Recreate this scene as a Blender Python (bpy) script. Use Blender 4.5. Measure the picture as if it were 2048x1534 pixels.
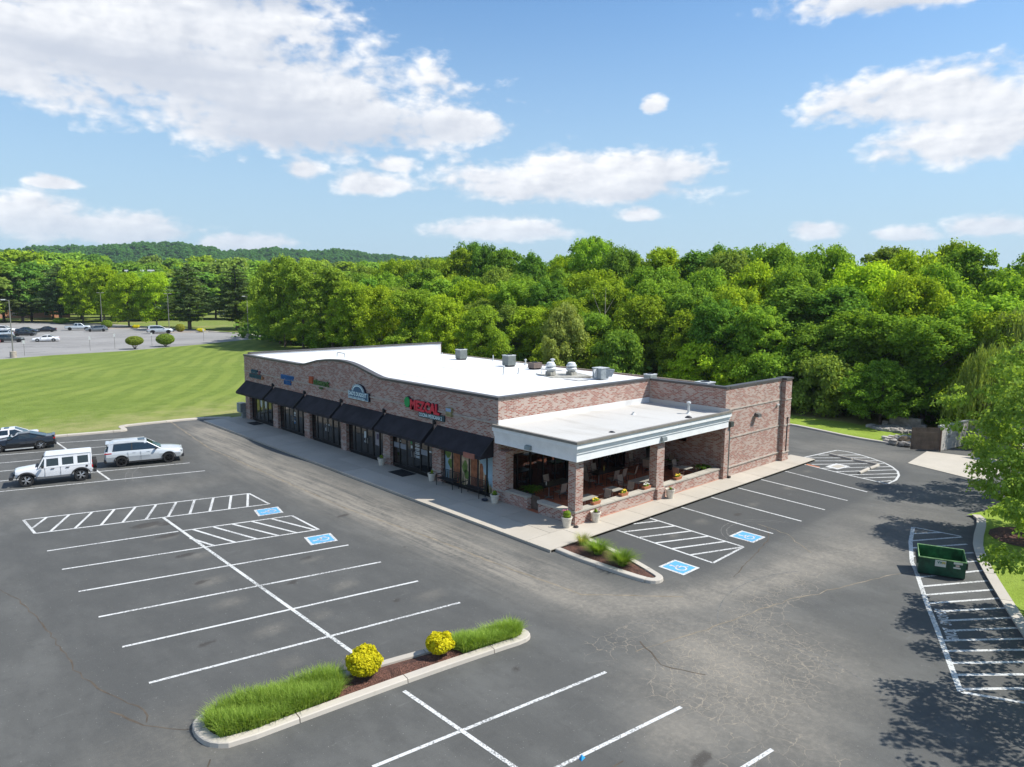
import bpy, bmesh, math, random
import numpy as np
from mathutils import Vector, Matrix
from math import sin, cos, pi, radians, degrees, atan2, hypot
random.seed(7); RNG = np.random.default_rng(7)
S = bpy.context.scene
for o in list(bpy.data.objects): bpy.data.objects.remove(o)
COL = S.collection
# ------------------------------------------------------------------ camera
YAW, PITCH, ROLL = 0.8222333, 0.1289382, 0.00724136
FPX, CAMH = 1429.17, 11.0
cy_, sy_ = cos(YAW), sin(YAW)
fw = Vector((cy_*cos(PITCH), sy_*cos(PITCH), -sin(PITCH)))
rt = Vector((sy_, -cy_, 0)); up = rt.cross(fw)
r2 = rt*cos(ROLL)+up*sin(ROLL); u2 = -rt*sin(ROLL)+up*cos(ROLL)
cam = bpy.data.cameras.new('camera'); camo = bpy.data.objects.new('camera', cam); COL.objects.link(camo)
cam.sensor_width = 36; cam.lens = FPX/2048*36; cam.clip_start = .2; cam.clip_end = 20000
camo.matrix_world = Matrix(((r2.x,u2.x,-fw.x,0),(r2.y,u2.y,-fw.y,0),(r2.z,u2.z,-fw.z,CAMH),(0,0,0,1)))
S.camera = camo
# ------------------------------------------------------------------ sky, sun, exposure
SUN = Vector((.57,-.575,1.0)).normalized()
S.view_settings.view_transform = 'Standard'; S.view_settings.look = 'None'
S.view_settings.exposure = 0.45; S.view_settings.gamma = 1; S.view_settings.use_curve_mapping = False
S.cycles.max_bounces = 8; S.cycles.diffuse_bounces = 5; S.cycles.glossy_bounces = 3; S.cycles.transmission_bounces = 3
S.cycles.transparent_max_bounces = 6; S.cycles.volume_bounces = 0
S.cycles.caustics_reflective = False; S.cycles.caustics_refractive = False
# node helpers
def N(nt, t, ins=None, **attr):
    n = nt.nodes.new(t)
    for k, v in attr.items(): setattr(n, k, v)
    for k, v in (ins or {}).items():
        s = n.inputs[k]
        if isinstance(v, bpy.types.NodeSocket): nt.links.new(v, s)
        elif v is not None: s.default_value = v
    return n
def M(nt, op, a, b=None, c=None, clamp=False):
    n = N(nt, 'ShaderNodeMath', {0:a}, operation=op); n.use_clamp = clamp
    for i, v in ((1,b),(2,c)):
        if v is None: continue
        if isinstance(v, bpy.types.NodeSocket): nt.links.new(v, n.inputs[i])
        else: n.inputs[i].default_value = v
    return n.outputs[0]
def c4(c): return (c[0],c[1],c[2],1) if not isinstance(c, bpy.types.NodeSocket) and len(c)==3 else c
def MX(nt, f, a, b, blend='MIX'):
    n = N(nt, 'ShaderNodeMix', {0:f, 6:c4(a), 7:c4(b)}, data_type='RGBA', blend_type=blend); return n.outputs[2]
def SM(nt, x, lo, hi):   # smoothstep
    return N(nt, 'ShaderNodeMapRange', {'Value':x,'From Min':lo,'From Max':hi}, interpolation_type='SMOOTHSTEP').outputs[0]
def NZ(nt, vec, scale, detail=3, rough=.55, dist=0, out=0, dim='3D'):
    return N(nt, 'ShaderNodeTexNoise', {'Vector':vec,'Scale':scale,'Detail':detail,'Roughness':rough,'Distortion':dist}, noise_dimensions=dim).outputs[out]
def MAPV(nt, vec, scale=(1,1,1), loc=(0,0,0), rot=(0,0,0)):
    return N(nt, 'ShaderNodeMapping', {'Vector':vec,'Scale':scale,'Location':loc,'Rotation':rot}).outputs[0]
# world: Nishita sky with cumulus drawn into it by direction
W = bpy.data.worlds.new('World'); S.world = W; W.use_nodes = True
nt = W.node_tree; nt.nodes.clear()
sky = N(nt, 'ShaderNodeTexSky', sky_type='NISHITA', sun_disc=False, sun_elevation=math.asin(SUN.z),
        sun_rotation=atan2(SUN.x, SUN.y), altitude=200, air_density=1.15, dust_density=.6, ozone_density=2.6)
gen = N(nt, 'ShaderNodeTexCoord').outputs['Generated']
sx, sy, sz = N(nt, 'ShaderNodeSeparateXYZ', {0:gen}).outputs[:]
az = M(nt, 'MULTIPLY', M(nt, 'ARCTAN2', sy, sx), 180/pi)
el = M(nt, 'MULTIPLY', M(nt, 'ARCSINE', sz), 180/pi)
flat = N(nt, 'ShaderNodeCombineXYZ', {0:M(nt,'MULTIPLY',az,.55), 1:el, 2:0.}).outputs[0]
n1 = NZ(nt, flat, .40, 5, .50, .2); n2 = NZ(nt, MAPV(nt, flat, loc=(.5,.45,0)), .40, 5, .50, .2)
n3 = NZ(nt, flat, 1.5, 4, .5, .2); n4 = NZ(nt, MAPV(nt, flat, loc=(.22,.2,0)), 1.5, 4, .5, .2)
nbig = NZ(nt, MAPV(nt, flat, (.6,1.,1)), .16, 3, .5)
# az, el, radius az, radius el, shade, softness
CLOUDS = [(73,17.2,17.5,6.6,1),(73,15,22,6.,1),(62.0,12.8,15,5.2,1),(68,14.5,14,5.5,1),(67,21.5,11,4.5,1),(51.5,12.4,5.2,2.4,.4),(82,13.8,7.5,3.4,1),(86,19,16,4,1),(42.3,8.3,12.8,3.2,.8),(36.5,8.9,7,2.2,.6),(48.1,4.8,7,1.5,.5),
 (17.6,12.6,9.6,2.9,.4),(15.5,9.9,7.5,2.6,.4),(20.6,19.3,9.0,1.9,1),(36.5,13.7,1.25,.95,.3),(62.9,8.8,2.0,1.4,.3),(58.0,7.9,3.8,1.5,.3),
 (56.3,9.5,2.5,1.1,.2),(37,5.9,2.3,.9,.2),(80.7,4.3,5.1,2.4,.5),(75.2,3.9,7.1,1.7,.5),(68,3.3,5,1.0,.4),(24.3,4.4,2.3,.95,.1),(18.8,4.0,2.8,.9,.1),(13.6,4.3,3.8,1.1,.2),(79.1,6.8,2.0,.6,.3)]
dens = None; core = None
for (a0,e0,ra,re,dk) in CLOUDS:
    da = M(nt,'DIVIDE',M(nt,'SUBTRACT',az,a0),ra)
    de = M(nt,'SUBTRACT',el,e0)
    dn = M(nt,'MAXIMUM',M(nt,'DIVIDE',de,re), M(nt,'DIVIDE',de,-re*.72))   # flatter underside
    d = M(nt,'SQRT',M(nt,'ADD',M(nt,'MULTIPLY',da,da),M(nt,'MULTIPLY',dn,dn)))
    f = M(nt,'SUBTRACT',1.0,d)
    # height inside this cloud, for the grey base
    cc = M(nt,'MULTIPLY',M(nt,'MULTIPLY',SM(nt,M(nt,'DIVIDE',de,re),.55,-.45),dk*.75+.25),SM(nt,f,.0,.5))
    dens = f if dens is None else M(nt,'MAXIMUM',dens,f)
    core = cc if core is None else M(nt,'MAXIMUM',core,cc)
# the sky beyond the frame carries the same scattered cumulus
off = M(nt,'MAXIMUM',SM(nt,M(nt,'ABSOLUTE',M(nt,'SUBTRACT',az,47.)),44,60),SM(nt,el,24,34))
gcl = M(nt,'SUBTRACT',M(nt,'MULTIPLY',M(nt,'SUBTRACT',nbig,.50),3.),M(nt,'MULTIPLY',M(nt,'SUBTRACT',1.,off),3.))
dens = M(nt,'MAXIMUM',dens,gcl)
x = M(nt,'ADD',M(nt,'ADD',dens,M(nt,'MULTIPLY',M(nt,'SUBTRACT',n1,.52),1.5)),M(nt,'MULTIPLY',M(nt,'SUBTRACT',n3,.51),.75))
alpha = SM(nt, x, .0, .50)
# relief: compare the density with the density a little nearer the sun
lit = M(nt,'ADD',.55,M(nt,'ADD',M(nt,'MULTIPLY',M(nt,'SUBTRACT',n1,n2),2.6),M(nt,'MULTIPLY',M(nt,'SUBTRACT',n3,n4),.9)),clamp=True)
band = NZ(nt, MAPV(nt, flat, (.25,.95,1)), .40, 3, .45)
grey = M(nt,'MULTIPLY',core,M(nt,'ADD',.35,M(nt,'MULTIPLY',SM(nt,band,.34,.64),.75)),clamp=True)
thick = SM(nt,x,.25,1.1)
ccol = MX(nt, lit, (5.6,5.9,6.5), (8.1,8.2,8.4))
ccol = MX(nt, M(nt,'MULTIPLY',grey,.85), ccol, (4.6,5.05,5.9))
ccol = MX(nt, M(nt,'MULTIPLY',SM(nt,el,6.5,1.5),.45), ccol, (4.4,5.2,6.3))
alpha = M(nt,'MULTIPLY',alpha,M(nt,'SUBTRACT',1.,M(nt,'MULTIPLY',SM(nt,el,7,1.),.25)))
SKYK = .097
skc = MX(nt, 1., sky.outputs[0], (.80,1.08,1.27), 'MULTIPLY')
# a little summer haze low down, all round the horizon
skc = MX(nt, M(nt,'MULTIPLY',SM(nt,el,26,-3),.95), skc, (3.8,5.1,6.3))
final = MX(nt, alpha, skc, ccol)
bg = N(nt,'ShaderNodeBackground',{'Color':final,'Strength':SKYK})
nt.links.new(bg.outputs[0], N(nt,'ShaderNodeOutputWorld').inputs[0])
sl = bpy.data.lights.new('sun','SUN'); so = bpy.data.objects.new('sun', sl); COL.objects.link(so)
sl.energy = 4.8; sl.angle = radians(.53); sl.color = (1,.955,.88)
so.rotation_euler = SUN.to_track_quat('Z','Y').to_euler()

# ------------------------------------------------------------------ geometry helpers
def newmesh(name, V, F, mat=None, smooth=False, uv=True, mi=None):
    me = bpy.data.meshes.new(name)
    V = np.asarray(V, dtype=np.float32).reshape(-1,3)
    if isinstance(F, np.ndarray):
        k = F.shape[1]; nf = F.shape[0]
        me.vertices.add(len(V)); me.vertices.foreach_set('co', V.ravel())
        me.loops.add(nf*k); me.loops.foreach_set('vertex_index', F.ravel().astype(np.int32))
        me.polygons.add(nf); me.polygons.foreach_set('loop_start', np.arange(nf,dtype=np.int32)*k)
        me.update(calc_edges=True)
    else:
        me.from_pydata([tuple(map(float,v)) for v in V], [], F); me.update()
    if mat is not None:
        for m in (mat if isinstance(mat,(list,tuple)) else [mat]): me.materials.append(m)
    if mi is not None: me.polygons.foreach_set('material_index', mi)
    if smooth: me.polygons.foreach_set('use_smooth', np.ones(len(me.polygons),dtype=bool))
    return me
def link(name, me, parent=None, loc=None, rz=0):
    o = bpy.data.objects.new(name, me); COL.objects.link(o)
    if parent is not None: o.parent = parent
    if loc is not None: o.location = loc
    if rz: o.rotation_euler = (0,0,rz)
    return o
def boxuv(me, off=(0,0,0)):
    n = len(me.loops); vi = np.empty(n,dtype=np.int32); me.loops.foreach_get('vertex_index', vi)
    co = np.empty(len(me.vertices)*3,dtype=np.float32); me.vertices.foreach_get('co', co); co = co.reshape(-1,3)+np.array(off)
    nf = len(me.polygons); nm = np.empty(nf*3,dtype=np.float32); me.polygons.foreach_get('normal', nm); nm = np.abs(nm.reshape(-1,3))
    lt = np.empty(nf,dtype=np.int32); me.polygons.foreach_get('loop_total', lt)
    ax = np.repeat(nm.argmax(1), lt); c = co[vi]
    u = np.where(ax==0, c[:,1], c[:,0]); v = np.where(ax==2, c[:,1], c[:,2])
    me.uv_layers.new(name='UVMap').data.foreach_set('uv', np.stack([u,v],1).astype(np.float32).ravel())
class MB:
    def __init__(s): s.V=[]; s.F=[]
    def add(s, V, F):
        b=len(s.V); s.V += [tuple(v) for v in V]; s.F += [tuple(i+b for i in f) for f in F]; return s
    def box(s, x0,x1,y0,y1,z0,z1):
        return s.add([(x0,y0,z0),(x1,y0,z0),(x1,y1,z0),(x0,y1,z0),(x0,y0,z1),(x1,y0,z1),(x1,y1,z1),(x0,y1,z1)],
          [(0,3,2,1),(4,5,6,7),(0,1,5,4),(1,2,6,5),(2,3,7,6),(3,0,4,7)])
    def prism(s, P, z0, z1, axis='z'):
        n=len(P); a=sum(P[i][0]*P[(i+1)%n][1]-P[(i+1)%n][0]*P[i][1] for i in range(n))
        if a<0: P=P[::-1]
        f={'z':lambda p,z:(p[0],p[1],z),'x':lambda p,z:(z,p[0],p[1]),'y':lambda p,z:(p[0],z,p[1])}[axis]
        V=[f(p,z0) for p in P]+[f(p,z1) for p in P]
        F=[tuple(range(n,2*n)),tuple(range(n-1,-1,-1))]+[(i,(i+1)%n,n+(i+1)%n,n+i) for i in range(n)]
        if axis=='y': F=[f_[::-1] for f_ in F]
        return s.add(V,F)
    def flat(s, P, z):
        n=len(P); a=sum(P[i][0]*P[(i+1)%n][1]-P[(i+1)%n][0]*P[i][1] for i in range(n))
        if a<0: P=P[::-1]
        return s.add([(p[0],p[1],z) for p in P],[tuple(range(n))])
    def line(s, a, b, w, z):     # flat strip on the ground
        dx,dy=b[0]-a[0],b[1]-a[1]; L=hypot(dx,dy) or 1; nx,ny=-dy/L*w/2,dx/L*w/2
        return s.flat([(a[0]-nx,a[1]-ny),(b[0]-nx,b[1]-ny),(b[0]+nx,b[1]+ny),(a[0]+nx,a[1]+ny)],z)
    def tube(s, P, r, n=8, cap=True):
        P=[Vector(p) for p in P]; R=r if isinstance(r,(list,tuple)) else [r]*len(P); b=len(s.V); V=[]; F=[]
        pv=None
        for i,p in enumerate(P):
            t=(P[min(i+1,len(P)-1)]-P[max(i-1,0)]).normalized()
            if pv is None: a=t.orthogonal().normalized()
            else: a=(pv-t*pv.dot(t)).normalized()
            pv=a; c=t.cross(a)
            V+=[tuple(p+(a*cos(2*pi*k/n)+c*sin(2*pi*k/n))*R[i]) for k in range(n)]
        for i in range(len(P)-1):
            F+=[(i*n+k,i*n+(k+1)%n,(i+1)*n+(k+1)%n,(i+1)*n+k) for k in range(n)]
        if cap: F+=[tuple(range(n-1,-1,-1)),tuple((len(P)-1)*n+k for k in range(n))]
        return s.add(V,F)
    def lathe(s, prof, n=20, c=(0,0,0)):   # prof: (r,z) bottom to top
        V=[]; F=[]
        for r,z in prof: V+=[(c[0]+r*cos(2*pi*k/n),c[1]+r*sin(2*pi*k/n),c[2]+z) for k in range(n)]
        for i in range(len(prof)-1):
            F+=[(i*n+k,i*n+(k+1)%n,(i+1)*n+(k+1)%n,(i+1)*n+k) for k in range(n)]
        F+=[tuple(range(n-1,-1,-1)),tuple((len(prof)-1)*n+k for k in range(n))]
        return s.add(V,F)
    def xf(s, Mx, start=0):
        for i in range(start,len(s.V)): s.V[i]=tuple(Mx@Vector(s.V[i]))
        return s
    def build(s, name, mat, parent=None, loc=None, rz=0, world=True, smooth=False, uv=True, kind=None, bevel=0):
        """world=True: vertices are world coordinates, rebased on the parent's (unrotated) location"""
        off=(0,0,0)
        if world and parent is not None:
            p=parent; t=Vector((0,0,0))
            while p is not None: t+=p.location; p=p.parent
            off=t; V=np.array(s.V,dtype=np.float32)-np.array(t,dtype=np.float32)
        else: V=np.array(s.V,dtype=np.float32)
        me=newmesh(name,V,s.F,mat,smooth)
        if bevel:
            bm=bmesh.new(); bm.from_mesh(me)
            bmesh.ops.bevel(bm,geom=[e for e in bm.edges if e.calc_face_angle(0)>.5],offset=bevel,segments=2,affect='EDGES',clamp_overlap=True)
            bm.to_mesh(me); bm.free()
        if uv: boxuv(me, off)
        o=link(name,me,parent,loc,rz)
        if kind: o['kind']=kind
        return o
def tag(o, label=None, cat=None, group=None, kind=None):
    if label: o['label']=label
    if cat: o['category']=cat
    if group: o['group']=group
    if kind: o['kind']=kind
    return o
def empty(name, loc, label=None, cat=None, group=None, rz=0, kind=None, scale=None):
    o=bpy.data.objects.new(name,None); COL.objects.link(o); o.location=loc; o.rotation_euler=(0,0,rz); o.empty_display_size=.2
    if scale: o.scale=(scale,)*3 if not isinstance(scale,(tuple,list)) else scale
    return tag(o,label,cat,group,kind)
def copy_tree(o, parent=None, loc=None, rz=None, scale=None, label=None):
    c=o.copy(); COL.objects.link(c)
    if parent is not None: c.parent=parent
    if loc is not None: c.location=loc
    if rz is not None: c.rotation_euler=(0,0,rz)
    if scale is not None: c.scale=scale if isinstance(scale,(tuple,list)) else (scale,)*3
    if label: c['label']=label
    for ch in list(o.children): copy_tree(ch,c)
    return c
# ------------------------------------------------------------------ materials
def mat(name):
    m=bpy.data.materials.new(name); m.use_nodes=True; t=m.node_tree; t.nodes.clear()
    out=N(t,'ShaderNodeOutputMaterial'); b=N(t,'ShaderNodeBsdfPrincipled'); t.links.new(b.outputs[0],out.inputs[0]); return m,t,b
_mc={}
def sm(name, col, rough=.6, metal=0, var=.12, vs=3., bump=0, bs=40., ior=1.45, coat=0):
    if name in _mc: return _mc[name]
    m,t,b=mat(name); _mc[name]=m
    P=N(t,'ShaderNodeTexCoord').outputs['Object']
    if var:
        f=NZ(t,P,vs,5,.6); c=MX(t,SM(t,f,.3,.7),tuple(v*(1-var) for v in col),tuple(min(1,v*(1+var)) for v in col))
        t.links.new(c,b.inputs['Base Color'])
    else: b.inputs['Base Color'].default_value=c4(col)
    b.inputs['Roughness'].default_value=rough; b.inputs['Metallic'].default_value=metal; b.inputs['IOR'].default_value=ior
    b.inputs['Coat Weight'].default_value=coat; b.inputs['Coat Roughness'].default_value=.05
    if bump:
        bp=N(t,'ShaderNodeBump',{'Strength':bump,'Distance':.01,'Height':NZ(t,P,bs,3)}); t.links.new(bp.outputs[0],b.inputs['Normal'])
    return m
def brickmat(name, c1, c2, mortar, smear, bw=.24, rh=.078, ms=.013, smear_amt=.5, tone=1.06):
    m,t,b=mat(name); uv=N(t,'ShaderNodeUVMap',uv_map='UVMap').outputs[0]
    br=N(t,'ShaderNodeTexBrick',{'Vector':uv,'Color1':c4(c1),'Color2':c4(c2),'Mortar':c4(mortar),'Scale':1.,'Mortar Size':ms,'Mortar Smooth':.15,'Bias':0.,'Brick Width':bw,'Row Height':rh})
    # a second layer picks odd bricks: nearly black ones and lime-smeared ones
    br2=N(t,'ShaderNodeTexBrick',{'Vector':uv,'Color1':(0,0,0,1),'Color2':(1,1,1,1),'Mortar':(.5,.5,.5,1),'Scale':1.,'Mortar Size':ms,'Mortar Smooth':0.,'Bias':0.,'Brick Width':bw,'Row Height':rh},offset=.5)
    bv=N(t,'ShaderNodeSeparateColor',{0:br2.outputs[0]}).outputs[0]
    col=br.outputs[0]; ismort=br.outputs[1]
    col=MX(t,M(t,'MULTIPLY',SM(t,bv,.12,.0),.55),col,(.05,.03,.028))
    pn=NZ(t,uv,1.3,3,.6)
    sf=M(t,'MULTIPLY',SM(t,M(t,'ADD',M(t,'MULTIPLY',pn,.85),M(t,'MULTIPLY',bv,.62)),.66,.86),smear_amt)
    col=MX(t,sf,col,smear)
    big=NZ(t,uv,.35,3); col=MX(t,1.,col,MX(t,big,(.86*tone,.84*tone,.82*tone),(1.12*tone,1.1*tone,1.08*tone)),'MULTIPLY')
    t.links.new(col,b.inputs['Base Color']); b.inputs['Roughness'].default_value=.9
    h=M(t,'SUBTRACT',M(t,'MULTIPLY',NZ(t,uv,60,2),.3),ismort)
    t.links.new(N(t,'ShaderNodeBump',{'Strength':.6,'Distance':.008,'Height':h}).outputs[0],b.inputs['Normal'])
    return m
BR=brickmat('tumbled_brick',(.31,.105,.07),(.15,.055,.045),(.42,.375,.33),(.50,.425,.37),smear_amt=.6)
CMU=brickmat('concrete_block',(.46,.44,.40),(.40,.385,.35),(.30,.29,.27),(.5,.48,.44),bw=.41,rh=.205,ms=.012,smear_amt=.3)
TILE=brickmat('terracotta_tile',(.48,.16,.075),(.40,.13,.065),(.24,.10,.07),(.48,.19,.11),bw=.31,rh=.31,ms=.012,smear_amt=.25)
FARBR=brickmat('orange_brick',(.50,.20,.11),(.42,.16,.09),(.5,.33,.22),(.55,.28,.17),smear_amt=.3)
def concrete(name, col, crackle=0):
    m,t,b=mat(name); P=N(t,'ShaderNodeTexCoord').outputs['Object']; rnd=N(t,'ShaderNodeObjectInfo').outputs['Random']
    f=NZ(t,P,.6,5,.6); g=NZ(t,P,9,4,.7); sp=NZ(t,P,80,2)
    c=MX(t,f,tuple(v*.80 for v in col),tuple(v*1.12 for v in col)); c=MX(t,M(t,'MULTIPLY',SM(t,g,.55,.8),.35),c,tuple(v*.55 for v in col))
    c=MX(t,M(t,'MULTIPLY',SM(t,sp,.6,.75),.3),c,tuple(v*.5 for v in col))
    rr=N(t,'ShaderNodeMapRange',{'Value':rnd,'To Min':.88,'To Max':1.06}).outputs[0]
    c=N(t,'ShaderNodeVectorMath',{0:c,3:rr},operation='SCALE').outputs[0]
    t.links.new(c,b.inputs['Base Color']); b.inputs['Roughness'].default_value=.88
    t.links.new(N(t,'ShaderNodeBump',{'Strength':.25,'Distance':.01,'Height':sp}).outputs[0],b.inputs['Normal']); return m
CONC=concrete('concrete',(.44,.40,.335)); CURB=concrete('curb_concrete',(.47,.43,.37)); CAP=concrete('cap_stone',(.43,.40,.34))
JOINT=sm('joint_dirt',(.12,.105,.085),.95)
def asphalt(name, base, seal, dustc):
    m,t,b=mat(name); P=N(t,'ShaderNodeTexCoord').outputs['Object']
    A=lambda n:N(t,'ShaderNodeAttribute',attribute_name=n).outputs['Fac']
    dust=A('dust'); gat=A('gator'); seam=A('seal')
    big=NZ(t,P,.12,5,.6); mid=NZ(t,MAPV(t,P,(1,.45,1),rot=(0,0,.25)),.7,6,.65); fine=NZ(t,P,34,3,.7); agg=NZ(t,P,120,1)
    c=MX(t,big,tuple(v*.84 for v in base),tuple(v*1.18 for v in base))
    c=MX(t,M(t,'MULTIPLY',SM(t,mid,.40,.70),.6),c,tuple(v*1.6 for v in base)); c=MX(t,M(t,'MULTIPLY',SM(t,NZ(t,P,2.2,5,.7),.5,.72),.35),c,tuple(v*.6 for v in base))
    c=MX(t,M(t,'MULTIPLY',seam,.85),c,seal)
    streak=NZ(t,MAPV(t,P,(3.2,.16,1)),1.,6,.7,.4); grit=NZ(t,P,5.5,5,.75)
    oil=A('oil')
    df=M(t,'MULTIPLY',dust,M(t,'ADD',M(t,'MULTIPLY',MX(t,A('lane'),(.45,.45,.45),SM(t,streak,.35,.68)),.85),M(t,'ADD',M(t,'MULTIPLY',SM(t,mid,.35,.65),.35),M(t,'MULTIPLY',SM(t,grit,.4,.7),.45))),clamp=True)
    c=MX(t,df,c,dustc)
    c=MX(t,M(t,'MULTIPLY',SM(t,M(t,'ADD',oil,M(t,'MULTIPLY',M(t,'SUBTRACT',grit,.5),.9)),.35,.75),.75),c,(.032,.027,.022))
    # grit and light stones showing through the sealer
    c=MX(t,M(t,'MULTIPLY',SM(t,fine,.52,.74),.5),c,tuple(v*2.2 for v in base))
    spk=SM(t,NZ(t,P,19,2,.5),.70,.76); c=MX(t,M(t,'MULTIPLY',spk,.7),c,(.38,.37,.34))
    c=MX(t,M(t,'MULTIPLY',SM(t,agg,.62,.75),.4),c,(.02,.02,.02))
    # scuffs
    sc=NZ(t,MAPV(t,P,(1.,5.,1),rot=(0,0,.3)),.9,6,.72); c=MX(t,M(t,'MULTIPLY',SM(t,sc,.60,.80),.42),c,tuple(v*3.0 for v in base))
    # alligator cracking filled with pale sand
    wp=N(t,'ShaderNodeVectorMath',{0:P,1:N(t,'ShaderNodeVectorMath',{0:NZ(t,P,1.7,3,.6,out=1),3:.55},operation='SCALE').outputs[0]},operation='ADD').outputs[0]
    def vor(sc_,w):
        v=N(t,'ShaderNodeTexVoronoi',{'Vector':wp,'Scale':sc_},feature='DISTANCE_TO_EDGE',voronoi_dimensions='2D').outputs['Distance']
        return SM(t,v,w,w*.25)
    brk=NZ(t,P,.8,3)
    cr=M(t,'MAXIMUM',M(t,'MULTIPLY',vor(3.9,.055),SM(t,M(t,'ADD',gat,M(t,'MULTIPLY',brk,.4)),.62,.80)),M(t,'MULTIPLY',vor(1.7,.028),SM(t,M(t,'ADD',gat,M(t,'MULTIPLY',brk,.5)),.40,.60)))
    c=MX(t,M(t,'MULTIPLY',M(t,'MULTIPLY',cr,SM(t,NZ(t,P,1.3,4,.7),.32,.56)),.55),c,(.31,.265,.20))
    t.links.new(c,b.inputs['Base Color']); b.inputs['Roughness'].default_value=.86
    h=M(t,'ADD',M(t,'MULTIPLY',fine,.6),M(t,'MULTIPLY',cr,-.8))
    t.links.new(N(t,'ShaderNodeBump',{'Strength':.5,'Distance':.012,'Height':h}).outputs[0],b.inputs['Normal'])
    return m
ASPH=asphalt('asphalt',(.066,.067,.063),(.048,.050,.049),(.22,.20,.165))
def paintmat(name,col,wear=.5):
    m,t,b=mat(name); P=N(t,'ShaderNodeTexCoord').outputs['Object']
    f=NZ(t,P,14,5,.75); g=NZ(t,P,.5,3)
    w=M(t,'MULTIPLY',SM(t,M(t,'ADD',f,M(t,'MULTIPLY',g,.35)),.66,.80),wear)
    c=MX(t,w,col,(.13,.13,.125)); t.links.new(c,b.inputs['Base Color']); b.inputs['Roughness'].default_value=.7; return m
WHITE=paintmat('white_road_paint',(.56,.565,.55),.9); WORN=paintmat('worn_road_paint',(.55,.56,.54),1.); BLUE=paintmat('blue_road_paint',(.09,.33,.62),.25)
def grassmat(name, g1, g2, dry, stripe=None, dryamt=.4, drya=None):
    m,t,b=mat(name); P=N(t,'ShaderNodeTexCoord').outputs['Object']
    big=NZ(t,P,.05,4,.6); mid=NZ(t,P,.5,5,.65); fine=NZ(t,P,6,3,.7); vf=NZ(t,P,28,2,.7)
    c=MX(t,SM(t,mid,.3,.7),g1,g2)
    if stripe:
        # mowing stripes: parallel passes about 1.9 m wide
        warp=N(t,'ShaderNodeVectorMath',{0:P,1:N(t,'ShaderNodeVectorMath',{0:NZ(t,P,.02,2,out=1),3:22.},operation='SCALE').outputs[0]},operation='ADD').outputs[0]
        wx=N(t,'ShaderNodeTexWave',{'Vector':MAPV(t,warp,rot=(0,0,stripe)),'Scale':.11,'Distortion':0.8,'Detail':2.,'Detail Scale':.4},wave_type='BANDS',bands_direction='Y').outputs['Fac']
        c=MX(t,M(t,'MULTIPLY',M(t,'MULTIPLY',SM(t,wx,.25,.75),SM(t,big,.35,.6)),.55),c,tuple(v*k for v,k in zip(g2,(1.5,1.32,1.4))))
    if drya: d=M(t,'MULTIPLY',SM(t,N(t,'ShaderNodeSeparateXYZ',{0:N(t,'ShaderNodeNewGeometry').outputs['Position']}).outputs[drya[0]],drya[1],drya[2]),drya[3])
    else: d=.15
    df=M(t,'MULTIPLY',SM(t,M(t,'ADD',M(t,'MULTIPLY',d,.55),M(t,'ADD',M(t,'MULTIPLY',mid,.5),M(t,'MULTIPLY',fine,.35))),.46,.80),1.)
    df=M(t,'ADD',df,M(t,'MULTIPLY',SM(t,big,.52,.7),dryamt),clamp=True); c=MX(t,df,c,dry)
    c=MX(t,M(t,'MULTIPLY',SM(t,fine,.45,.75),.5),c,tuple(v*.5 for v in g1)); c=MX(t,M(t,'MULTIPLY',SM(t,vf,.5,.72),.45),c,tuple(v*1.7 for v in g2))
    t.links.new(c,b.inputs['Base Color']); b.inputs['Roughness'].default_value=.95; b.inputs['Specular IOR Level'].default_value=.15
    t.links.new(N(t,'ShaderNodeBump',{'Strength':.9,'Distance':.06,'Height':M(t,'ADD',fine,M(t,'MULTIPLY',vf,.5))}).outputs[0],b.inputs['Normal']); return m
LAWN=grassmat('mown_lawn',(.12,.17,.028),(.155,.215,.04),(.30,.28,.12),stripe=radians(-60),dryamt=.15,drya=(1,76,62,.42))
STRIPG=grassmat('verge_grass',(.18,.25,.03),(.24,.33,.05),(.24,.2,.09),dryamt=.2,drya=(0,60,63.5,.9))
WOODG=grassmat('rough_ground',(.05,.075,.02),(.07,.10,.025),(.16,.13,.07),dryamt=.5)
FARG=grassmat('park_grass',(.14,.19,.035),(.17,.22,.05),(.32,.26,.14),dryamt=.7)
def leafmat(name, dark, light, trans=.35, hue=.5):
    """leaf colour varies from leaf to leaf and, through the object colour, from plant to plant"""
    m,t,b=mat(name); t.nodes.remove(b)
    out=[n for n in t.nodes if n.type=='OUTPUT_MATERIAL'][0]
    r=N(t,'ShaderNodeAttribute',attribute_name='leafrand').outputs['Fac']
    oc=N(t,'ShaderNodeObjectInfo').outputs['Color']; orr=N(t,'ShaderNodeObjectInfo').outputs['Random']
    c=MX(t,r,dark,light); c=MX(t,1.,c,oc,'MULTIPLY')
    c=N(t,'ShaderNodeVectorMath',{0:c,3:N(t,'ShaderNodeMapRange',{'Value':orr,'To Min':.85,'To Max':1.15}).outputs[0]},operation='SCALE').outputs[0]
    d=N(t,'ShaderNodeBsdfDiffuse',{'Color':c}); tc=MX(t,1.,c,(1.25,1.15,.5),'MULTIPLY')
    tr=N(t,'ShaderNodeBsdfTranslucent',{'Color':tc}); g=N(t,'ShaderNodeBsdfGlossy',{'Color':(.9,.95,1,1),'Roughness':.42})
    a=N(t,'ShaderNodeMixShader',{0:trans,1:d.outputs[0],2:tr.outputs[0]})
    t.nodes.remove(g); t.links.new(a.outputs[0],out.inputs[0]); return m
LEAF=leafmat('broad_leaves',(.135,.225,.03),(.37,.53,.07),.45)
NEEDLE=leafmat('pine_needles',(.09,.15,.05),(.19,.27,.09),.25)
WILLOW=leafmat('willow_leaves',(.24,.28,.08),(.38,.42,.15),.35)
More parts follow.
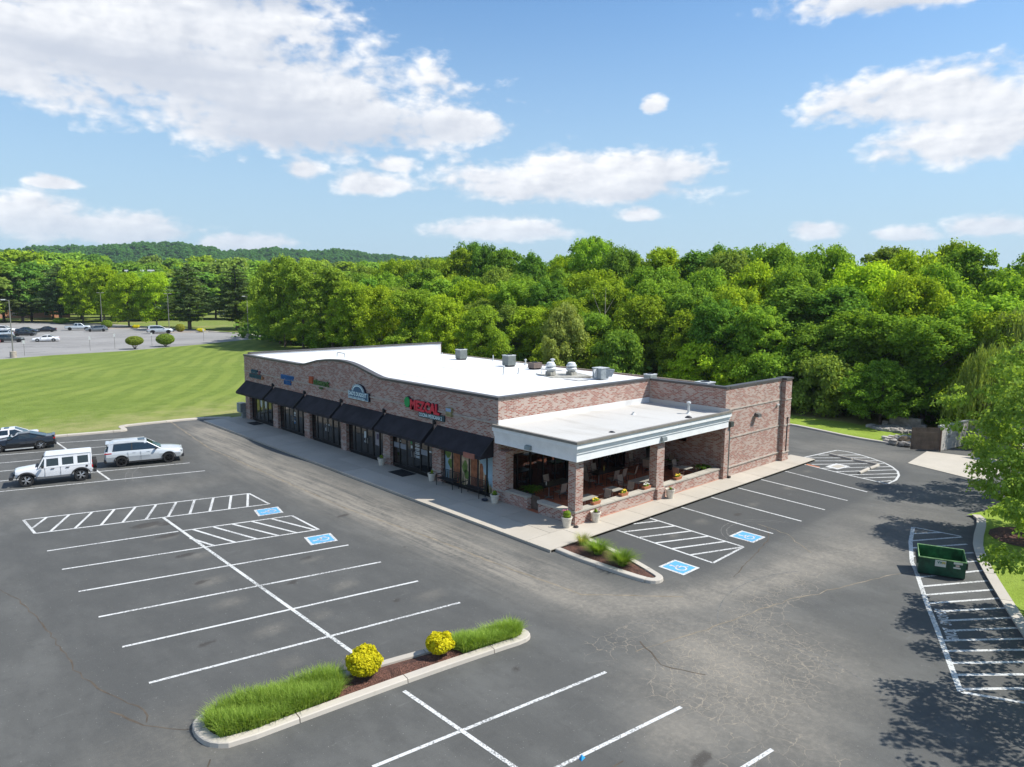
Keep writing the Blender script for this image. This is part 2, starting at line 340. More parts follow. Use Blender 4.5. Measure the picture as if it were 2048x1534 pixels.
MAPLE=leafmat('maple_leaves',(.16,.26,.045),(.33,.48,.10),.46)
YELLOW=leafmat('yellow_shrub_leaves',(.42,.40,.012),(.78,.70,.03),.3)
BLADE=leafmat('grass_blades',(.15,.26,.035),(.38,.51,.11),.42)
FERN=leafmat('fern_fronds',(.05,.11,.015),(.13,.22,.03),.3)
BARK=sm('bark',(.13,.10,.075),.9,var=.35,vs=4,bump=.6,bs=12)
BARKL=sm('pale_bark',(.30,.26,.21),.9,var=.3,vs=4)
MULCH=None
def mulchmat():
    m,t,b=mat('bark_mulch'); P=N(t,'ShaderNodeTexCoord').outputs['Object']
    v=N(t,'ShaderNodeTexVoronoi',{'Vector':MAPV(t,P,(1,1.8,1)),'Scale':26.}); n=NZ(t,P,3,3)
    c=MX(t,N(t,'ShaderNodeSeparateColor',{0:v.outputs['Color']}).outputs[0],(.06,.025,.016),(.20,.09,.06)); c=MX(t,SM(t,n,.4,.7),c,MX(t,1.,c,(.6,.6,.6),'MULTIPLY'))
    t.links.new(c,b.inputs['Base Color']); b.inputs['Roughness'].default_value=.95
    t.links.new(N(t,'ShaderNodeBump',{'Strength':1.,'Distance':.04,'Height':v.outputs['Distance']}).outputs[0],b.inputs['Normal']); return m
MULCH=mulchmat()
BLACKM=sm('black_metal',(.018,.018,.02),.45,.0,var=0); BRONZE=sm('dark_bronze_frame',(.014,.013,.013),.4,var=0)
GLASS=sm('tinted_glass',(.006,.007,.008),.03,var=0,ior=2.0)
ROOFM=None
def roofmat(name,c1,c2,stain,amt):
    m,t,b=mat(name); P=N(t,'ShaderNodeTexCoord').outputs['Object']
    f=NZ(t,P,.25,5,.6); g=NZ(t,MAPV(t,P,(1,.25,1)),.6,5,.65)
    c=MX(t,f,c1,c2); c=MX(t,M(t,'MULTIPLY',SM(t,g,.5,.78),amt),c,stain)
    sx_=N(t,'ShaderNodeSeparateXYZ',{0:P}).outputs[1]
    fr=M(t,'ABSOLUTE',M(t,'SUBTRACT',M(t,'FRACT',M(t,'MULTIPLY',sx_,1/1.9)),.5)); c=MX(t,M(t,'MULTIPLY',SM(t,fr,.488,.498),.18),c,stain)
    t.links.new(c,b.inputs['Base Color']); b.inputs['Roughness'].default_value=.65; return m
ROOFW=roofmat('white_roof_membrane',(.62,.63,.64),(.70,.71,.72),(.40,.38,.34),.5)
ROOFG=roofmat('weathered_roof_membrane',(.44,.43,.40),(.54,.53,.50),(.30,.275,.235),.6)
COPING=sm('dark_coping_metal',(.075,.07,.068),.45,var=.1); TRIM=sm('painted_cornice',(.76,.77,.76),.55,var=.05,vs=2)
GALV=sm('galvanised_metal',(.24,.27,.28),.45,.3,var=.15,vs=5); GALVL=sm('pale_metal',(.52,.54,.54),.5,.2,var=.12)
AWN=sm('awning_fabric',(.017,.0145,.019),.85,var=.4,vs=1.3,bump=.5,bs=2.5); MORT=sm('stone_ledge',(.40,.35,.30),.9,var=.2,vs=3)
POT=sm('cream_pot',(.62,.57,.48),.7,var=.15,vs=9); SOIL=sm('potting_soil',(.035,.025,.018),.95)
TERRA=sm('terracotta',(.42,.16,.08),.8); RUB=sm('black_rubber_mat',(.012,.012,.013),.9,bump=.5)
WOODB=sm('weathered_brown_boards',(.115,.085,.065),.85,var=.3,vs=2); SOFF=sm('soffit_board',(.55,.50,.44),.8)
TABLE=sm('table_top',(.33,.32,.28),.35,var=.15); TDARK=sm('dark_table_top',(.035,.03,.028),.25,var=.1); CHF=sm('chair_frame',(.035,.028,.024),.45,var=0); SLING=sm('tan_sling',(.33,.26,.20),.8); STEEL=sm('steel_leg',(.5,.5,.5),.3,.8,var=0)
exec_parts=[]
# ================================================================== GROUND
def segdist(X,Y,pts):
    d=np.full(X.shape,1e9)
    for (x0,y0),(x1,y1) in zip(pts[:-1],pts[1:]):
        dx,dy=x1-x0,y1-y0; L=dx*dx+dy*dy; t=np.clip(((X-x0)*dx+(Y-y0)*dy)/L,0,1); d=np.minimum(d,np.hypot(X-x0-t*dx,Y-y0-t*dy))
    return d
def ss(x,a,b): t=np.clip((x-a)/(b-a),0,1); return t*t*(3-2*t)
def gridmesh(name,xs,ys,zf,matl,attrs=None,mask=None):
    X,Y=np.meshgrid(xs,ys); nx=len(xs); ny=len(ys); Z=zf(X,Y)
    V=np.stack([X,Y,Z],-1).reshape(-1,3); i=np.arange((nx-1)*(ny-1)); r=i//(nx-1); c=i%(nx-1); a=r*nx+c
    F=np.stack([a,a+1,a+nx+1,a+nx],1)
    if mask is not None:
        cx=(X[:-1,:-1]+X[1:,1:]).ravel()/2; cyy=(Y[:-1,:-1]+Y[1:,1:]).ravel()/2; F=F[mask(cx,cyy)]
    me=newmesh(name,V,F,matl)
    for k,f in (attrs or {}).items():
        at_=me.attributes.new(k,'FLOAT','POINT'); at_.data.foreach_set('value',f(X,Y).astype(np.float32).ravel())
    return me
def inpoly(P):
    def f(x,y):
        r=np.zeros(x.shape,bool); n=len(P)
        for i in range(n):
            (x0,y0),(x1,y1)=P[i],P[(i+1)%n]
            if y0==y1: continue
            r^=((y0>y)!=(y1>y))&(x<(x1-x0)*(y-y0)/(y1-y0)+x0)
        return r
    return f
base=link('ground',gridmesh('ground',np.array([-6000,-600,-100,0,40,56,70,100,160,400,900,6000.]),np.array([-6000,-600,-100,-20,0,20,40,62,100,160,400,6000.]),lambda X,Y:X*0-.06,WOODG)); base['kind']='structure'
LANE=[(19.6,57),(18.1,44),(18.17,35),(18.34,27.4),(18.35,22),(18.35,18),(18.6,15.3),(21.9,13.5),(24.3,12.9),(28,12.2),(31,11.2)]
LANE2=[(20.2,60),(19.9,50),(19.6,38),(19.8,26),(20,18),(19,12),(17,8),(14,3)]
def dust(X,Y):
    d=.95*ss(segdist(X,Y,LANE),1.0,.05)+.42*ss(segdist(X,Y,LANE),2.6,.4)+.32*ss(segdist(X,Y,LANE2),1.6,.2)
    d+=.55*ss(np.hypot((X-18.6)/6.2,(Y-9.6)/4.6),1.,.35)+.35*ss(np.hypot((X-34)/12,(Y-12)/3.2),1.,.3)+.3*ss(np.hypot((X-9)/11,(Y-41.5)/2.4),1.,.2)
    d+=.45*ss(np.hypot((X-14.2)/1.6,(Y-9.2)/1.5),1.,.2)+.35*ss(np.hypot((X-51)/4,(Y-19)/7),1.,.3)+.25*ss(np.hypot((X-5)/3,(Y-17)/3),1,.2)
    for x,y,r in ((9.57,35.04,.8),(9.66,32.86,.7),(9.97,29.74,.8),(9.26,26.7,1.0),(9.11,24.37,.9),(9.26,21.45,.9),(8.81,19.09,.6),(12.89,23.01,.8),(10.99,21.36,.6),(14.73,20.16,.9),(13.2,26.2,.7),(29.5,18.2,.7),(34,18,.6),(38.4,18.2,.6),(26.8,17.9,.5),(43,19.2,.6)):
        d+=.45*ss(np.hypot((X-x)/r,(Y-y)/(r*.6)),1.,.1)
    d+=.05
    return np.clip(d,0,1)
def gator(X,Y):
    return np.clip(1.05*ss(np.hypot((X-18.6)/4.6,(Y-9.9)/3.0),1.,.35)+.55*ss(np.hypot((X-24)/5.5,(Y-11.6)/1.5),1.,.3)+.5*ss(np.hypot((X-17.3)/3,(Y-13.4)/1.3),1.,.2)+.4*ss(np.hypot((X-15)/3,(Y-6.5)/3),1.,.2)+.3*ss(np.hypot((X-46)/4,(Y-12)/2.5),1,.2),0,1)
def lane(X,Y): return ss(segdist(X,Y,LANE[:6]),3.2,2.)*ss(Y,16,20)
def oil(X,Y):
    d=X*0
    for x,y,r in ((9.5,35.3,.8),(10.3,34.9,.5),(9.75,33.1,.6),(9.5,30.1,.5),(9.0,26.9,.35),(13.1,26.4,.4),(11.5,24.5,.3),(7.4,22.0,.35),(13.6,20.5,.3),(27.2,3.9,.35),(31.8,17.6,.4),(37.1,17.8,.35),(13.5,14.2,.35),(14,8.4,.5),(12.6,47.2,.5),(8.2,32.0,.3),(6.9,36.3,.3),(17.1,30.5,.4),(16.8,25,.3)):
        d=np.maximum(d,ss(np.hypot((X-x)/(r*1.5),(Y-y)/(r*.8)),1.,.2))
    return d
def seal(X,Y):
    return np.clip(.45*ss(np.maximum(np.abs(X-9.8)/5.8,np.abs(Y-27.5)/10.3),1.04,.96)+1.*ss(np.maximum(np.abs(X-34.)/10.8,np.abs(Y-17.5)/2.9),1.03,.97)+.8*ss(np.hypot((X-46.8)/3.6,(Y-17.8)/3.),1.05,.9)+.5*ss(np.hypot((X-27)/3,(Y-6)/2.5),1.,.6),0,1)
LOT=[(-30,-20),(6,-20),(12,-2.5),(20,1.4),(26.99,4.7),(40,9),(58,9),(58,70),(21.9,70),(20.9,61.9),(15.6,62.2),(15.2,60.0),(7.3,61.7),(-30,68.5)]
lot=link('parking_lot',gridmesh('parking_lot',np.arange(-30,58.1,.33),np.arange(-20,70.1,.33),lambda X,Y:X*0,ASPH,{'dust':dust,'gator':gator,'seal':seal,'oil':oil,'lane':lane}))
lot['kind']='structure'
# --- painted markings (children of the lot)
ZP=.004
def pline(a,b,w=.11,m=WHITE,z=ZP,name='stall_line',parent=None):
    return MB().line(a,b,w,z).build(name,m,parent or lot)
for a,b in [((5.38,20.69),(15.147,18.94)),((5.40,23.43),(15.147,21.49)),((5.39,26.19),(15.147,24.08)),((5.38,28.96),(15.17,26.69)),((5.39,31.75),(15.158,29.41)),
            ((5.37,34.46),(10.3,33.4)),((8.1,13.39),(15.38,12.44)),((9.2,10.75),(15.5,9.95)),((9.5,8.15),(15.62,7.43)),
            ((-1,58.9),(10.8,55.64)),((-1,56.1),(13.9,52.2)),((-1,53.5),(10.7,50.5)),((-1,50.8),(15.23,46.48)),((-1,48.15),(15.23,43.81)),((10.41,58.68),(15.2,57.0)),((11.0,55.6),(15.3,54.4)),
            ((42.0,20.2),(41.0,14.9)),((39.0,20.2),(38.45,14.95)),((36.3,20.15),(35.9,15.05)),((33.5,20.15),(33.2,15.0)),((30.75,20.2),(30.45,15.05))]:
    pline(a,b)
pline((10.42,35.9),(10.5,18.0),.13,WORN,ZP+.003,'centre_line'); pline((10.45,15.55),(10.6,8),.12,WHITE,ZP+.003,'centre_line')
pline((10.28,59.4),(10.37,45.3),.12,WHITE,ZP+.003,'centre_line')
def poly(pts,w=.11,m=WHITE,name='hatch_line',close=True,z=ZP):
    q=pts+[pts[0]] if close else pts
    for a,b in zip(q[:-1],q[1:]): pline(a,b,w,m,z,name)
poly([(5.38,39.94),(15.21,37.26),(15.2,34.69),(5.42,37.35)])
hs=[(6.27,39.66),(5.45,38.24),(7.19,39.46),(5.97,37.17),(8.13,39.2),(6.9,36.94),(9.05,38.95),(7.93,36.70),(9.95,38.7),(8.77,36.45),(10.86,38.45),(9.72,36.19),(11.75,38.2),(10.66,35.95),(12.61,38.0),(11.58,35.7),(13.49,37.75),(12.45,35.45),(14.33,37.5),(13.34,35.22),(15.15,37.27),(14.17,34.98)]
for i in range(0,len(hs),2): pline(hs[i],hs[i+1],.12,WHITE,ZP+.002,'hatch_line')
poly([(10.4,33.37),(15.19,32.12),(15.18,29.38)],close=False)
hs=[(14.23,32.35),(15.01,29.48),(13.37,32.55),(14.22,29.63),(12.53,32.75),(13.44,29.8),(11.71,32.95),(12.54,30.02),(10.88,33.2),(11.65,30.25),(10.37,32.1),(10.81,30.46)]
for i in range(0,len(hs),2): pline(hs[i],hs[i+1],.12,WHITE,ZP+.002,'hatch_line')
# side accessible aisle
poly([(28.05,20.2),(27.85,15.07),(25.2,14.95),(25.45,20.15)],close=False)
for a,b in (((25.42,19.81),(28.0,18.69)),((25.38,18.86),(27.97,17.75)),((25.33,17.94),(27.93,16.83)),((25.28,17.04),(27.88,15.95)),((25.22,16.1),(27.82,15.08)),((26.73,20.2),(28.03,19.66))): pline(a,b,.12,WHITE,ZP+.002,'hatch_line')
# big hatched nose at the far corner
poly([(46.28,21.18),(50.53,20.6),(50.6,19.9),(50.32,19.0),(49.8,18.0),(49.15,17.0),(48.36,16.23),(47.3,15.5),(46.3,15.08),(45.0,14.8),(43.66,14.8),(44.0,17.0),(44.68,20.3)],.13,close=False)
for a,b in [((47.99,20.8),(50.2,18.9)),((46.54,21.0),(49.8,18.1)),((46.1,20.2),(49.35,17.4)),((45.0,19.9),(48.86,16.87)),((44.4,19.04),(48.3,16.23)),((44.2,18.07),(47.6,15.76)),((44.1,17.16),(46.7,15.3)),((43.96,16.29),(45.75,15.05)),((43.75,15.38),(44.6,14.92))]:
    pline(a,b,.12,WHITE,ZP+.002,'hatch_line')
MB().flat([(45.08,19.05),(46.5,18.95),(46.35,18.0),(44.9,18.2)],.009).build('utility_pad_border',WHITE,lot); MB().flat([(45.35,18.8),(46.2,18.72),(46.1,18.2),(45.25,18.35)],.013).build('utility_pad',CONC,lot)
MB().flat([(44.6,20.1),(44.9,20.15),(44.7,19.2),(44.5,19.2)],.009).build('clay_stain',TERRA,lot)
# loading zone on the right
lz=[(36.34,11.04),(34.02,10.39),(31.5,9.51),(30.43,8.99),(27.54,7.72),(25.58,6.8),(23.59,5.89),(21.91,5.12)]
poly(lz,.16,WORN,'zone_edge_line',False); pline((21.91,5.12),(22.75,3.5),.12,name='zone_edge_line'); pline((36.34,11.04),(36.6,9.1),.1,name='zone_edge_line')
for a,b in [((35.3,10.73),(36.47,9.9)),((34.21,10.42),(36.5,9.05)),((33.2,10.1),(35.6,8.6)),((32.1,9.75),(34.6,8.1)),((31.0,9.25),(33.8,7.6)),((29.9,8.75),(32.7,7.2)),((29.07,8.33),(31.62,6.78)),((28.28,8.01),(30.73,6.44)),((27.57,7.68),(30.02,6.07)),((27.0,7.3),(29.2,5.72)),((26.4,6.9),(28.46,5.36)),((25.7,6.55),(27.69,5.05)),((24.86,6.43),(26.96,4.7)),((24.23,6.1),(26.09,4.52)),((23.49,5.79),(25.2,4.33)),((22.8,5.51),(24.35,4.15)),((22.06,5.16),(23.45,3.97))]:
    pline(a,b,.12,WHITE,ZP+.002,'zone_line')
def text_mesh(txt, size, ext=0., bold=0., space=1., align='LEFT'):
    cu=bpy.data.curves.new('t','FONT'); cu.body=txt; cu.size=size; cu.extrude=ext; cu.offset=bold; cu.space_character=space; cu.align_x=align; cu.resolution_u=2
    o=bpy.data.objects.new('t',cu); COL.objects.link(o); dg=bpy.context.evaluated_depsgraph_get(); me=bpy.data.meshes.new_from_object(o.evaluated_get(dg)); bpy.data.objects.remove(o); return me
def put_text(name,txt,Mx,size,matl,parent=None,ext=0.,bold=0.,space=1.,align='LEFT',sx_=1.):
    me=text_mesh(txt,size,ext,bold,space,align); me.transform(Matrix.Diagonal((sx_,1,1,1))); me.name=name
    if parent is not None: Mx=Matrix.Translation(-Vector(parent.matrix_basis.translation))@Mx
    me.transform(Mx); me.materials.clear(); me.materials.append(matl); return link(name,me,parent)
def ground_mx(x,y,ang,z): return Matrix.Translation((x,y,z))@Matrix.Rotation(ang,4,'Z')
a=atan2(-.42,-.907)
put_text('painted_words','LOADING',ground_mx(27.25,7.38,a,.011),.46,WHITE,lot,bold=.012,sx_=.62); put_text('painted_words','ZONE',ground_mx(25.85,6.72,a,.011),.50,WHITE,lot,bold=.012,sx_=.62)
def access_symbol(cx,cyy,ang,w=1.14,h=1.2):
    Mx=Matrix.Translation((cx,cyy,0))@Matrix.Rotation(ang,4,'Z')
    T=lambda P:[tuple((Mx@Vector((p[0],p[1],0))).xy) for p in P]
    b=MB().flat(T([(-w/2,-h/2),(w/2,-h/2),(w/2,h/2),(-w/2,h/2)]),.008).build('accessible_parking_symbol',WHITE,lot)
    k=.115
    MB().flat(T([(-w/2+k,-h/2+k),(w/2-k,-h/2+k),(w/2-k,h/2-k),(-w/2+k,h/2-k)]),.012).build('blue_square',BLUE,b)
    m=MB(); n=18
    m.flat(T([(-.10+.07*cos(2*pi*i/12),.33+.07*sin(2*pi*i/12)) for i in range(12)]),.016)
    st=lambda A,B,w_:m.line(T([A])[0],T([B])[0],w_,.016)
    st((-.09,.27),(-.07,-.02),.08); st((-.08,.12),(.14,.12),.06); st((-.09,-.01),(.14,-.01),.075)
    m2=MB(); 
    for A,B,w_ in (((.13,.02),(.22,-.26),.075),((.20,-.24),(.30,-.21),.06)): m2.line(T([A])[0],T([B])[0],w_,.0185)
    m2.build('painted_figure',WHITE,b)
    R1,R0=.245,.18; c0=(-.04,-.12); an=[radians(120+ i*270/n) for i in range(n+1)]
    for i in range(n):
        m.flat(T([(c0[0]+r*cos(q),c0[1]+r*sin(q)) for r,q in ((R1,an[i]),(R1,an[i+1]),(R0,an[i+1]),(R0,an[i]))]),.0145)
    m.build('painted_figure',WHITE,b)
access_symbol(14.63,33.53,radians(78)); access_symbol(14.63,28.15,radians(78)); access_symbol(23.76,15.61,0); access_symbol(29.18,15.63,0)
# --- long cracks and seams
CRK=sm('dirt_filled_crack',(.085,.068,.05),.95,var=.3,vs=2)
CRKL=sm('sand_filled_crack',(.20,.17,.125),.95,var=.3,vs=2)
def ribbon(pts,w,m,name,z=.003,jit=.028):
    q=[]
    for (x0,y0),(x1,y1) in zip(pts[:-1],pts[1:]):
        k=max(2,int(hypot(x1-x0,y1-y0)/.3))
        q+=[(x0+(x1-x0)*i/k+random.gauss(0,jit),y0+(y1-y0)*i/k+random.gauss(0,jit)) for i in range(k)]
    q.append(pts[-1]); V=[];F=[]
    for i,p in enumerate(q):
        a=q[max(i-1,0)]; b=q[min(i+1,len(q)-1)]; dx,dy=b[0]-a[0],b[1]-a[1]; L=hypot(dx,dy) or 1; ww=w*random.uniform(.4,1.3)/2
        V+=[(p[0]-dy/L*ww,p[1]+dx/L*ww,z),(p[0]+dy/L*ww,p[1]-dx/L*ww,z)]
        if i: F.append((2*i-2,2*i-1,2*i+1,2*i))
    return MB().add(V,F).build(name,m,lot)
ribbon([(1.5,36),(3.29,31.02),(3.68,29.52),(3.93,26.25),(4.0,24.44),(4.01,22.86),(4.34,20.98),(4.9,19.36),(4.76,18.75)],.045,CRK,'crack')
ribbon([(4.19,19.85),(4.7,18.66),(5.11,18.06),(5.67,17.64)],.05,CRK,'crack')
ribbon([(19.0,62),(17.74,50),(17.74,40.26),(17.78,31.05),(18.37,25.11),(18.55,20.6),(18.9,16.5),(21.5,13.9)],.10,CRKL,'seam',jit=.02)
ribbon([(17.0,12.6),(19.6,12.0),(24,11.2),(29.2,9.6),(30.4,9.1)],.05,CRKL,'seam'); ribbon([(17.6,12.9),(16.9,11.6),(17.4,10.4)],.05,CRK,'crack'); 
ribbon([(29.4,12.8),(30.9,14.6),(31.2,16.2)],.04,CRKL,'crack'); ribbon([(24.5,13.6),(29.6,14.8),(31.1,15.7)],.045,CRK,'crack'); ribbon([(5.4,16.2),(4.6,15.0),(3.4,13.8)],.035,CRK,'crack')
ribbon([(25.2,5.3),(26.4,3.9),(27,3.2)],.03,CRK,'crack'); ribbon([(8.9,9.2),(10.8,9.8),(12.6,9.6)],.03,CRK,'crack')
SCUF=None
def scuffmat():
    m,t,b=mat('pale_tyre_scuff'); P=N(t,'ShaderNodeTexCoord').outputs['Object']; f=NZ(t,P,9,5,.8); c=MX(t,SM(t,f,.38,.62),(.085,.086,.082),(.17,.165,.15)); t.links.new(c,b.inputs['Base Color']); b.inputs['Roughness'].default_value=.9; return m
SCUF=scuffmat()
def arcpts(cx,cy_,r,a0,a1,n=14): return [(cx+r*cos(radians(a0+(a1-a0)*i/n)),cy_+r*sin(radians(a0+(a1-a0)*i/n))) for i in range(n+1)]
for P_ in (arcpts(30.2,14.9,2.3,10,150),arcpts(30.2,14.9,2.05,20,140),[(10.9,44.2),(11.4,46.0),(12.3,47.9)],[(11.3,44.1),(11.7,45.8),(12.6,47.6)],[(3.0,17.2),(4.4,15.6),(6.1,13.7)],arcpts(15.5,9.5,5.2,-20,60),arcpts(15.5,9.5,5.5,-25,55),arcpts(24,7,6,60,130)): ribbon(P_,.045,SCUF,'tyre_scuff',.0025,.01)
# --- lawns
def drya(X,Y): return np.clip(ss(Y,78,64)*.8+.25*ss(np.hypot((X-30)/12,(Y-66)/6),1,.2),0,1)
NL=[(-200,69+ (200-30)*.17),(-30,68.3),(7.3,61.85),(15.1,60.15),(15.45,62.25),(20.9,62.0),(24.0,60.2),(44.9,60.2),(44.9,59.5),(45.4,59.5),(45.4,62),(64,62),(74,120),(74,172),(66.4,154.5),(50.5,144.5),(35.2,137.3),(23.6,135.4),(16.6,132.4),(-200,50+20)]
lawn=MB().flat([(-110,60+26),(-30,69.9),(-8,65.4),(7.3,62.0),(14.6,60.4),(15.0,60.5),(15.1,62.2),(15.7,62.45),(20.9,62.15),(22.6,61.2),(23.4,60.4),(45.4,60.3),(46.5,62.4),(64,62.4),(76,120),(76,162),(66.41,154.56),(50.47,144.55),(35.16,137.31),(23.61,135.38),(16.56,132.39),(-110,86+6)],.10).build('lawn',LAWN,None)
lawn['kind']='structure'
# --- kerbs, islands
def sweep_loop(P,prof,closed):
    """prof: list of (offset to the left, z). returns verts per point"""
    n=len(P); out=[]
    for i in range(n):
        a=P[i-1] if (i>0 or closed) else P[i]; b=P[(i+1)%n] if (i<n-1 or closed) else P[i]
        dx,dy=b[0]-a[0],b[1]-a[1]; L=hypot(dx,dy) or 1; nx,ny=-dy/L,dx/L
        out.append([(P[i][0]+nx*o_,P[i][1]+ny*o_,z) for o_,z in prof])
    return out
def resample(P,closed,step=.25):
    q=[]; n=len(P)
    for i in range(n if closed else n-1):
        (x0,y0),(x1,y1)=P[i],P[(i+1)%n]; k=max(1,int(round(hypot(x1-x0,y1-y0)/step)))
        q+=[(x0+(x1-x0)*j/k,y0+(y1-y0)*j/k) for j in range(k)]
    if not closed: q.append(P[-1])
    return q
def smooth(P,closed,it=2):
    for _ in range(it):
        n=len(P); Q=[]
        for i in range(n if closed else n-1):
            a,b=P[i],P[(i+1)%n]; Q+=[(a[0]*.75+b[0]*.25,a[1]*.75+b[1]*.25),(a[0]*.25+b[0]*.75,a[1]*.25+b[1]*.75)]
        P=Q if closed else [P[0]]+Q+[P[-1]]
    return P
def kerb(P,parent,w=.3,h=.14,closed=False,seg=10,z0=-.02,soft=2,name='kerb_stone',m=CURB,gap=.05):
    P=resample(smooth(P,closed,soft),closed,.25) if soft else resample(P,closed,.25)
    prof=[(0,z0),(.02,h-.02),(.05,h),(w-.01,h),(w,z0)]
    S_=sweep_loop(P,prof,closed); n=len(P); i=0; last=n if closed else n-1; k=len(prof)
    while i<last:
        j=min(i+seg,last); 
        if last-j<3: j=last
        V=[];F=[]
        ids=[q%n for q in range(i,j+1)]
        for c,q in enumerate(ids):
            row=[Vector(v) for v in S_[q]]
            if c==0: row=[r_.lerp(Vector(s_),gap) for r_,s_ in zip(row,S_[ids[1]])]
            if c==len(ids)-1: row=[r_.lerp(Vector(s_),gap) for r_,s_ in zip(row,S_[ids[-2]])]
            V+=[tuple(r_) for r_ in row]
        for c in range(len(ids)-1): F+=[(c*k+q,c*k+q+1,(c+1)*k+q+1,(c+1)*k+q)[::-1] for q in range(k-1)]
        F+=[tuple(range(k)),tuple((len(ids)-1)*k+q for q in range(k-1,-1,-1))]
        MB().add(V,F).build(name,m,parent); i=j
    return P
def offset(P,d):
    n=len(P); out=[]
    for i in range(n):
        a,b=P[i-1],P[(i+1)%n]; dx,dy=b[0]-a[0],b[1]-a[1]; L=hypot(dx,dy) or 1; out.append((P[i][0]-dy/L*d,P[i][1]+dx/L*d))
    return out
def mound(P,z,hh,m,name,parent):
    """domed bed: polygon triangulated as rings to the centre line"""
    bm=bmesh.new(); vs=[bm.verts.new((p[0],p[1],z)) for p in P]; f=bm.faces.new(vs); bmesh.ops.triangulate(bm,faces=[f])
    bmesh.ops.subdivide_edges(bm,edges=bm.edges[:],cuts=3,use_grid_fill=True)
    for v in bm.verts:
        d=segdist(np.array([v.co.x]),np.array([v.co.y]),P+[P[0]])[0]; v.co.z+=hh*min(1,d/.35)+random.uniform(0,.02)*min(1,d*8)
    me=bpy.data.meshes.new(name); bm.to_mesh(me); bm.free(); me.materials.append(m)
    o=link(name,me,parent); return o
# island with the two yellow shrubs
isl=empty('planted_island',(0,0,0),kind='structure')
IP=[(5.45,17.5),(5.46,16.95),(5.62,16.55),(6.0,16.24),(8.2,16.05),(11.3,15.75),(13.9,15.40),(14.8,15.25),(15.2,15.36),(15.36,15.7),(15.25,16.05),(14.9,16.28),(12.1,16.95),(9.15,17.52),(6.9,17.98),(6.0,18.08),(5.6,17.9)]
kp=kerb(IP,isl,w=.30,h=.13,closed=True,seg=12,soft=1); mound(offset(kp,.29),.07,.07,MULCH,'mulch_bed',isl)
isl2=empty('corner_island',(0,0,0),kind='structure')
IP2=[(21.30,20.17),(21.22,19.0),(21.3,17.2),(21.42,15.7),(21.6,15.28),(21.95,15.15),(22.3,15.3),(22.5,15.75),(22.95,17.2),(23.35,19.2),(23.5,20.17)]
kp2=kerb(IP2,isl2,w=.3,h=.13,closed=False,seg=9,soft=1,name='kerb_stone'); b2=offset(kp2,.29)[1:-1]; b2=[(21.62,20.15)]+b2+[(23.2,20.15)]; mound(b2,.07,.06,MULCH,'mulch_bed',isl2)
# lawn kerb on the left
lk=empty('lawn_kerb',(0,0,0),kind='structure')
kerb([(-30,69.6),(-8,65.1),(7.3,61.72),(14.6,60.1),(15.2,60.15),(15.35,60.6),(15.42,62.0),(15.9,62.15),(20.9,61.85),(22.4,61.0),(23.2,60.3)],lk,w=.42,h=.13,seg=12,soft=1)
# sidewalk of separate slabs
sw=empty('sidewalk',(0,0,0),kind='structure')
MB().box(21.1,24.25,20.2,60.2,-.02,.085).build('slab_bed',JOINT,sw); MB().box(24.25,46.1,20.2,21.7,-.02,.085).build('slab_bed',JOINT,sw)
y=20.2; ys=[20.2,21.7]+[21.7+i*3.2 for i in range(1,13)]; ys[-1]=60.3
g=.012
for i in range(len(ys)-1):
    if i==0: continue
    MB().box(21.05,22.6-g,ys[i]+g,ys[i+1]-g,-.03,.12).build('slab',CONC,sw); MB().box(22.6+g,24.26,ys[i]+g,ys[i+1]-g,-.03,.12).build('slab',CONC,sw)
xs=[21.05,23.4]+[23.4+i*2.27 for i in range(1,11)]; xs[-1]=46.15
for i in range(len(xs)-1):
    MB().box(xs[i]+(g if i else 0),xs[i+1]-g,20.2,21.7-g,-.03,.12).build('slab',CONC,sw)
MB().prism([(44.0+2.15,20.2),(46.15,20.2),(46.2,21.9),(44.76,21.9),(44.76,21.7),(46.1,21.7)][1:],-.03,.118).build('slab',CONC,sw)
# wheel stops in the hatched nose
def wheelstop(p,q,label):
    c=((p[0]+q[0])/2,(p[1]+q[1])/2); L=hypot(q[0]-p[0],q[1]-p[1])-.06
    m=MB().prism([(-.09,.005),(.09,.005),(.085,.08),(.05,.13),(-.05,.13),(-.085,.08)],-L/2,L/2,'y'); o=m.build('wheel_stop',CURB,None,(c[0],c[1],0),atan2(q[1]-p[1],q[0]-p[0])-pi/2,world=False,bevel=.008); tag(o,label,'wheel stop','concrete wheel stops on the hatched corner')
wheelstop((48.58,20.3),(48.2,18.6),'concrete wheel stop at the far left end of the L on the hatched corner')
wheelstop((48.18,18.55),(48.04,16.95),'concrete wheel stop second along the long arm of the L on the hatched corner')
wheelstop((47.9,16.85),(46.5,16.88),'pale concrete wheel stop at the bend of the L on the hatched corner')
wheelstop((46.42,16.9),(44.84,16.86),'pale concrete wheel stop at the near tip of the L on the hatched corner')
# verge behind the back drive, and the maple verge on the right
vg=MB().flat([(55.85,17.3),(55.7,19.5),(55.9,21.8),(56.65,24.4),(57.45,27.5),(58.15,40),(58.15,62),(58.0,62.4),(75,62.4),(75,9),(60.5,9),(60.5,15.9),(55.9,16.2)],.10).build('rear_verge',STRIPG,None); vg['kind']='structure'
rk=empty('rear_kerb',(0,0,0),kind='structure')
kerb([(55.6,17.3),(55.45,19.5),(55.65,21.8),(56.4,24.4),(57.2,27.5),(57.9,40),(57.9,62)][::-1],rk,w=.32,h=.13,seg=14,soft=1)
MV=[(40.3,9.6),(39.61,9.15),(35.94,8.45),(34.02,7.84),(32.04,7.02),(29.99,6.1),(28.34,5.34),(26.99,4.7),(20,1.4),(12,-2.5),(6,-20)]
mk=empty('verge_kerb',(0,0,0),kind='structure'); kk=kerb(MV[::-1],mk,w=-.32,h=.14,seg=10,soft=1)
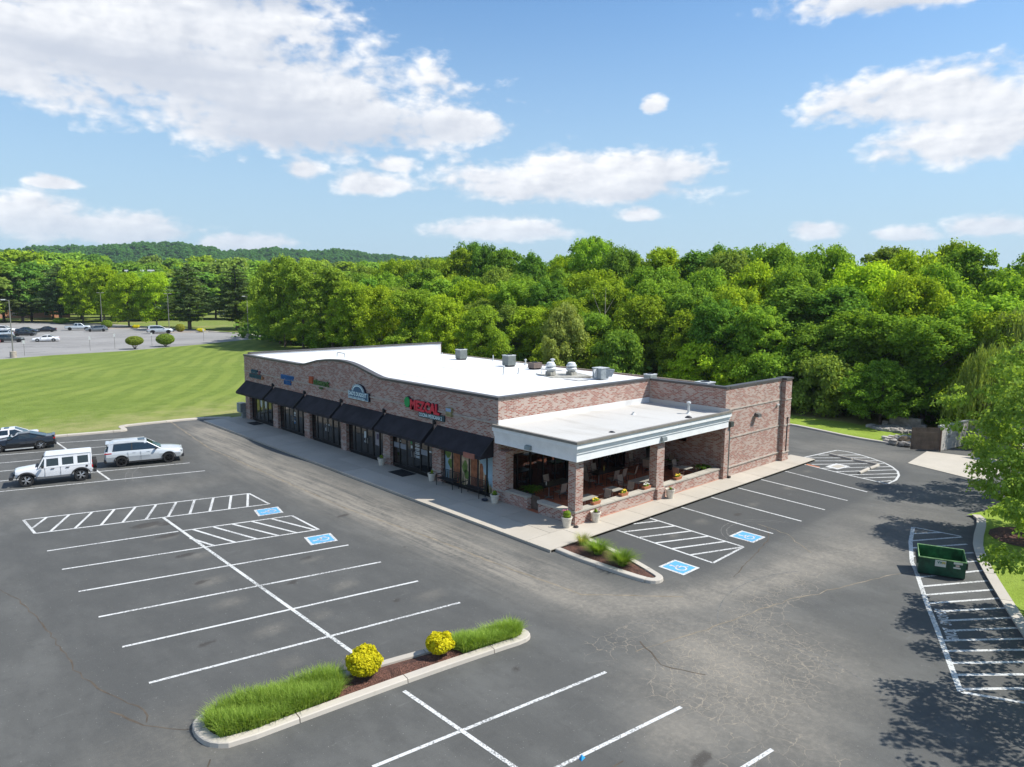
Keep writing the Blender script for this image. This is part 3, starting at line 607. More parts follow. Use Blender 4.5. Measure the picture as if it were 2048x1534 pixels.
mv=MB().flat([(x_,y_-.0) for x_,y_ in offset(kk,-.28)]+[(41.5,9.4),(47,9.2),(48.4,10.2),(56,9.8),(90,9.5),(90,-40),(5.6,-40)],.11).build('side_verge',STRIPG,None)
mv['kind']='structure'
MB().flat([(38.2+1.6*cos(i*.5),7.0+1.4*sin(i*.5)) for i in range(12)],.125).build('mulch_ring',MULCH,mv)
# dumpster pen apron
ap=MB().prism([(50.04,15.83),(54.9,16.2),(55.9,11.0),(48.4,11.2)],-.01,.03).build('concrete_apron',CONC,None); ap['kind']='structure'
# ================================================================== THE BUILDING
X0,XB,YS,YM,YE=24.2,44.7,21.65,27.07,59.2   # front, rear, patio side, main side wall, far end
XR=37.1; H0=5.45; TH=.3
bld=empty('retail_building',(X0,YS,0),'long single storey brick strip mall with white flat roof, black awnings and corner patio','building')
def part(m,name,matl,parent=None,**k): return m.build(name,matl,parent or bld,**k)
AR=[(49.3,H0),(48.4,5.52),(47.4,5.72),(46.4,5.93),(45.2,6.08),(43.9,6.16),(42.9,6.18),(41.9,6.12),(40.9,5.98),(39.9,5.78),(39.0,5.6),(38.3,5.48),(37.8,H0)]
P=[(YM-.0,2.8),(YE,2.8),(YE,H0)]+AR+[(YM,H0)]
part(MB().prism(P,X0,X0+TH,'x'),'front_wall',BR)
bays=[(58.4,53.9),(53.05,48.6),(47.8,43.25),(42.55,38.0),(37.2,32.8),(31.95,27.5)]
piers=[(YE,58.4),(53.9,53.05),(48.6,47.8),(43.25,42.55),(38.0,37.2),(32.8,31.95),(27.5,26.5)]
for a,b in piers:
    p=part(MB().box(X0,X0+.55,b,a,0,2.8),'brick_pier',BR)
part(MB().box(X0+.2,X0+.5,26.5,YM,2.8,H0-.002),'front_wall',BR) if 0 else None
# ledge courses
def ledge(y0,y1,z,x,d=.05,h=.09): part(MB().box(x-d,x+.02,y0,y1,z,z+h),'stone_ledge',MORT)
ledge(YM,YE,4.16,X0); 
for a,b in piers: part(MB().box(X0-.035,X0+.02,b,a,.66,.74),'stone_ledge',MORT)
# far end wall, rear wall
part(MB().box(X0+TH,XB,YE-TH,YE,0,5.6),'end_wall',BR); part(MB().box(XB-TH,XB,YM,YE-TH,0,4.5),'rear_wall',BR)
# main side wall with the two patio windows (glass bays at X 24.75-30.65 and 31.7-34.95)
part(MB().box(X0+TH,XR,YM,YM+TH,2.42,H0).box(30.65,31.7,YM,YM+TH,0,2.42).box(34.95,XR,YM,YM+TH,0,2.42).box(X0+TH,24.72,YM-.03,YM+TH,0,2.42),'side_wall',BR)
part(MB().box(XR+TH,XB-TH,YM,YM+TH,0,4.2),'inner_wall',BR)
# right block
part(MB().box(XR,43.9,YS,YS+TH,0,H0),'side_wall',BR); part(MB().box(43.9,XB+.03,YS-.27,YS+TH+.02,0,H0),'corner_pier',BR)
part(MB().box(XR,XR+TH,YS+TH,YM+TH,0,H0),'patio_end_wall',BR)
part(MB().box(XB-TH,XB,YS+TH,YM,0,4.1),'rear_wall',BR)
part(MB().box(36.9,37.35,YS-.16,YS+.02,0,3.2),'brick_pier',BR)
for z in (4.14,2.44): part(MB().box(37.55,43.9,YS-.035,YS+.02,z,z+.085),'stone_ledge',MORT); part(MB().box(43.95,44.75,YS-.30,YS-.25,z,z+.085),'stone_ledge',MORT)
part(MB().box(37.55,43.9,YS-.06,YS+.02,.66,.74),'stone_ledge',MORT); part(MB().box(43.86,44.76,YS-.32,YS-.25,.66,.74),'stone_ledge',MORT)
# copings in sections
def coping(a,b,z,seg=3.05,w=.40,h=.11,axis='y',x=0.,zz=None):
    n=max(1,int(round(abs(b-a)/seg))); s=(b-a)/n
    for i in range(n):
        q0,q1=a+i*s+.006,a+(i+1)*s-.006
        m=MB().box(x-.05,x-.05+w,min(q0,q1),max(q0,q1),z-.02,z+h) if axis=='y' else MB().box(min(q0,q1),max(q0,q1),x-.05,x-.05+w,z-.02,z+h)
        part(m,'coping_section',COPING)
coping(YM-.05,37.8,H0,x=X0); coping(49.3,YE+.05,H0,x=X0); coping(X0+.36,XR,H0,axis='x',x=YM); coping(YS-.06,YM-.06,H0,axis='y',x=XR,w=.4)
coping(37.5,43.82,H0,axis='x',x=YS); part(MB().box(43.84,XB+.1,YS-.33,YS+.37,H0-.0,H0+.13),'coping_section',COPING); coping(X0+.36,XB+.05,5.6,axis='x',x=YE-.32)
arp=AR
for i in range(len(arp)-1):
    (ya,za),(yb,zb)=arp[i],arp[i+1]
    part(MB().prism([(ya,za-.02),(yb,zb-.02),(yb,zb+.11),(ya,za+.11)],X0-.05,X0+.35,'x'),'coping_section',COPING)
# roof membranes (fall to the rear)
rf=MB().add([(X0+TH,YM+TH,5.30),(XB-.02,YM+TH,4.46),(XB-.02,YE-TH,4.52),(X0+TH,YE-TH,5.30)],[(0,1,2,3)])
part(rf,'roof',ROOFW)
part(MB().add([(X0+TH+.01,YE-TH-.004,5.28),(XB-.05,YE-TH-.004,4.5),(XB-.05,YE-TH-.004,5.6),(X0+TH+.01,YE-TH-.004,5.6)],[(0,1,2,3)]),'parapet_flashing',ROOFW)
pf=[(37.85,5.28),(37.85,5.45)]+[(y_,z_-.0) for y_,z_ in AR[::-1]]+[(49.25,5.28)]
part(MB().prism(pf,X0+TH,X0+TH+.012,'x'),'parapet_flashing',ROOFW)
for i in range(9):
    q=YM+TH+.02+i*3.54; part(MB().box(XB-.08,XB+.06,q,q+3.52,4.44,4.60),'eave_trim',sm('tan_eave_metal',(.33,.27,.20),.5))
part(MB().box(XB+.0,XB+.12,YM+.3,YE-.3,4.30,4.44),'gutter',GALV)
part(MB().box(XR+TH,XB-TH,YS+TH,YM+.02,3.85,3.95),'roof',ROOFW)

# --- storefront bays
def storefront(parent_name,fix,a,b,z1,doors,axis,n=6,z0=.12,kick=.14,decor=None):
    """glazed bay between a and b; axis 'y' = plane X=fix facing -X, 'x' = plane Y=fix facing -Y"""
    B=(lambda u0,u1,d0,d1,z0_,z1_: MB().box(fix+d0,fix+d1,min(u0,u1),max(u0,u1),z0_,z1_)) if axis=='y' else (lambda u0,u1,d0,d1,z0_,z1_: MB().box(min(u0,u1),max(u0,u1),fix+d0,fix+d1,z0_,z1_))
    s=1 if b>a else -1; L=abs(b-a); us=[a+s*L*i/n for i in range(n+1)]
    fr=MB(); t=.035
    for i,u in enumerate(us):
        m_=B(u-t,u+t,0,.10,z0,z1); fr.add(m_.V,m_.F)
    for zz in ((z0,z0+kick),(z1-.07,z1)):
        m_=B(a,b,.005,.095,*zz); fr.add(m_.V,m_.F)
    f=part(fr,'storefront_frame',BRONZE)
    for i in range(n):
        u0,u1=us[i]+s*t,us[i+1]-s*t
        if doors and i in doors:
            m_=B(u0,u1,.045,.06,2.22,z1-.07); m_.build('pane',GLASS,f)
            d=MB(); 
            for w0,w1,za,zb in ((u0,u0+s*.06,z0+.01,2.14),(u1-s*.06,u1,z0+.01,2.14),(u0+s*.06,u1-s*.06,z0+.01,.36),(u0+s*.06,u1-s*.06,2.06,2.14)):
                q=B(w0,w1,.01,.055,za,zb); d.add(q.V,q.F)
            dr=part(d,'door',BRONZE)
            B(u0+s*.06,u1-s*.06,.028,.04,.36,2.06).build('door_glass',GLASS,dr)
            hx=u1-s*.09 if i==doors[0] else u0+s*.09
            B(hx-.015,hx+.015,-.04,.01,1.0,1.35).build('door_handle',STEEL,dr)
            q=B(u0-s*t,u1+s*t,.0,.1,2.145,2.21); q.build('door_header',BRONZE,f)
        elif decor is None: B(u0,u1,.045,.06,z0+kick,z1-.07).build('pane',GLASS,f)
    return f,B,us,s
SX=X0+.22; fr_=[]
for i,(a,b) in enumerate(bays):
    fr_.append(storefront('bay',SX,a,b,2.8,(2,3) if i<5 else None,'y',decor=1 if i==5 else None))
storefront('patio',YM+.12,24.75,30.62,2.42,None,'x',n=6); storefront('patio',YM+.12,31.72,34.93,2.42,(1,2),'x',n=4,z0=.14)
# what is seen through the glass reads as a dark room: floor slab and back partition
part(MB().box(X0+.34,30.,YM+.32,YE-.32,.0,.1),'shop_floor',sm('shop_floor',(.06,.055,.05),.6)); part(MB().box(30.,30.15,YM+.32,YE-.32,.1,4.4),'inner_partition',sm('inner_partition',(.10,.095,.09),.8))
# decals on the glass
WD=sm('white_vinyl',(.62,.68,.70),.6,var=0); BD=sm('blue_vinyl',(.06,.22,.5),.6,var=0); GD=sm('green_vinyl',(.05,.3,.1),.6,var=0); GREYV=sm('frosted_vinyl',(.24,.26,.30),.6,var=0); FLV=sm('mauve_flyer',(.30,.28,.30),.6,var=0)
def decal(bi,pts_or_rect,matl,name='window_decal',k=0):
    f=fr_[bi][0]; y0,y1,z0,z1=pts_or_rect; MB().box(SX+.018-k*.004,SX+.026-k*.004,y0,y1,z0,z1).build(name,matl,f)
for yc in (56.6,55.75):
    MB().prism([(yc+.17*cos(q*pi/7),1.78+.36*sin(q*pi/7)*(1.25 if q>7 else 1)) for q in range(14)],SX+.018,SX+.026,'x').build('window_decal',WD,fr_[0][0])
for z,w,h_,m_ in ((1.72,.28,.16,WD),(1.5,.2,.08,WD),(1.25,.16,.06,BD),(1.05,.18,.10,WD),(.93,.16,.09,BD)): decal(1,(50.75-w,50.75,z-h_,z),m_)
decal(1,(50.45,50.98,2.1,2.17),sm('cream_blind',(.6,.52,.4),.7)); decal(2,(45.3,45.72,1.42,1.52),WD); decal(2,(45.75,45.87,1.0,1.2),WD)
decal(3,(40.3,40.62,1.3,1.75),WD); decal(3,(40.3,40.6,1.02,1.12),WD); decal(3,(38.75,39.25,1.05,2.15),FLV,'window_poster'); decal(3,(38.85,39.1,1.45,1.8),sm('poster_print',(.12,.09,.14),.7),'window_poster',1)
for (y0,y1) in ((36.5,37.1),(35.77,36.4),(33.55,34.25)): decal(4,(y0,y1,1.3,1.62),GREYV)
for z in (2.02,1.94,1.82,1.74,1.62,1.56,1.48,1.38,1.32,1.25,1.12,1.05): w=random.uniform(.35,.52); decal(4,(34.32+(.55-w)/2,34.32+(.55+w)/2,z-.035,z),WD)
decal(4,(35.15,35.3,1.75,1.95),GD); decal(4,(35.12,35.28,1.5,1.66),WD); decal(4,(36.35,36.5,1.72,1.80),WD); decal(4,(33.2,33.4,1.55,1.64),WD)
# printed mural behind the last bay (flat print: an arched stone bridge, shrubs and sky)
f6=fr_[5][0]; mu=part(MB().box(SX+.055,SX+.07,27.5,31.95,.2,2.74),'window_mural',sm('mural_sky',(.33,.47,.55),.7,var=.15,vs=1.))
def mp(P,c,k,name): MB().prism(P,SX+.055-.004*k,SX+.055,'x').build(name,sm('mural_print_'+name,c,.8,var=.3,vs=4),mu)
mp([(31.5,.2),(31.5,2.74),(30.2,2.74),(29.5,2.5),(28.9,1.9),(28.45,1.2),(28.15,.7),(27.5,.45),(27.5,.2)],(.52,.40,.27),1,'bridge')
def arch(y,w,h): return [(y-w/2,.25)]+[(y-w/2*cos(q*pi/8),h-w+w*1.0*sin(q*pi/8)) for q in range(9)]+[(y+w/2,.25)]
mp([(31.1,.2),(31.15,2.74),(30.55,2.74),(30.5,.2)],(.32,.12,.055),2,'arch'); mp(arch(29.35,.55,2.6),(.34,.13,.05),2,'arch'); mp(arch(28.72,.30,1.75),(.34,.14,.055),2,'arch'); mp(arch(28.35,.16,1.2),(.3,.13,.05),2,'arch')
for (y,z,r) in ((31.65,1.95,.33),(30.1,1.3,.28),(31.4,1.3,.25),(30.0,.9,.25)): mp([(y+r*cos(q*.7)*random.uniform(.7,1.1),z+r*1.3*sin(q*.7)*random.uniform(.7,1.1)) for q in range(9)],(.14,.21,.05),3,'shrub')
for i in range(26):
    y=random.uniform(27.55,28.6) if i<16 else random.uniform(29.8,31.9); h_=random.uniform(.35,.9); mp([(y-.03,.2),(y+.03,.2),(y+random.uniform(-.05,.05),.2+h_)],(.30,.24,.09) if i%2 else (.12,.14,.05),4,'reed')
# --- awnings
for i,(a,b) in enumerate([(58.9,53.76),(53.37,48.47),(48.07,43.14),(42.79,37.83),(37.55,32.63),(32.28,27.42)]):
    xo,zo=23.28,2.52; xt,zt=X0-.002,3.38
    aw=part(MB().add([(xt,a,zt),(xo,a,zo),(xo,b,zo),(xt,b,zt),(xt,a,zt-.03),(xo+.02,a,zo-.02),(xo+.02,b,zo-.02),(xt,b,zt-.03)],[(0,1,2,3),(4,7,6,5),(0,4,5,1),(3,2,6,7)]),'awning',AWN)
    MB().box(xo,xo+.02,b,a,zo-.17,zo-.003).build('valance',AWN,aw)
    for y in (a,b):
        s=-.012 if y==a else .0
        MB().prism([(xt,zt-.035),(xt,zo-.15),(xo+.03,zo-.15),(xo+.03,zo-.03)],y+s,y+s+.012,'y').build('side_panel',AWN,aw)
        MB().tube([(xt,y+s*2-.01*(1 if y==b else 0),zt),(xo,y+s*2-.01*(1 if y==b else 0),zo)],.018,6).build('awning_frame',BLACKM,aw)
    if i==5: MB().box(23.22,23.30,27.85,28.75,zo-.22,zo+.05).build('torn_flap',sm('faded_red_backing',(.32,.13,.09),.8),aw)
# --- patio: floor, piers, low walls, roof, cornice
part(MB().box(X0+.0,XR,YS+.0,YM,.0,.13),'patio_floor',TILE)
part(MB().box(24.2,24.72,21.65,22.12,.13,3.3),'brick_pier',BR); part(MB().box(30.5,31.15,21.63,22.1,.13,3.3),'brick_pier',BR); part(MB().box(24.18,24.9,YS-.02,22.13,0,.72),'brick_pier',BR); part(MB().box(30.48,31.17,YS-.13,22.13,0,.70),'brick_pier',BR)
for (x0,x1) in ((24.9,30.48),(31.17,36.9)):
    part(MB().box(x0,x1,YS+.03,YS+.36,0,.68),'low_wall',BR)
    n=5
    for i in range(n):
        q0=x0-.0+(x1-x0)*i/n; q1=x0+(x1-x0)*(i+1)/n-.008; part(MB().box(q0,q1,YS-.01,YS+.44,.68,.77),'cap_stone',CAP,bevel=.01)
part(MB().box(24.15,24.93,YS-.05,22.16,.72,.80),'cap_stone',CAP)
part(MB().box(X0+.0,X0+.36,24.87,26.5,0,.72),'low_wall',BR); part(MB().box(X0-.04,X0+.42,24.84,26.46,.72,.81),'cap_stone',CAP)
# right-hand front wall is canted slightly inwards towards the gate
part(MB().prism([(24.2,22.13),(24.2,24.1),(24.34,24.2),(24.58,24.15),(24.56,22.13)],0,.66),'low_wall',BR); part(MB().prism([(24.14,22.17),(24.14,24.12),(24.32,24.26),(24.64,24.2),(24.62,22.17)],.66,.74),'cap_stone',CAP)
gt=empty('patio_gate',(24.5,24.2,.13),'low brown slatted wooden gate between the patio front walls','gate')
for i in range(6): MB().box(24.47,24.5,24.28+i*.1,24.36+i*.1,.15,.86).build('board',WOODB,gt)
MB().box(24.505,24.53,24.26,24.86,.3,.36).box(24.505,24.53,24.26,24.86,.68,.74).build('rail',WOODB,gt)
part(MB().box(X0-.05,XR,YS-.03,YM,3.24,3.32),'soffit',SOFF)
pr_=MB().add([(23.75,21.3,4.12),(XR,21.3,4.02),(XR,YM-.0,4.02),(23.75,YM,4.12)],[(0,1,2,3)]); part(pr_,'patio_roof',ROOFG)
part(MB().box(X0,XR,YM-.02,YM-.001,4.0,4.36),'roof_upstand',ROOFW); part(MB().box(XR-.02,XR-.001,21.4,YM-.02,4.0,4.3),'roof_upstand',ROOFG)
# stepped cornice, front then side
stp=[(3.22,3.56,.24),(3.56,3.60,.262),(3.60,3.69,.285),(3.69,3.73,.31),(3.73,3.84,.335),(3.84,3.88,.365),(3.88,4.10,.42)]
for z0,z1,d in stp:
    part(MB().prism([(X0-d,YM),(X0-d,YS-d),(XR,YS-d),(XR,YS-d+.12),(X0-d+.12,YS-d+.12),(X0-d+.12,YM)],z0,z1-.006),'cornice_board',TRIM)
part(MB().prism([(23.72,YM),(23.72,21.18),(XR,21.18),(XR,21.34),(23.88,21.34),(23.88,YM)],4.10,4.22),'roof_edge_trim',sm('grey_edge_metal',(.20,.185,.16),.5))
# downpipe with leader head, lamps
dp=MB().box(37.38,37.52,YS-.14,YS-.02,.25,3.2).box(37.30,37.62,YS-.30,YS-.02,3.2,3.5); part(dp,'downpipe',sm('dark_green_grey_metal',(.05,.06,.055),.45)); part(MB().box(37.36,37.54,YS-.3,YS-.05,.13,.24),'downpipe_shoe',BLACKM)
part(MB().box(44.30,44.36,YS-.31,YS-.27,.7,2.9).box(44.25,44.42,YS-.33,YS-.27,2.9,2.98),'conduit',BLACKM)
part(MB().box(44.84,44.89,YS-.1,YS-.05,.1,2.7),'conduit',GALV)
print('building ok')
# ================================================================== SIGNS
def sign_mx(y,z,x=X0-.06): return Matrix(((0,0,-1,x),(-1,0,0,y),(0,1,0,z),(0,0,0,1)))
RED=sm('red_sign_face',(.62,.02,.045),.45,var=.1); DKB=sm('black_sign_return',(.012,.012,.03),.5,var=0); GRN=sm('green_sign_face',(.0,.30,.07),.5,var=.15); SWH=sm('white_sign_face',(.62,.78,.80),.5,var=0)
SBL=sm('blue_sign_face',(.015,.13,.36),.5,var=.15); TEAL=sm('teal_sign_face',(.012,.085,.13),.5,var=.2); ORS=sm('orange_red_sign_face',(.42,.075,.03),.5,var=.1); DGR=sm('dark_green_sign_face',(.05,.13,.03),.5,var=.1); PANB=sm('navy_sign_panel',(.03,.10,.19),.5,var=0)
s1=empty('restaurant_sign',(X0,33.4,4.0),'red letter MEZCAL sign with green disc above the fifth awning','sign')
put_text('lettering','MEZCAL',sign_mx(34.78,4.02,X0-.12),.80,RED,s1,ext=.03,bold=.035,sx_=.93); put_text('lettering_return','MEZCAL',sign_mx(34.82,4.01,X0-.045),.80,DKB,s1,ext=.04,bold=.045,sx_=.93)
MB().prism([(35.1+.27*cos(q*pi/8)*(1+.08*(q%2)),4.38+.30*sin(q*pi/8)*(1+.08*(q%2))) for q in range(16)],X0-.14,X0-.10,'x').build('agave_disc',GRN,s1); MB().prism([(35.05+.28*cos(q*pi/8),4.42+.32*sin(q*pi/8)) for q in range(16)],X0-.098,X0,'x').build('disc_return',DKB,s1)
MB().box(X0-.10,X0,31.55,33.98,3.66,3.99).build('name_panel',sm('dark_teal_panel',(.02,.06,.07),.5,var=0),s1); put_text('lettering','COCINA MEXICANA 2',sign_mx(33.94,3.715,X0-.105),.29,SWH,s1,ext=.004,bold=.006,sx_=.76)
MB().box(X0-.14,X0,30.83,31.33,4.05,4.53).build('picture_box',sm('picture_box',(.30,.27,.13),.6,var=.4,vs=5),s1); MB().box(X0-.146,X0-.141,30.85,31.31,4.32,4.51).build('picture_sky',sm('picture_sky',(.25,.35,.5),.6),s1)
MB().box(X0-.125,X0-.118,33.56,33.74,4.45,4.6).build('blue_accent',sm('blue_accent',(.03,.03,.25),.5,var=0),s1)
s2=empty('card_shop_sign',(X0,40.6,4.2),"navy and white DAD'S DUGOUT sign with a domed top above the fourth awning",'sign')
P=[(39.38,3.86),(41.9,3.86),(41.9,4.40),(41.45,4.40)]+[(40.66+.80*cos(q*pi/10),4.40+.50*sin(q*pi/10)) for q in range(11)]+[(39.38,4.40)]
P=[(41.9,3.86),(41.9,4.40)]+[(40.66+.80*cos(q*pi/10),4.40+.50*sin(q*pi/10)) for q in range(11)]+[(39.38,4.40),(39.38,3.86)]
MB().prism(P,X0-.16,X0,'x').build('sign_cabinet',DKB,s2)
Q=lambda k:[(41.9-k,3.86+k),(41.9-k,4.40-k*.3)]+[(40.66+(.80-k)*cos(q*pi/10),4.40+(.50-k*.8)*sin(q*pi/10)) for q in range(11)]+[(39.38+k,4.40-k*.3),(39.38+k,3.86+k)]
MB().prism(Q(.02),X0-.166,X0-.161,'x').build('sign_border',SWH,s2); MB().prism(Q(.06),X0-.172,X0-.167,'x').build('sign_face',PANB,s2)
MB().prism([(40.66+.66*cos(q*pi/10),4.42+.40*sin(q*pi/10)) for q in range(11)]+[(40.66+.56*cos(q*pi/10),4.42+.32*sin(q*pi/10)) for q in range(10,-1,-1)],X0-.178,X0-.173,'x').build('arc_band',SWH,s2)
put_text('lettering',"DAD'S DUGOUT",sign_mx(41.82,4.11,X0-.178),.36,SWH,s2,ext=.003,bold=.012,sx_=.84); put_text('lettering',"SPORTS CARDS & MEMORABILIA",sign_mx(41.8,3.93,X0-.178),.145,SWH,s2,ext=.003,bold=.003,sx_=.96)
s3=empty('title_company_sign',(X0,45.8,4.4),'dark green lower case stewart sign with three slanted orange bars','sign')
for i in range(3): y=47.55-i*.2; MB().prism([(y+.02,4.28),(y-.12,4.28),(y-.20,4.78),(y-.06,4.78)],X0-.10,X0-.01,'x').build('slanted_bar',ORS,s3)
put_text('lettering','stewart',sign_mx(46.85,4.28,X0-.08),.66,DGR,s3,ext=.04,bold=.012,sx_=1.08); put_text('lettering','TITLE',sign_mx(46.0,4.03,X0-.10),.20,DGR,s3,ext=.03,bold=.006)
def illegible(parent,y0,y1,z0,z1,m,seed,name='lettering'):
    r=random.Random(seed); b=MB(); y=y1
    while y>y0+.12:
        w=r.uniform(.15,.22); k=r.random()
        b.box(X0-.10,X0-.01,y-.055,y,z0,z1)
        if k<.75: b.box(X0-.095,X0-.012,y-w,y-.05,z1-.07,z1-.002)
        if k>.3: b.box(X0-.095,X0-.012,y-w,y-.05,z0+.002,z0+.07)
        if k>.2: b.box(X0-.10,X0-.01,y-w,y-w+.05,z0+(z1-z0)*.45*(k>.6),z1-(z1-z0)*.4*(k<.4))
        y-=w+.045
    b.build(name,m,parent)
s4=empty('blue_shop_sign',(X0,51.1,4.2),'bright blue two-line letter sign above the second awning','sign'); illegible(s4,49.95,52.1,4.17,4.52,SBL,3); illegible(s4,50.35,51.6,3.80,4.12,SBL,4)
s5=empty('teal_shop_sign',(X0,56.8,4.0),'dark teal two-line letter sign with orange end mark above the far left awning','sign'); illegible(s5,56.3,57.6,4.12,4.44,TEAL,5); illegible(s5,55.75,58.0,3.74,4.07,TEAL,6)
MB().box(X0-.1,X0-.01,55.95,56.2,4.12,4.4).build('red_mark',sm('dull_red_mark',(.17,.04,.06),.6),s5); MB().prism([(55.55+.14*cos(q*pi/5),3.88+.17*sin(q*pi/5)) for q in range(10)],X0-.1,X0-.01,'x').build('orange_mark',sm('orange_mark',(.30,.13,.05),.6),s5)
# lamps between awnings
def lamp(y,label,z=3.42):
    l=empty('wall_lamp',(X0,y,z),label,'wall lamp','black lamps between the awnings')
    MB().box(X0-.06,X0,y-.06,y+.06,z-.02,z+.16).build('back_plate',BLACKM,l); MB().lathe([(.07,0),(.075,.05),(.075,.22),(.05,.27)],10,(X0-.13,y,z-.02)).build('lamp_shade',BLACKM,l)
for y,n_ in ((53.57,'first and second'),(48.27,'second and third'),(42.97,'third and fourth'),(37.69,'fourth and fifth'),(32.46,'fifth and sixth')): lamp(y,'small black wall lamp between the %s awnings from the far left'%n_)
def flood(loc,rz,label,m=GALV):
    l=empty('flood_light',loc,label,'flood light',None,rz)
    MB().box(-.03,.0,-.08,.08,-.08,.12).build('bracket',m,l,world=False)
    MB().prism([(-.05,-.12),(-.32,-.12),(-.30,.06),(-.08,.12)],-.2,.2,'y').build('lamp_housing',m,l,world=False,bevel=.01); MB().box(-.31,-.08,-.17,.17,-.135,-.121).build('lamp_lens',sm('lamp_lens',(.5,.5,.48),.2),l,world=False)
flood((X0-.07,24.55,3.42),0,'grey flood light on the shaded front of the patio cornice',sm('grey_lamp_metal',(.22,.27,.28),.45))
flood((30.64,YS-.08,3.45),pi/2,'silver flood light on the cornice over the middle patio pier'); flood((40.6,YS-.03,3.55),pi/2,'dark flood light high on the sunlit side wall',sm('dark_lamp_metal',(.10,.10,.095),.5))
cmo=empty('security_camera',(43.45,YS-.04,3.9),'small white camera near the corner pier of the side wall','camera'); MB().box(43.3,43.5,YS-.12,YS-.0,3.85,3.92).build('camera_body',GALVL,cmo); MB().tube([(43.3,YS-.06,3.88),(43.1,YS-.2,3.84)],.03,8).build('camera_lens',GALVL,cmo)
# ================================================================== ROOFTOP PLANT
def rz_(x): return 5.30-(x-24.5)*.0386
LOUV=sm('louvred_grey_metal',(.18,.20,.19),.5,.2); LOUVB=sm('brown_ac_metal',(.16,.12,.10),.6)
def condenser(x,y,w,d,h,label,m=LOUV,rz=0):
    z=rz_(x); o=empty('condenser_unit',(x,y,z),label,'air conditioner','air conditioning units on the roof',rz)
    MB().box(-w/2,w/2,-d/2,d/2,.12,h-.06).build('casing',m,o,world=False); MB().box(-w/2-.02,w/2+.02,-d/2-.02,d/2+.02,h-.06,h).build('top_panel',GALVL if m is LOUV else m,o,world=False)
    MB().box(-w/2+.05,w/2-.05,-d/2+.05,d/2-.05,0,.12).build('feet',RUB,o,world=False)
    g_=MB(); k=int((h-.3)/.07)
    for i in range(k):
        z_=.2+i*.07; g_.box(-w/2-.012,w/2+.012,-d/2-.012,-d/2+.0,z_,z_+.03).box(-w/2-.012,-w/2,-d/2,d/2,z_,z_+.03)
    q=g_.build('louvres',m,o,world=False); tag(q,kind='stuff')
    MB().lathe([(min(w,d)*.38,0),(min(w,d)*.38,.03),(min(w,d)*.1,.06)],16,(0,0,h)).build('fan_guard',BLACKM,o,world=False)
    return o
condenser(41.4,51.5,.82,.7,.98,'grey condenser unit furthest left on the white roof'); condenser(40.6,44.1,.85,.75,.98,'grey condenser unit with an open side in the middle of the roof'); condenser(40.9,41.3,.9,.7,.55,'low brown air conditioner behind the middle of the roof',LOUVB)
condenser(42.4,30.9,.75,.6,.5,'small half hidden condenser at the right end of the roof')
pn=empty('fan_curb_pan',(38.9,36.1,rz_(38.9)),'grey grease pan under the two mushroom fans','roof pan'); MB().box(-1.75,1.75,-1.5,1.4,.0,.05).box(-1.75,1.75,-1.5,-1.44,.05,.1).box(-1.75,-1.69,-1.5,1.4,.05,.1).build('pan',sm('stained_pan',(.34,.33,.29),.7,var=.3),pn,world=False,rz=-.35)
def mush(x,y,label):
    z=rz_(x)+.05; o=empty('exhaust_fan',(x,y,z),label,'exhaust fan','mushroom exhaust fans on the roof',scale=.84)
    MB().box(-.33,.33,-.33,.33,0,.34).build('fan_base',sm('greasy_base',(.30,.29,.25),.6,var=.3),o,world=False); MB().lathe([(.30,.34),(.36,.42),(.47,.5),(.50,.62),(.42,.7),(.30,.74),(.46,.76),(.47,.9),(.36,.98)],20).build('fan_bowl',GALVL,o,world=False,smooth=False)
    MB().lathe([(.34,.98),(.36,1.02),(.33,1.12),(.2,1.17)],18).build('fan_cap',sm('white_cap',(.66,.67,.67),.4),o,world=False)
mush(37.9,36.6,'left mushroom exhaust fan on the grease pan'); mush(39.4,35.9,'right mushroom exhaust fan on the grease pan')
mk_=empty('makeup_air_unit',(39.6,33.2,rz_(39.6)),'boxy grey intake unit with slanted rain hood on the roof','air handler',scale=.82); MB().box(-.55,.45,-.5,.5,.06,1.0).build('casing',GALV,mk_,world=False); MB().prism([(-.45,.15),(-.45,1.02),(-1.0,.92),(-.85,.2)][::-1],-.0,.01,'y').xf(Matrix.Identity(4)).build('hood_edge',GALVL,mk_,world=False)
MB().add([(.1,-.5,.95),(.62,-1.05,.85),(1.1,-.6,.85),(.45,-.1,.95),(.1,-.5,.25),(.45,-.85,.25),(.8,-.45,.25),(.45,-.1,.25)],[(0,1,2,3),(0,4,5,1),(1,5,6,2),(2,6,7,3)]).build('rain_hood',GALV,mk_,world=False); MB().box(-.6,.5,-.55,.55,1.0,1.04).build('top_panel',GALVL,mk_,world=False)
def pipe(x,y,h,label,r=.05,z=None,elbow=0,m=GALVL):
    z=rz_(x) if z is None else z; o=empty('vent_pipe',(x,y,z),label,'vent pipe'); MB().lathe([(r*2.4,0),(r*2,.03),(r,.08),(r,h)],10).build('pipe',m,o,world=False)
    if elbow: MB().lathe([(r*1.9,h-.02),(r*1.9,h+.06),(r*.8,h+.1)],10).build('pipe_cap',m,o,world=False)
    return o
pipe(38.8,33.4+5,.5,'thin white vent pipe in front of the grease pan',.03); pipe(36.7,38.8,.45,'short vent pipe left of the fans'); pipe(35.2,38.8,.55,'capped vent pipe near the middle of the roof',.05,elbow=1)
pipe(43.3,41.6,.7,'white flue behind the brown air conditioner',.11,elbow=1); pipe(43.6,47.0,.35,'short pipe near the rear eave'); pipe(43.4,49.3,.55,'small bracket pipe beside the left condenser'); pipe(43.0,56.5,.3,'stub pipe near the far end of the roof'); pipe(43.5,45.1,.4,'capped pipe near the rear eave',.06,elbow=1)
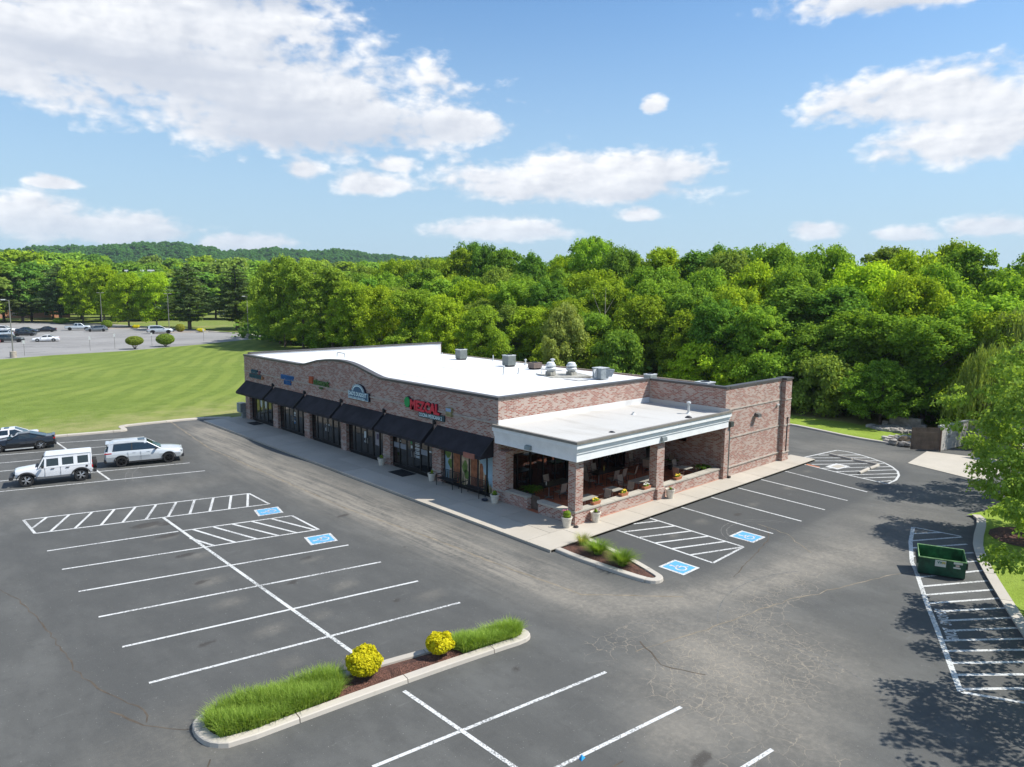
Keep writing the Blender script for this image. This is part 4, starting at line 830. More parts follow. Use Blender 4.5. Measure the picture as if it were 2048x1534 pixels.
hp=empty('roof_hoop',(32.3,57.4,rz_(32.3)),'low metal hoop standing on the roof behind the arch','roof hoop'); MB().tube([(0,-.7,0),(0,-.68,.28),(0,-.55,.36),(0,.55,.36),(0,.68,.28),(0,.7,0)],.04,8).build('hoop',GALV,hp,world=False)
pipe(35.2,22.9,.62,'tall silver flue on the patio roof near its right end',.07,4.03,1); pipe(32.4,24.7,.16,'white stub pipe in the middle of the patio roof',.06,4.06)
def drain(x,y,label): o=empty('roof_drain',(x,y,4.05),label,'roof drain'); MB().lathe([(.2,0),(.18,.04),(.08,.1),(.03,.11)],12).build('drain_dome',BLACKM,o,world=False); return o
drain(34.0,22.1,'dark roof drain at the right end of the patio roof'); drain(27.3,22.1,'dark roof drain near the front corner of the patio roof')
hv=empty('roof_unit',(37.95,23.6,3.95),'pale flat topped unit peeping over the right block parapet','air conditioner'); MB().box(-.42,.42,-.42,.42,0,1.60).build('casing',GALV,hv,world=False); MB().box(-.46,.46,-.46,.46,1.60,1.66).build('top_panel',GALVL,hv,world=False); MB().lathe([(.28,1.66),(.28,1.69),(.1,1.72)],14).build('fan_guard',BLACKM,hv,world=False)
# ================================================================== SIDEWALK THINGS
SWZ=.12
flowers=[sm('pink_petals',(.55,.12,.22),.7),sm('yellow_petals',(.75,.55,.04),.7),sm('white_petals',(.7,.68,.62),.7)]
def leafset(n,cen,rad,size,seed,flat=.3,elong=1.7,up=.35,shell=.55):
    """n leaves on/in an ellipsoid; returns V,F,rand"""
    r=np.random.default_rng(seed); d=r.normal(size=(n,3)); d/=np.linalg.norm(d,axis=1)[:,None]
    rr=(shell+(1-shell)*r.random(n)**.5)[:,None]; P=np.array(cen)+d*rr*np.array(rad)
    nrm=d*np.array([1,1,1])+r.normal(size=(n,3))*.55+np.array([0,0,up]); return leafquads(P,nrm,size*(.7+.6*r.random(n)),r,elong)
def leafquads(P,nrm,s,r,elong=1.6):
    n=len(P); nrm=nrm/np.linalg.norm(nrm,axis=1)[:,None]; a=r.normal(size=(n,3)); a-=nrm*(a*nrm).sum(1)[:,None]; a/=np.linalg.norm(a,axis=1)[:,None]; b=np.cross(nrm,a)
    s=s[:,None]/2; e=s*elong**.5; w=s/elong**.5
    V=np.stack([P-a*e,P-b*w-nrm*s*.1,P+a*e,P+b*w-nrm*s*.1],1).reshape(-1,3); F=np.arange(n*4).reshape(n,4); return V,F,r.random(n)
def leafmesh(name,sets,matl):
    V=np.concatenate([s[0] for s in sets]); R=np.concatenate([s[2] for s in sets]); F=np.arange(len(V)).reshape(-1,4)
    me=newmesh(name,V,F,matl,smooth=False); at_=me.attributes.new('leafrand','FLOAT','FACE'); at_.data.foreach_set('value',R.astype(np.float32)); return me
def pot(x,y,label,plant,r=.24,h=.46):
    o=empty('flower_pot',(x,y,SWZ),label,'flower pot','cream pots on the sidewalk'); MB().lathe([(r*.66,0),(r*.7,.06),(r*.93,h-.09),(r*1.02,h-.08),(r*1.04,h),(r*.9,h),(r*.88,h-.05)],20).build('pot',POT,o,world=False)
    MB().lathe([(r*.87,h-.06),(r*.5,h-.03)],14).build('soil',SOIL,o,world=False)
    if plant: 
        q=link('plant',leafmesh('plant',[leafset(plant[0],(0,0,h+plant[1]*.6),(plant[1]*.9,plant[1]*.9,plant[1]),.09,int(x*7),elong=2.4,shell=.2)],LEAF),o)
        if len(plant)>2:
            m=MB(); 
            for i in range(16): a=random.random()*6.3; rr=random.random()*.2; m.lathe([(.02,0),(.035,.02),(.01,.05)],6,(rr*cos(a),rr*sin(a),h+.1+random.random()*.25))
            m.build('blossoms',flowers[plant[2]],o,world=False)
    return o
pot(23.81,37.6,'cream pot with a small plant beside the brick pier under the fourth awning',(60,.12)); pot(23.94,32.5,'cream pot beside the brick pier left of the benches',(50,.1)); pot(23.78,26.85,'white pot of brown foliage at the foot of the patio front pier',(140,.13))
pot(23.74,21.75,'cream pot of pink and white flowers at the patio corner',(420,.2,0),.25,.5); pot(25.35,21.38,'cream pot with a few shoots against the side low wall',(40,.08),.25,.5); pot(31.35,21.32,'cream pot with one white bloom beside the middle patio pier',(25,.07),.25,.5)
bw=tag(MB().lathe([(.10,0),(.17,.06),(.18,.10),(.16,.10),(.13,.05)],16).build('water_bowl',sm('dark_bowl',(.03,.04,.06),.3),None,(23.62,27.45,SWZ),world=False),'small dark bowl on the sidewalk between bench and pot','bowl')
def bench(y,label):
    o=empty('bench',(23.86,y,SWZ),label,'bench','black metal benches by the mural'); L=.72
    for s in (-L,L):
        MB().tube([(-.24,s,0),(-.24,s,.58),(-.2,s,.62),(.18,s,.62)],.022,8).tube([(.2,s,0),(.2,s,.42),(.28,s,.86)],.022,8).build('bench_end',BLACKM,o,world=False)
    MB().box(-.24,.2,-L,L,.0,.0).build('x',BLACKM,o,world=False) if 0 else None
    for i in range(5): MB().box(-.22+i*.09,-.155+i*.09,-L,L,.40,.425).build('seat_slat',BLACKM,o,world=False)
    for i in range(13):
        y_=-L+.05+i*(2*L-.1)/12; MB().box(.20,.215,y_-.02,y_+.02,.44,.84).xf(Matrix.Translation((.0,0,0))).build('back_slat',BLACKM,o,world=False)
    MB().tube([(.26,-L,.86),(.26,L,.86)],.02,8).tube([(.2,-L,.42),(.2,L,.42)],.02,8).build('back_rail',BLACKM,o,world=False)
bench(30.9,'black metal bench nearer the white pot, left of the two'); bench(28.65,'black metal bench on the right, nearer the patio')
def mat_(pts,label): tag(MB().prism(pts,SWZ+.002,SWZ+.017).build('door_mat',RUB,None),label,'door mat','black mats at the shop doors')
mat_([(23.3,55.55),(23.3,57.0),(24.15,57.0),(24.15,55.55)],'black door mat outside the far left shop'); mat_([(23.15,34.3),(23.15,35.85),(24.15,35.85),(24.15,34.3)],'black door mat outside the restaurant door')
eb=empty('electric_cabinet',(24.0,59.5,0),'grey electric cabinet on a pedestal at the far left corner of the building','utility box')
MB().box(23.95,24.25,59.26,59.62,.0,.62).build('pedestal',GALV,eb); MB().box(23.75,24.3,59.24,60.0,.62,1.4).build('cabinet',GALV,eb); MB().box(23.735,23.749,59.62,59.98,.66,1.36).build('cabinet_door',sm('blue_grey_metal',(.25,.31,.34),.5),eb)
lt=MB().lathe([(.05,0),(.05,.01)],8).build('x',BLACKM,None) if 0 else None
tl=tag(MB().lathe([(.12,0),(.13,.03),(.10,.07)],10).build('ground_light',BLACKM,None,(24.05,21.45,SWZ),world=False),'small round black ground light at the foot of the patio corner','ground light')
lit_=MB().add([(0,0,0),(.16,.02,.01),(.14,.13,.05),(.02,.1,.0),(.07,.06,.09)],[(0,1,4),(1,2,4),(2,3,4),(3,0,4)]).build('wrapper',sm('blue_plastic',(.02,.28,.6),.4),None,(11.85,10.25,.004),world=False); tag(lit_,'crumpled blue wrapper lying beside the painted line in the foreground','litter')
# ================================================================== PATIO FURNITURE
PZ=.13
def table(x,y,w,d,label,m=TABLE,rz=0,legs=None):
    o=empty('patio_table',(x,y,PZ),label,'table','tables on the patio',rz); MB().box(-w/2,w/2,-d/2,d/2,.70,.74).build('tabletop',m,o,world=False,bevel=.005)
    for lx in (legs or [0]):
        MB().lathe([(.03,.03),(.03,.70)],10,(lx,0,0)).build('leg',STEEL,o,world=False); MB().box(lx-.32,lx+.32,-.035,.035,0,.035).box(lx-.035,lx+.035,-.32,.32,.0,.034).build('foot',STEEL,o,world=False)
table(27.1,25.65,1.9,.8,'long dark table nearest the sidewalk front',TDARK,0,[-.55,.55]); table(31.2,25.55,2.3,.8,'long dark table under the patio windows',TDARK,.0,[-.7,.7]); table(26.15,22.75,1.15,.7,'grey table just behind the corner pier'); table(28.4,22.83,.8,.72,'small square grey table behind the second wall planter')
table(31.1,22.93,1.75,.72,'long grey table behind the middle pier',TABLE,0,[-.4,.4]); table(35.1,22.98,.75,.72,'small square table near the right end of the low wall'); table(35.3,25.6,.75,.72,'small square table in the shaded back corner')
def chair_(x,y,rz,label,m=SLING,proto=[None]):
    if proto[0] is None:
        o=empty('patio_chair',(x,y,PZ),label,'chair','sling chairs on the patio',rz)
        MB().box(-.22,.22,-.22,.22,.42,.445).build('seat',SLING,o,world=False)
        MB().add([(-.24,-.21,.47),(-.24,.21,.47),(-.33,.21,.93),(-.33,-.21,.93),(-.26,-.21,.47),(-.26,.21,.47),(-.35,.21,.93),(-.35,-.21,.93)],[(0,1,2,3),(4,7,6,5),(0,4,5,1),(3,2,6,7),(0,3,7,4),(1,5,6,2)]).build('backrest',SLING,o,world=False)
        for s in (-.23,.23):
            MB().tube([(.22,s,0),(.2,s,.43),(.2,s,.66),(-.26,s,.66)],.014,6).build('arm',CHF,o,world=False); MB().tube([(-.28,s,0),(-.22,s,.43),(-.34,s,.95)],.014,6).build('leg',CHF,o,world=False)
        proto[0]=o; return o
    return copy_tree(proto[0],None,(x,y,PZ),rz,label=label)
for x,y,rz,l in [(26.7,25.0,pi/2,'chair facing the long front table from the near side, left one'),(27.5,25.0,pi/2,'chair facing the long front table from the near side, right one'),(27.3,26.3,-pi/2,'chair behind the long front table against the glass'),
    (29.6,25.4,-.2,'chair turned sideways at the left end of the window table'),(30.9,24.9,pi/2,'left chair on the near side of the window table'),(31.6,24.9,pi/2+.1,'middle chair on the near side of the window table'),(32.5,24.8,pi/2+.4,'right chair pulled out from the window table'),
    (30.4,26.25,-pi/2,'left chair behind the window table'),(31.2,26.25,-pi/2,'right chair behind the window table'),(30.3,23.6,-pi/2-.1,'chair behind the long grey table'),(29.3,22.6,pi,'chair at the right of the small square grey table'),
    (27.3,22.5,pi,'chair between the corner table and the small square table'),(34.9,26.4,-pi/2,'chair in the shaded back corner facing the front'),(34.6,25.2,.3,'chair left of the back corner table'),(35.6,23.7,-pi/2,'dark chair behind the right hand square table'),(34.3,22.8,0,'chair left of the right hand square table'),(36.2,24.9,pi-.3,'chair beside the brick end wall')]:
    chair_(x,y,rz,l)
ca=empty('caddy',(26.3,25.6,PZ+.74),'small bottle caddy on the long front table','caddy'); MB().lathe([(.03,0),(.03,.14),(.012,.18),(.012,.22)],8).build('bottle',sm('clear_bottle',(.5,.5,.48),.2),ca,world=False)
cb=empty('caddy',(31.0,25.6,PZ+.74),'yellowish bottle standing on the window table','caddy'); MB().lathe([(.035,0),(.035,.2),(.014,.25),(.014,.3)],8).build('bottle',sm('amber_bottle',(.4,.28,.05),.2),cb,world=False)
tvs=empty('television',(XR,24.65,2.0),'flat black television on the brick end wall of the patio','television'); MB().box(XR-.09,XR-.04,24.2,25.15,1.95,2.5).build('screen',sm('tv_screen',(.008,.008,.01),.15,var=0),tvs); MB().box(XR-.04,XR,24.5,24.8,2.1,2.3).build('bracket',BLACKM,tvs)
ub=empty('speaker_box',(XR,23.9,2.4),'small pale box high on the patio end wall beside the television','box'); MB().box(XR-.2,XR,23.78,24.1,2.3,2.55).build('casing',sm('beige_box',(.38,.34,.28),.6),ub)
bx=empty('wall_box',(35.2,YM,1.4),'small teal box on the brick beside the patio doors','box'); MB().box(35.05,35.35,YM-.1,YM,1.2,1.62).build('casing',sm('teal_box',(.10,.22,.23),.6),bx)
def wallplanter(x,label,c,wp=[0]):
    o=empty('wall_planter',(x,21.86,.77),label,'planter','terracotta planters on the low wall'); MB().add([(-.24,-.09,0),(.24,-.09,0),(.24,.09,0),(-.24,.09,0),(-.28,-.12,.15),(.28,-.12,.15),(.28,.12,.15),(-.28,.12,.15)],[(0,3,2,1),(4,5,6,7),(0,1,5,4),(1,2,6,5),(2,3,7,6),(3,0,4,7)]).build('trough',TERRA,o,world=False)
    link('plant',leafmesh('plant',[leafset(110,(0,0,.2),(.24,.10,.09),.07,int(x*3),shell=.1)],LEAF),o); m=MB()
    for i in range(9): m.lathe([(.03,0),(.05,.02),(.015,.05)],6,(random.uniform(-.2,.2),random.uniform(-.07,.07),.2+random.random()*.1))
    m.build('blossoms',flowers[c],o,world=False)
wallplanter(25.9,'terracotta trough with yellow flowers nearest the corner pier',1); wallplanter(28.05,'terracotta trough with yellow flowers in the middle of the left low wall',1); wallplanter(29.95,'terracotta trough with white flowers just left of the middle pier',2); wallplanter(32.8,'terracotta trough with yellow flowers right of the middle pier',1)
# ================================================================== GRASSES, SHRUBS
def blades(roots,h,lean,w,seed,seg=3):
    r=np.random.default_rng(seed); n=len(roots); a=r.random(n)*2*pi; H=h*(.55+.6*r.random(n)); Ln=lean*(.2+1.2*r.random(n)); dr=np.stack([np.cos(a),np.sin(a)],1); sd=np.stack([-np.sin(a),np.cos(a)],1); V=[]
    for k in range(seg+1):
        t=k/seg; c=roots[:,:2]+dr*(Ln*t*t)[:,None]; z=roots[:,2]+H*(t-.18*t*t*(Ln/lean)); ww=(w*(1-t*.93))/2
        V.append(np.concatenate([c-sd*ww,z[:,None]],1)); V.append(np.concatenate([c+sd*ww,z[:,None]],1))
    V=np.stack(V,1); b=(np.arange(n)*2*(seg+1))[:,None]
    F=np.concatenate([b+np.array([2*k,2*k+1,2*k+3,2*k+2]) for k in range(seg)],1).reshape(-1,4); R=np.repeat(r.random(n),seg); return V.reshape(-1,3),F,R
def blademesh(name,data,matl):
    V,F,R=data; me=newmesh(name,V,F,matl); at_=me.attributes.new('leafrand','FLOAT','FACE'); at_.data.foreach_set('value',R.astype(np.float32)); return me
def bed(P,n,seed):
    r=np.random.default_rng(seed); xs=np.array(P)[:,0]; ys=np.array(P)[:,1]; q=np.stack([r.uniform(xs.min(),xs.max(),n*3),r.uniform(ys.min(),ys.max(),n*3)],1); q=q[inpoly(P)(q[:,0],q[:,1])][:n]; return np.concatenate([q,np.full((len(q),1),.11)],1)
def hedge(P,n,label,seed,h):
    q=bed(P,n,seed); hh=h*(.62+.34*np.sin(q[:,0]*1.9+q[:,1]*2.3+seed)**2+.22*np.sin(q[:,0]*5.3+q[:,1]*7.1)**2)
    o=link('ornamental_grass',blademesh('ornamental_grass',blades(q,hh,.30,.022,seed),BLADE)); tag(o,label,'ornamental grass',kind='stuff'); o.color=(1,1,1,1)
hedge([(5.75,17.4),(5.85,16.65),(6.6,16.42),(8.9,16.35),(9.25,16.7),(9.3,17.25),(8.9,17.45),(6.6,17.78),(6.0,17.75)],15000,'thick bright green grass clump filling the near left end of the island',11,.50)
hedge([(12.75,16.6),(12.85,15.9),(14.7,15.55),(15.1,15.7),(14.95,16.05),(13.2,16.5)],8500,'thick green grass clump filling the far right end of the island',12,.46)
def shrub(name,x,y,z,R,hh,n,leaf,m,label,cat,group=None,seed=1,lumps=9,stemh=.1,col=(1,1,1,1)):
    r=random.Random(seed); o=empty(name,(x,y,z),label,cat,group); sets=[leafset(int(n*.55),(0,0,stemh+hh*.5),(R,R,hh*.5),leaf,seed,up=.5,shell=.8)]
    for i in range(lumps):
        a=r.random()*6.28; e=r.uniform(-.2,1.2); k=r.uniform(.66,.95); k*=1.08; c=(R*k*cos(a)*cos(e),R*k*sin(a)*cos(e),stemh+hh*.5+hh*.5*k*sin(e)); sets.append(leafset(int(n*.45/lumps),c,(R*.34,R*.34,hh*.2),leaf,seed*50+i,up=.4,shell=.6))
    f=link('foliage',leafmesh('foliage',sets,m),o); f.color=col; b=MB()
    for i in range(5): a=i*1.26; b.tube([(0.02*cos(a),.02*sin(a),-.02),(R*.5*cos(a),R*.5*sin(a),stemh+hh*.45)],[.02,.008],5)
    b.build('stems',BARK,o,world=False); return o
shrub('yellow_shrub',9.93,16.75,.12,.50,.68,4200,.075,YELLOW,'bright yellow rounded shrub, the larger one, beside the left grass clump','shrub','yellow shrubs on the island',3)
shrub('yellow_shrub',12.22,16.30,.12,.40,.58,3000,.07,YELLOW,'bright yellow rounded shrub, the smaller one, beside the right grass clump','shrub','yellow shrubs on the island',4)
def tuft(x,y,h,n,label,col,seed,lean):
    r=np.random.default_rng(seed); a=r.random(n)*6.28; rr=.16*r.random(n)**.5; q=np.stack([x*0+rr*np.cos(a),rr*np.sin(a),np.zeros(n)],1)
    o=empty('grass_tuft',(x,y,.12),label,'grass tuft','grass tufts on the corner island'); f=link('blades',blademesh('blades',blades(q,np.full(len(q),h),lean,.017,seed,4),BLADE),o); f.color=col
tuft(22.6,19.75,.50,500,'pale straw tipped grass tuft nearest the sidewalk',(1.5,1.1,1.9,1),31,.34); tuft(22.2,18.55,.58,1500,'bright green round grass tuft in the middle of the corner island',(.9,.95,.8,1),32,.55); tuft(22.0,17.1,.60,1600,'bright green round grass tuft nearest the kerb tip',(.9,.95,.8,1),33,.58)
def fern(x,y,z,R,label,seed,potty=True):
    o=empty('potted_fern',(x,y,PZ),label,'fern','ferns on the patio'); 
    MB().lathe([(.14,0),(.2,z-.2),(.22,z-.18),(.19,z-.18)],14).build('pot',sm('dark_pot',(.05,.045,.04),.6),o,world=False); r=np.random.default_rng(seed); n=60; V=[];Q=[];Nn=[];Sz=[]
    for i in range(n):
        a=r.random()*6.28; L=R*(.6+.5*r.random())
        for k in range(16):
            t=(k+1)/16; Q.append((L*t*cos(a)+r.normal()*.015,L*t*sin(a)+r.normal()*.015,z-.15+.45*R*sin(t*2.4)*(.8+.0*t))); Nn.append((r.normal()*.4,r.normal()*.4,1)); Sz.append(.11*(1.1-t*.7))
    f=link('fronds',leafmesh('fronds',[leafquads(np.array(Q),np.array(Nn),np.array(Sz),r,2.2)],FERN),o)
fern(25.0,25.4,.75,.75,'large green fern spilling over the front patio wall',41); fern(36.3,22.5,.65,.6,'dark green fern in the right corner of the patio behind the low wall',42); fern(36.2,26.3,1.3,.6,'tall dark fern in the shaded back corner of the patio',43); fern(36.6,24.9,.6,.45,'shadowed fern beneath the television',44)
print('patio ok')
# ================================================================== VEHICLES
TYRE=sm('tyre_rubber',(.018,.018,.019),.8,var=.2,vs=8); CGL=sm('car_glass',(.012,.02,.024),.04,var=0,ior=1.8); PLAS=sm('black_plastic',(.025,.025,.027),.55,var=0); RIMD=sm('dark_alloy',(.03,.03,.032),.35,.6,var=0); RIML=sm('bright_alloy',(.55,.56,.58),.28,.7,var=0)
REDL=sm('red_lamp',(.45,.01,.012),.25,var=0); HEADL=sm('headlamp_lens',(.55,.58,.6),.1,var=0); WELL=sm('wheel_well',(.008,.008,.008),.9,var=0); WSC=sm('windscreen_glass',(.03,.075,.085),.05,var=0,ior=1.8)
def paint(name,c,metal=0.): return sm('paint_'+name,c,.32,metal,var=0,coat=.8)
def wheel(parent,x,y,r,w,rim,spokes=5,side=1):
    o=empty('wheel',(x,y,r),None,None); o.parent=parent
    prof=[(r*.64,-w/2),(r*.93,-w/2),(r,-w*.36),(r,w*.36),(r*.93,w/2),(r*.64,w/2)]
    m=MB(); n=22; V=[];F=[]
    for q,z in prof: V+=[(q*cos(2*pi*k/n),z,q*sin(2*pi*k/n)) for k in range(n)]
    for i in range(5): F+=[(i*n+k,(i+1)*n+k,(i+1)*n+(k+1)%n,i*n+(k+1)%n) for k in range(n)]
    m.add(V,F).build('tyre',TYRE,o,world=False,smooth=False)
    d=MB(); R=r*.65; yo=side*w*.34
    V=[(R*cos(2*pi*k/n),yo,R*sin(2*pi*k/n)) for k in range(n)]; V2=[(R*.9*cos(2*pi*k/n),yo+side*.04,R*.9*sin(2*pi*k/n)) for k in range(n)]
    d.add(V+V2,[(k,(k+1)%n,n+(k+1)%n,n+k) for k in range(n)])
    for k in range(spokes):
        a=2*pi*k/spokes
        for s_ in (-.16,.16):
            p0=(R*.12*cos(a),yo+side*.05,R*.12*sin(a)); p1=(R*.93*cos(a+s_),yo+side*.035,R*.93*sin(a+s_)); d.tube([p0,p1],[r*.07,r*.05],4)
    V=[(R*.22*cos(2*pi*k/10),yo+side*.07,R*.22*sin(2*pi*k/10)) for k in range(10)]; d.add(V,[tuple(range(10))])
    d.build('rim',rim,o,world=False)
    MB().add([(R*.95*cos(2*pi*k/n),yo-side*.02,R*.95*sin(2*pi*k/n)) for k in range(n)],[tuple(range(n))]).build('wheel_disc',WELL,o,world=False)
def loft(st,name,m,parent,cuts=None,smooth=True,sub=0):
    """st: (x, zb, wb, zm, wm, zs, ws, zt, wt) section from sill to crown; mirrored"""
    V=[];F=[]; 
    for (x,zb,wb,zm,wm,zs,ws,zt,wt) in st:
        h=[(wb*.92,zb),(wb,zb+.06),(wm,zm),((wm+ws)/2+.006,(zm+zs)/2),(ws,zs),((ws+wt)/2+.02,(zs*.4+zt*.6)),(wt,zt-.006),(wt*.5,zt)]
        V+=[(x,-a,b) for a,b in h]+[(x,a,b) for a,b in h[::-1]]
    k=16; n=len(st)
    for i in range(n-1): F+=[(i*k+j,i*k+(j+1)%k,(i+1)*k+(j+1)%k,(i+1)*k+j) for j in range(k)]
    F+=[tuple(range(k-1,-1,-1)),tuple((n-1)*k+j for j in range(k))]
    me=newmesh(name,V,F,m); bm=bmesh.new(); bm.from_mesh(me); bmesh.ops.recalc_face_normals(bm,faces=bm.faces); bm.to_mesh(me); bm.free()
    o=link(name,me,parent)
    if cuts:
        tmp=[]
        for (x,z,r) in cuts:
            c=MB(); n=24; c.add([(x+r*cos(2*pi*q/n),-2,z+r*sin(2*pi*q/n)) for q in range(n)]+[(x+r*cos(2*pi*q/n),2,z+r*sin(2*pi*q/n)) for q in range(n)],[tuple(range(n)),tuple(range(2*n-1,n-1,-1))]+[(q,n+q,n+(q+1)%n,(q+1)%n) for q in range(n)])
            co=link('cut',newmesh('cut',c.V,c.F,WELL),parent); tmp.append(co); md=o.modifiers.new('b','BOOLEAN'); md.object=co; md.operation='DIFFERENCE'; md.solver='EXACT'
        dg=bpy.context.evaluated_depsgraph_get(); me2=bpy.data.meshes.new_from_object(o.evaluated_get(dg)); o.modifiers.clear(); o.data=me2; me2.name=name
        if len(me2.materials)<2: me2.materials.append(WELL)
        for c in tmp: bpy.data.objects.remove(c)
    if smooth:
        bm=bmesh.new(); bm.from_mesh(o.data)
        for f in bm.faces: f.smooth=len(f.verts)<=4 and f.calc_area()<2.5
        for e in bm.edges: e.smooth=e.calc_face_angle(0)<.55
        bm.to_mesh(o.data); bm.free()
    return o
def cabin(st,glass,parent):
    """greenhouse: stations (x, z_base, w_base, z_top, w_top)"""
    V=[];F=[]
    for (x,zb,wb,zt,wt) in st: V+=[(x,-wb,zb),(x,-wt,zt-.05),(x,-wt*.9,zt),(x,wt*.9,zt),(x,wt,zt-.05),(x,wb,zb)]
    n=len(st); k=6
    for i in range(n-1): F+=[(i*k+j,i*k+(j+1)%k,(i+1)*k+(j+1)%k,(i+1)*k+j) for j in range(k)]
    F+=[tuple(range(k-1,-1,-1)),tuple((n-1)*k+j for j in range(k))]
    me=newmesh('glasshouse',V,F,glass); bm=bmesh.new(); bm.from_mesh(me); bmesh.ops.recalc_face_normals(bm,faces=bm.faces); bm.to_mesh(me); bm.free(); return link('window_glass',me,parent)
def sidept(st,x,t,out=.012):
    """point on the cabin side plane"""
    for a,b in zip(st[:-1],st[1:]):
        lo,hi=sorted((a[0],b[0]))
        if lo-1e-6<=x<=hi+1e-6:
            f=(x-a[0])/((b[0]-a[0]) or 1); q=[a[i]+(b[i]-a[i])*f for i in range(5)]
            return (q[2]+(q[4]-q[2])*t+out, q[1]+(q[3]-.05-q[1])*t)
    return (st[0][2],st[0][1])
def strip(st,xa0,xa1,xb0,xb1,m,name,parent,t0=0.,t1=1.,out=.014):
    """side pillar between x-range (xa0..xa1) at the belt and (xb0..xb1) at the roof, both sides"""
    for s in (-1,1):
        P=[]
        for x,t in ((xa0,t0),(xa1,t0),(xb1,t1),(xb0,t1)):
            y,z=sidept(st,x,t,out); P.append((x,s*y,z))
        Q=[(p[0],p[1]-s*.02,p[2]) for p in P]
        MB().add(P+Q,[(0,1,2,3),(7,6,5,4),(0,4,5,1),(1,5,6,2),(2,6,7,3),(3,7,4,0)]).build(name,m,parent,world=False)
def car(name,loc,rz,label,kind,color,scale=1.,detail=True,cat=None,group=None,rim=None):
    o=empty(name,loc,label,cat or {'suv':'SUV','jeep':'SUV','coupe':'car','sedan':'car','pickup':'pickup truck','wagon':'car'}[kind],group,rz,scale=scale); P=color
    if kind=='jeep':
        L,W,wb,r,ww=4.7,.80,3.0,.42,.27; fx,rx=1.50,-1.50
        st=[(-2.15,.62,.72,.8,.76,1.08,.76,1.10,.72),(-2.13,.5,.76,.8,.80,1.10,.79,1.13,.76),(-1.0,.48,.78,.8,.81,1.11,.79,1.14,.76),(.55,.48,.78,.8,.81,1.11,.79,1.14,.76),(.85,.5,.76,.8,.76,1.08,.72,1.16,.62),(1.95,.52,.62,.8,.66,1.00,.62,1.07,.52),(2.08,.55,.58,.8,.62,.98,.58,1.03,.48)]
        cuts=[(fx,.42,.50),(rx,.42,.50)]
        cs=[(.86,1.12,.76,1.14,.74),(.48,1.12,.77,1.83,.67),(-2.02,1.12,.77,1.86,.68),(-2.12,1.12,.76,1.84,.67)]
    elif kind=='suv':
        L,W,wb,r,ww=5.2,.96,3.08,.39,.26; fx,rx=1.62,-1.46
        st=[(-2.5,.55,.78,.75,.86,1.05,.84,1.10,.78),(-2.40,.38,.86,.75,.94,1.10,.90,1.15,.82),(-1.5,.33,.90,.75,.97,1.12,.92,1.16,.84),(.4,.33,.90,.75,.97,1.10,.92,1.15,.84),(1.0,.33,.90,.75,.97,1.06,.90,1.14,.76),(1.9,.34,.88,.75,.95,.98,.86,1.07,.72),(2.42,.36,.80,.72,.88,.90,.80,.99,.66),(2.58,.42,.68,.70,.74,.84,.68,.88,.55)]
        cuts=[(fx,.39,.45),(rx,.39,.45)]
        cs=[(1.12,1.12,.84,1.15,.78),(.22,1.10,.88,1.70,.66),(-.5,1.10,.88,1.77,.68),(-1.9,1.11,.87,1.74,.67),(-2.30,1.11,.84,1.62,.64),(-2.46,1.08,.80,1.14,.74)]
    elif kind=='pickup':
        L,W,wb,r,ww=5.8,.98,3.7,.42,.27; fx,rx=1.9,-1.75
        st=[(-2.85,.6,.9,.85,.96,1.15,.94,1.2,.92),(-2.8,.5,.92,.85,.98,1.18,.95,1.22,.92),(0,.48,.92,.85,.99,1.18,.95,1.22,.92),(1.3,.48,.92,.85,.99,1.16,.94,1.24,.82),(2.6,.5,.88,.85,.96,1.1,.9,1.18,.78),(2.85,.55,.82,.85,.9,1.02,.84,1.08,.74)]
        cuts=[(fx,.42,.49),(rx,.42,.49)]
        cs=[(1.45,1.2,.86,1.24,.8),(.75,1.2,.90,1.82,.68),(-.6,1.2,.90,1.86,.70),(-.85,1.2,.88,1.24,.84)]
    else:
        two=kind=='coupe'; L,W,wb,r,ww=4.75,.92,2.74,.34,.24; fx,rx=1.42,-1.36
        if kind=='wagon': 
            cs=[(1.0,.98,.80,1.0,.74),(.25,.97,.83,1.50,.60),(-1.6,.98,.82,1.52,.6),(-2.2,.98,.76,1.05,.68)]
        elif two: cs=[(.80,.92,.78,.94,.72),(.05,.93,.82,1.31,.58),(-.7,.94,.83,1.34,.58),(-1.75,.98,.72,1.02,.6)]
        else: cs=[(.98,.93,.80,.95,.74),(.2,.94,.83,1.38,.60),(-.75,.95,.83,1.41,.60),(-1.62,.98,.76,1.02,.66)]
        hk=.86 if not two else .84
        st=[(-2.36,.42,.66,.6,.76,.86,.72,.94,.66),(-2.25,.28,.78,.58,.88,.93,.80,1.0,.72),(-1.5,.22,.84,.58,.92,.96,.83,1.0,.74),(0,.20,.84,.55,.92,.93,.84,.96,.76),(.9,.20,.84,.55,.92,.89,.82,.95,.7),(1.7,.22,.82,.52,.9,.78,.76,.86,.62),(2.25,.24,.74,.48,.82,.66,.70,.73,.55),(2.4,.3,.6,.46,.68,.58,.58,.62,.45)]
        cuts=[(fx,.34,.385),(rx,.34,.385)]
    body=loft(st,'body',P,o,cuts)
    gl=cabin(cs,CGL,o)
    # roof panel and pillars
    top=[c for c in cs if c[3]>cs[0][3]+.15]; V=[];F=[]
    zt=[(c[0],c[3],c[4]) for c in top]
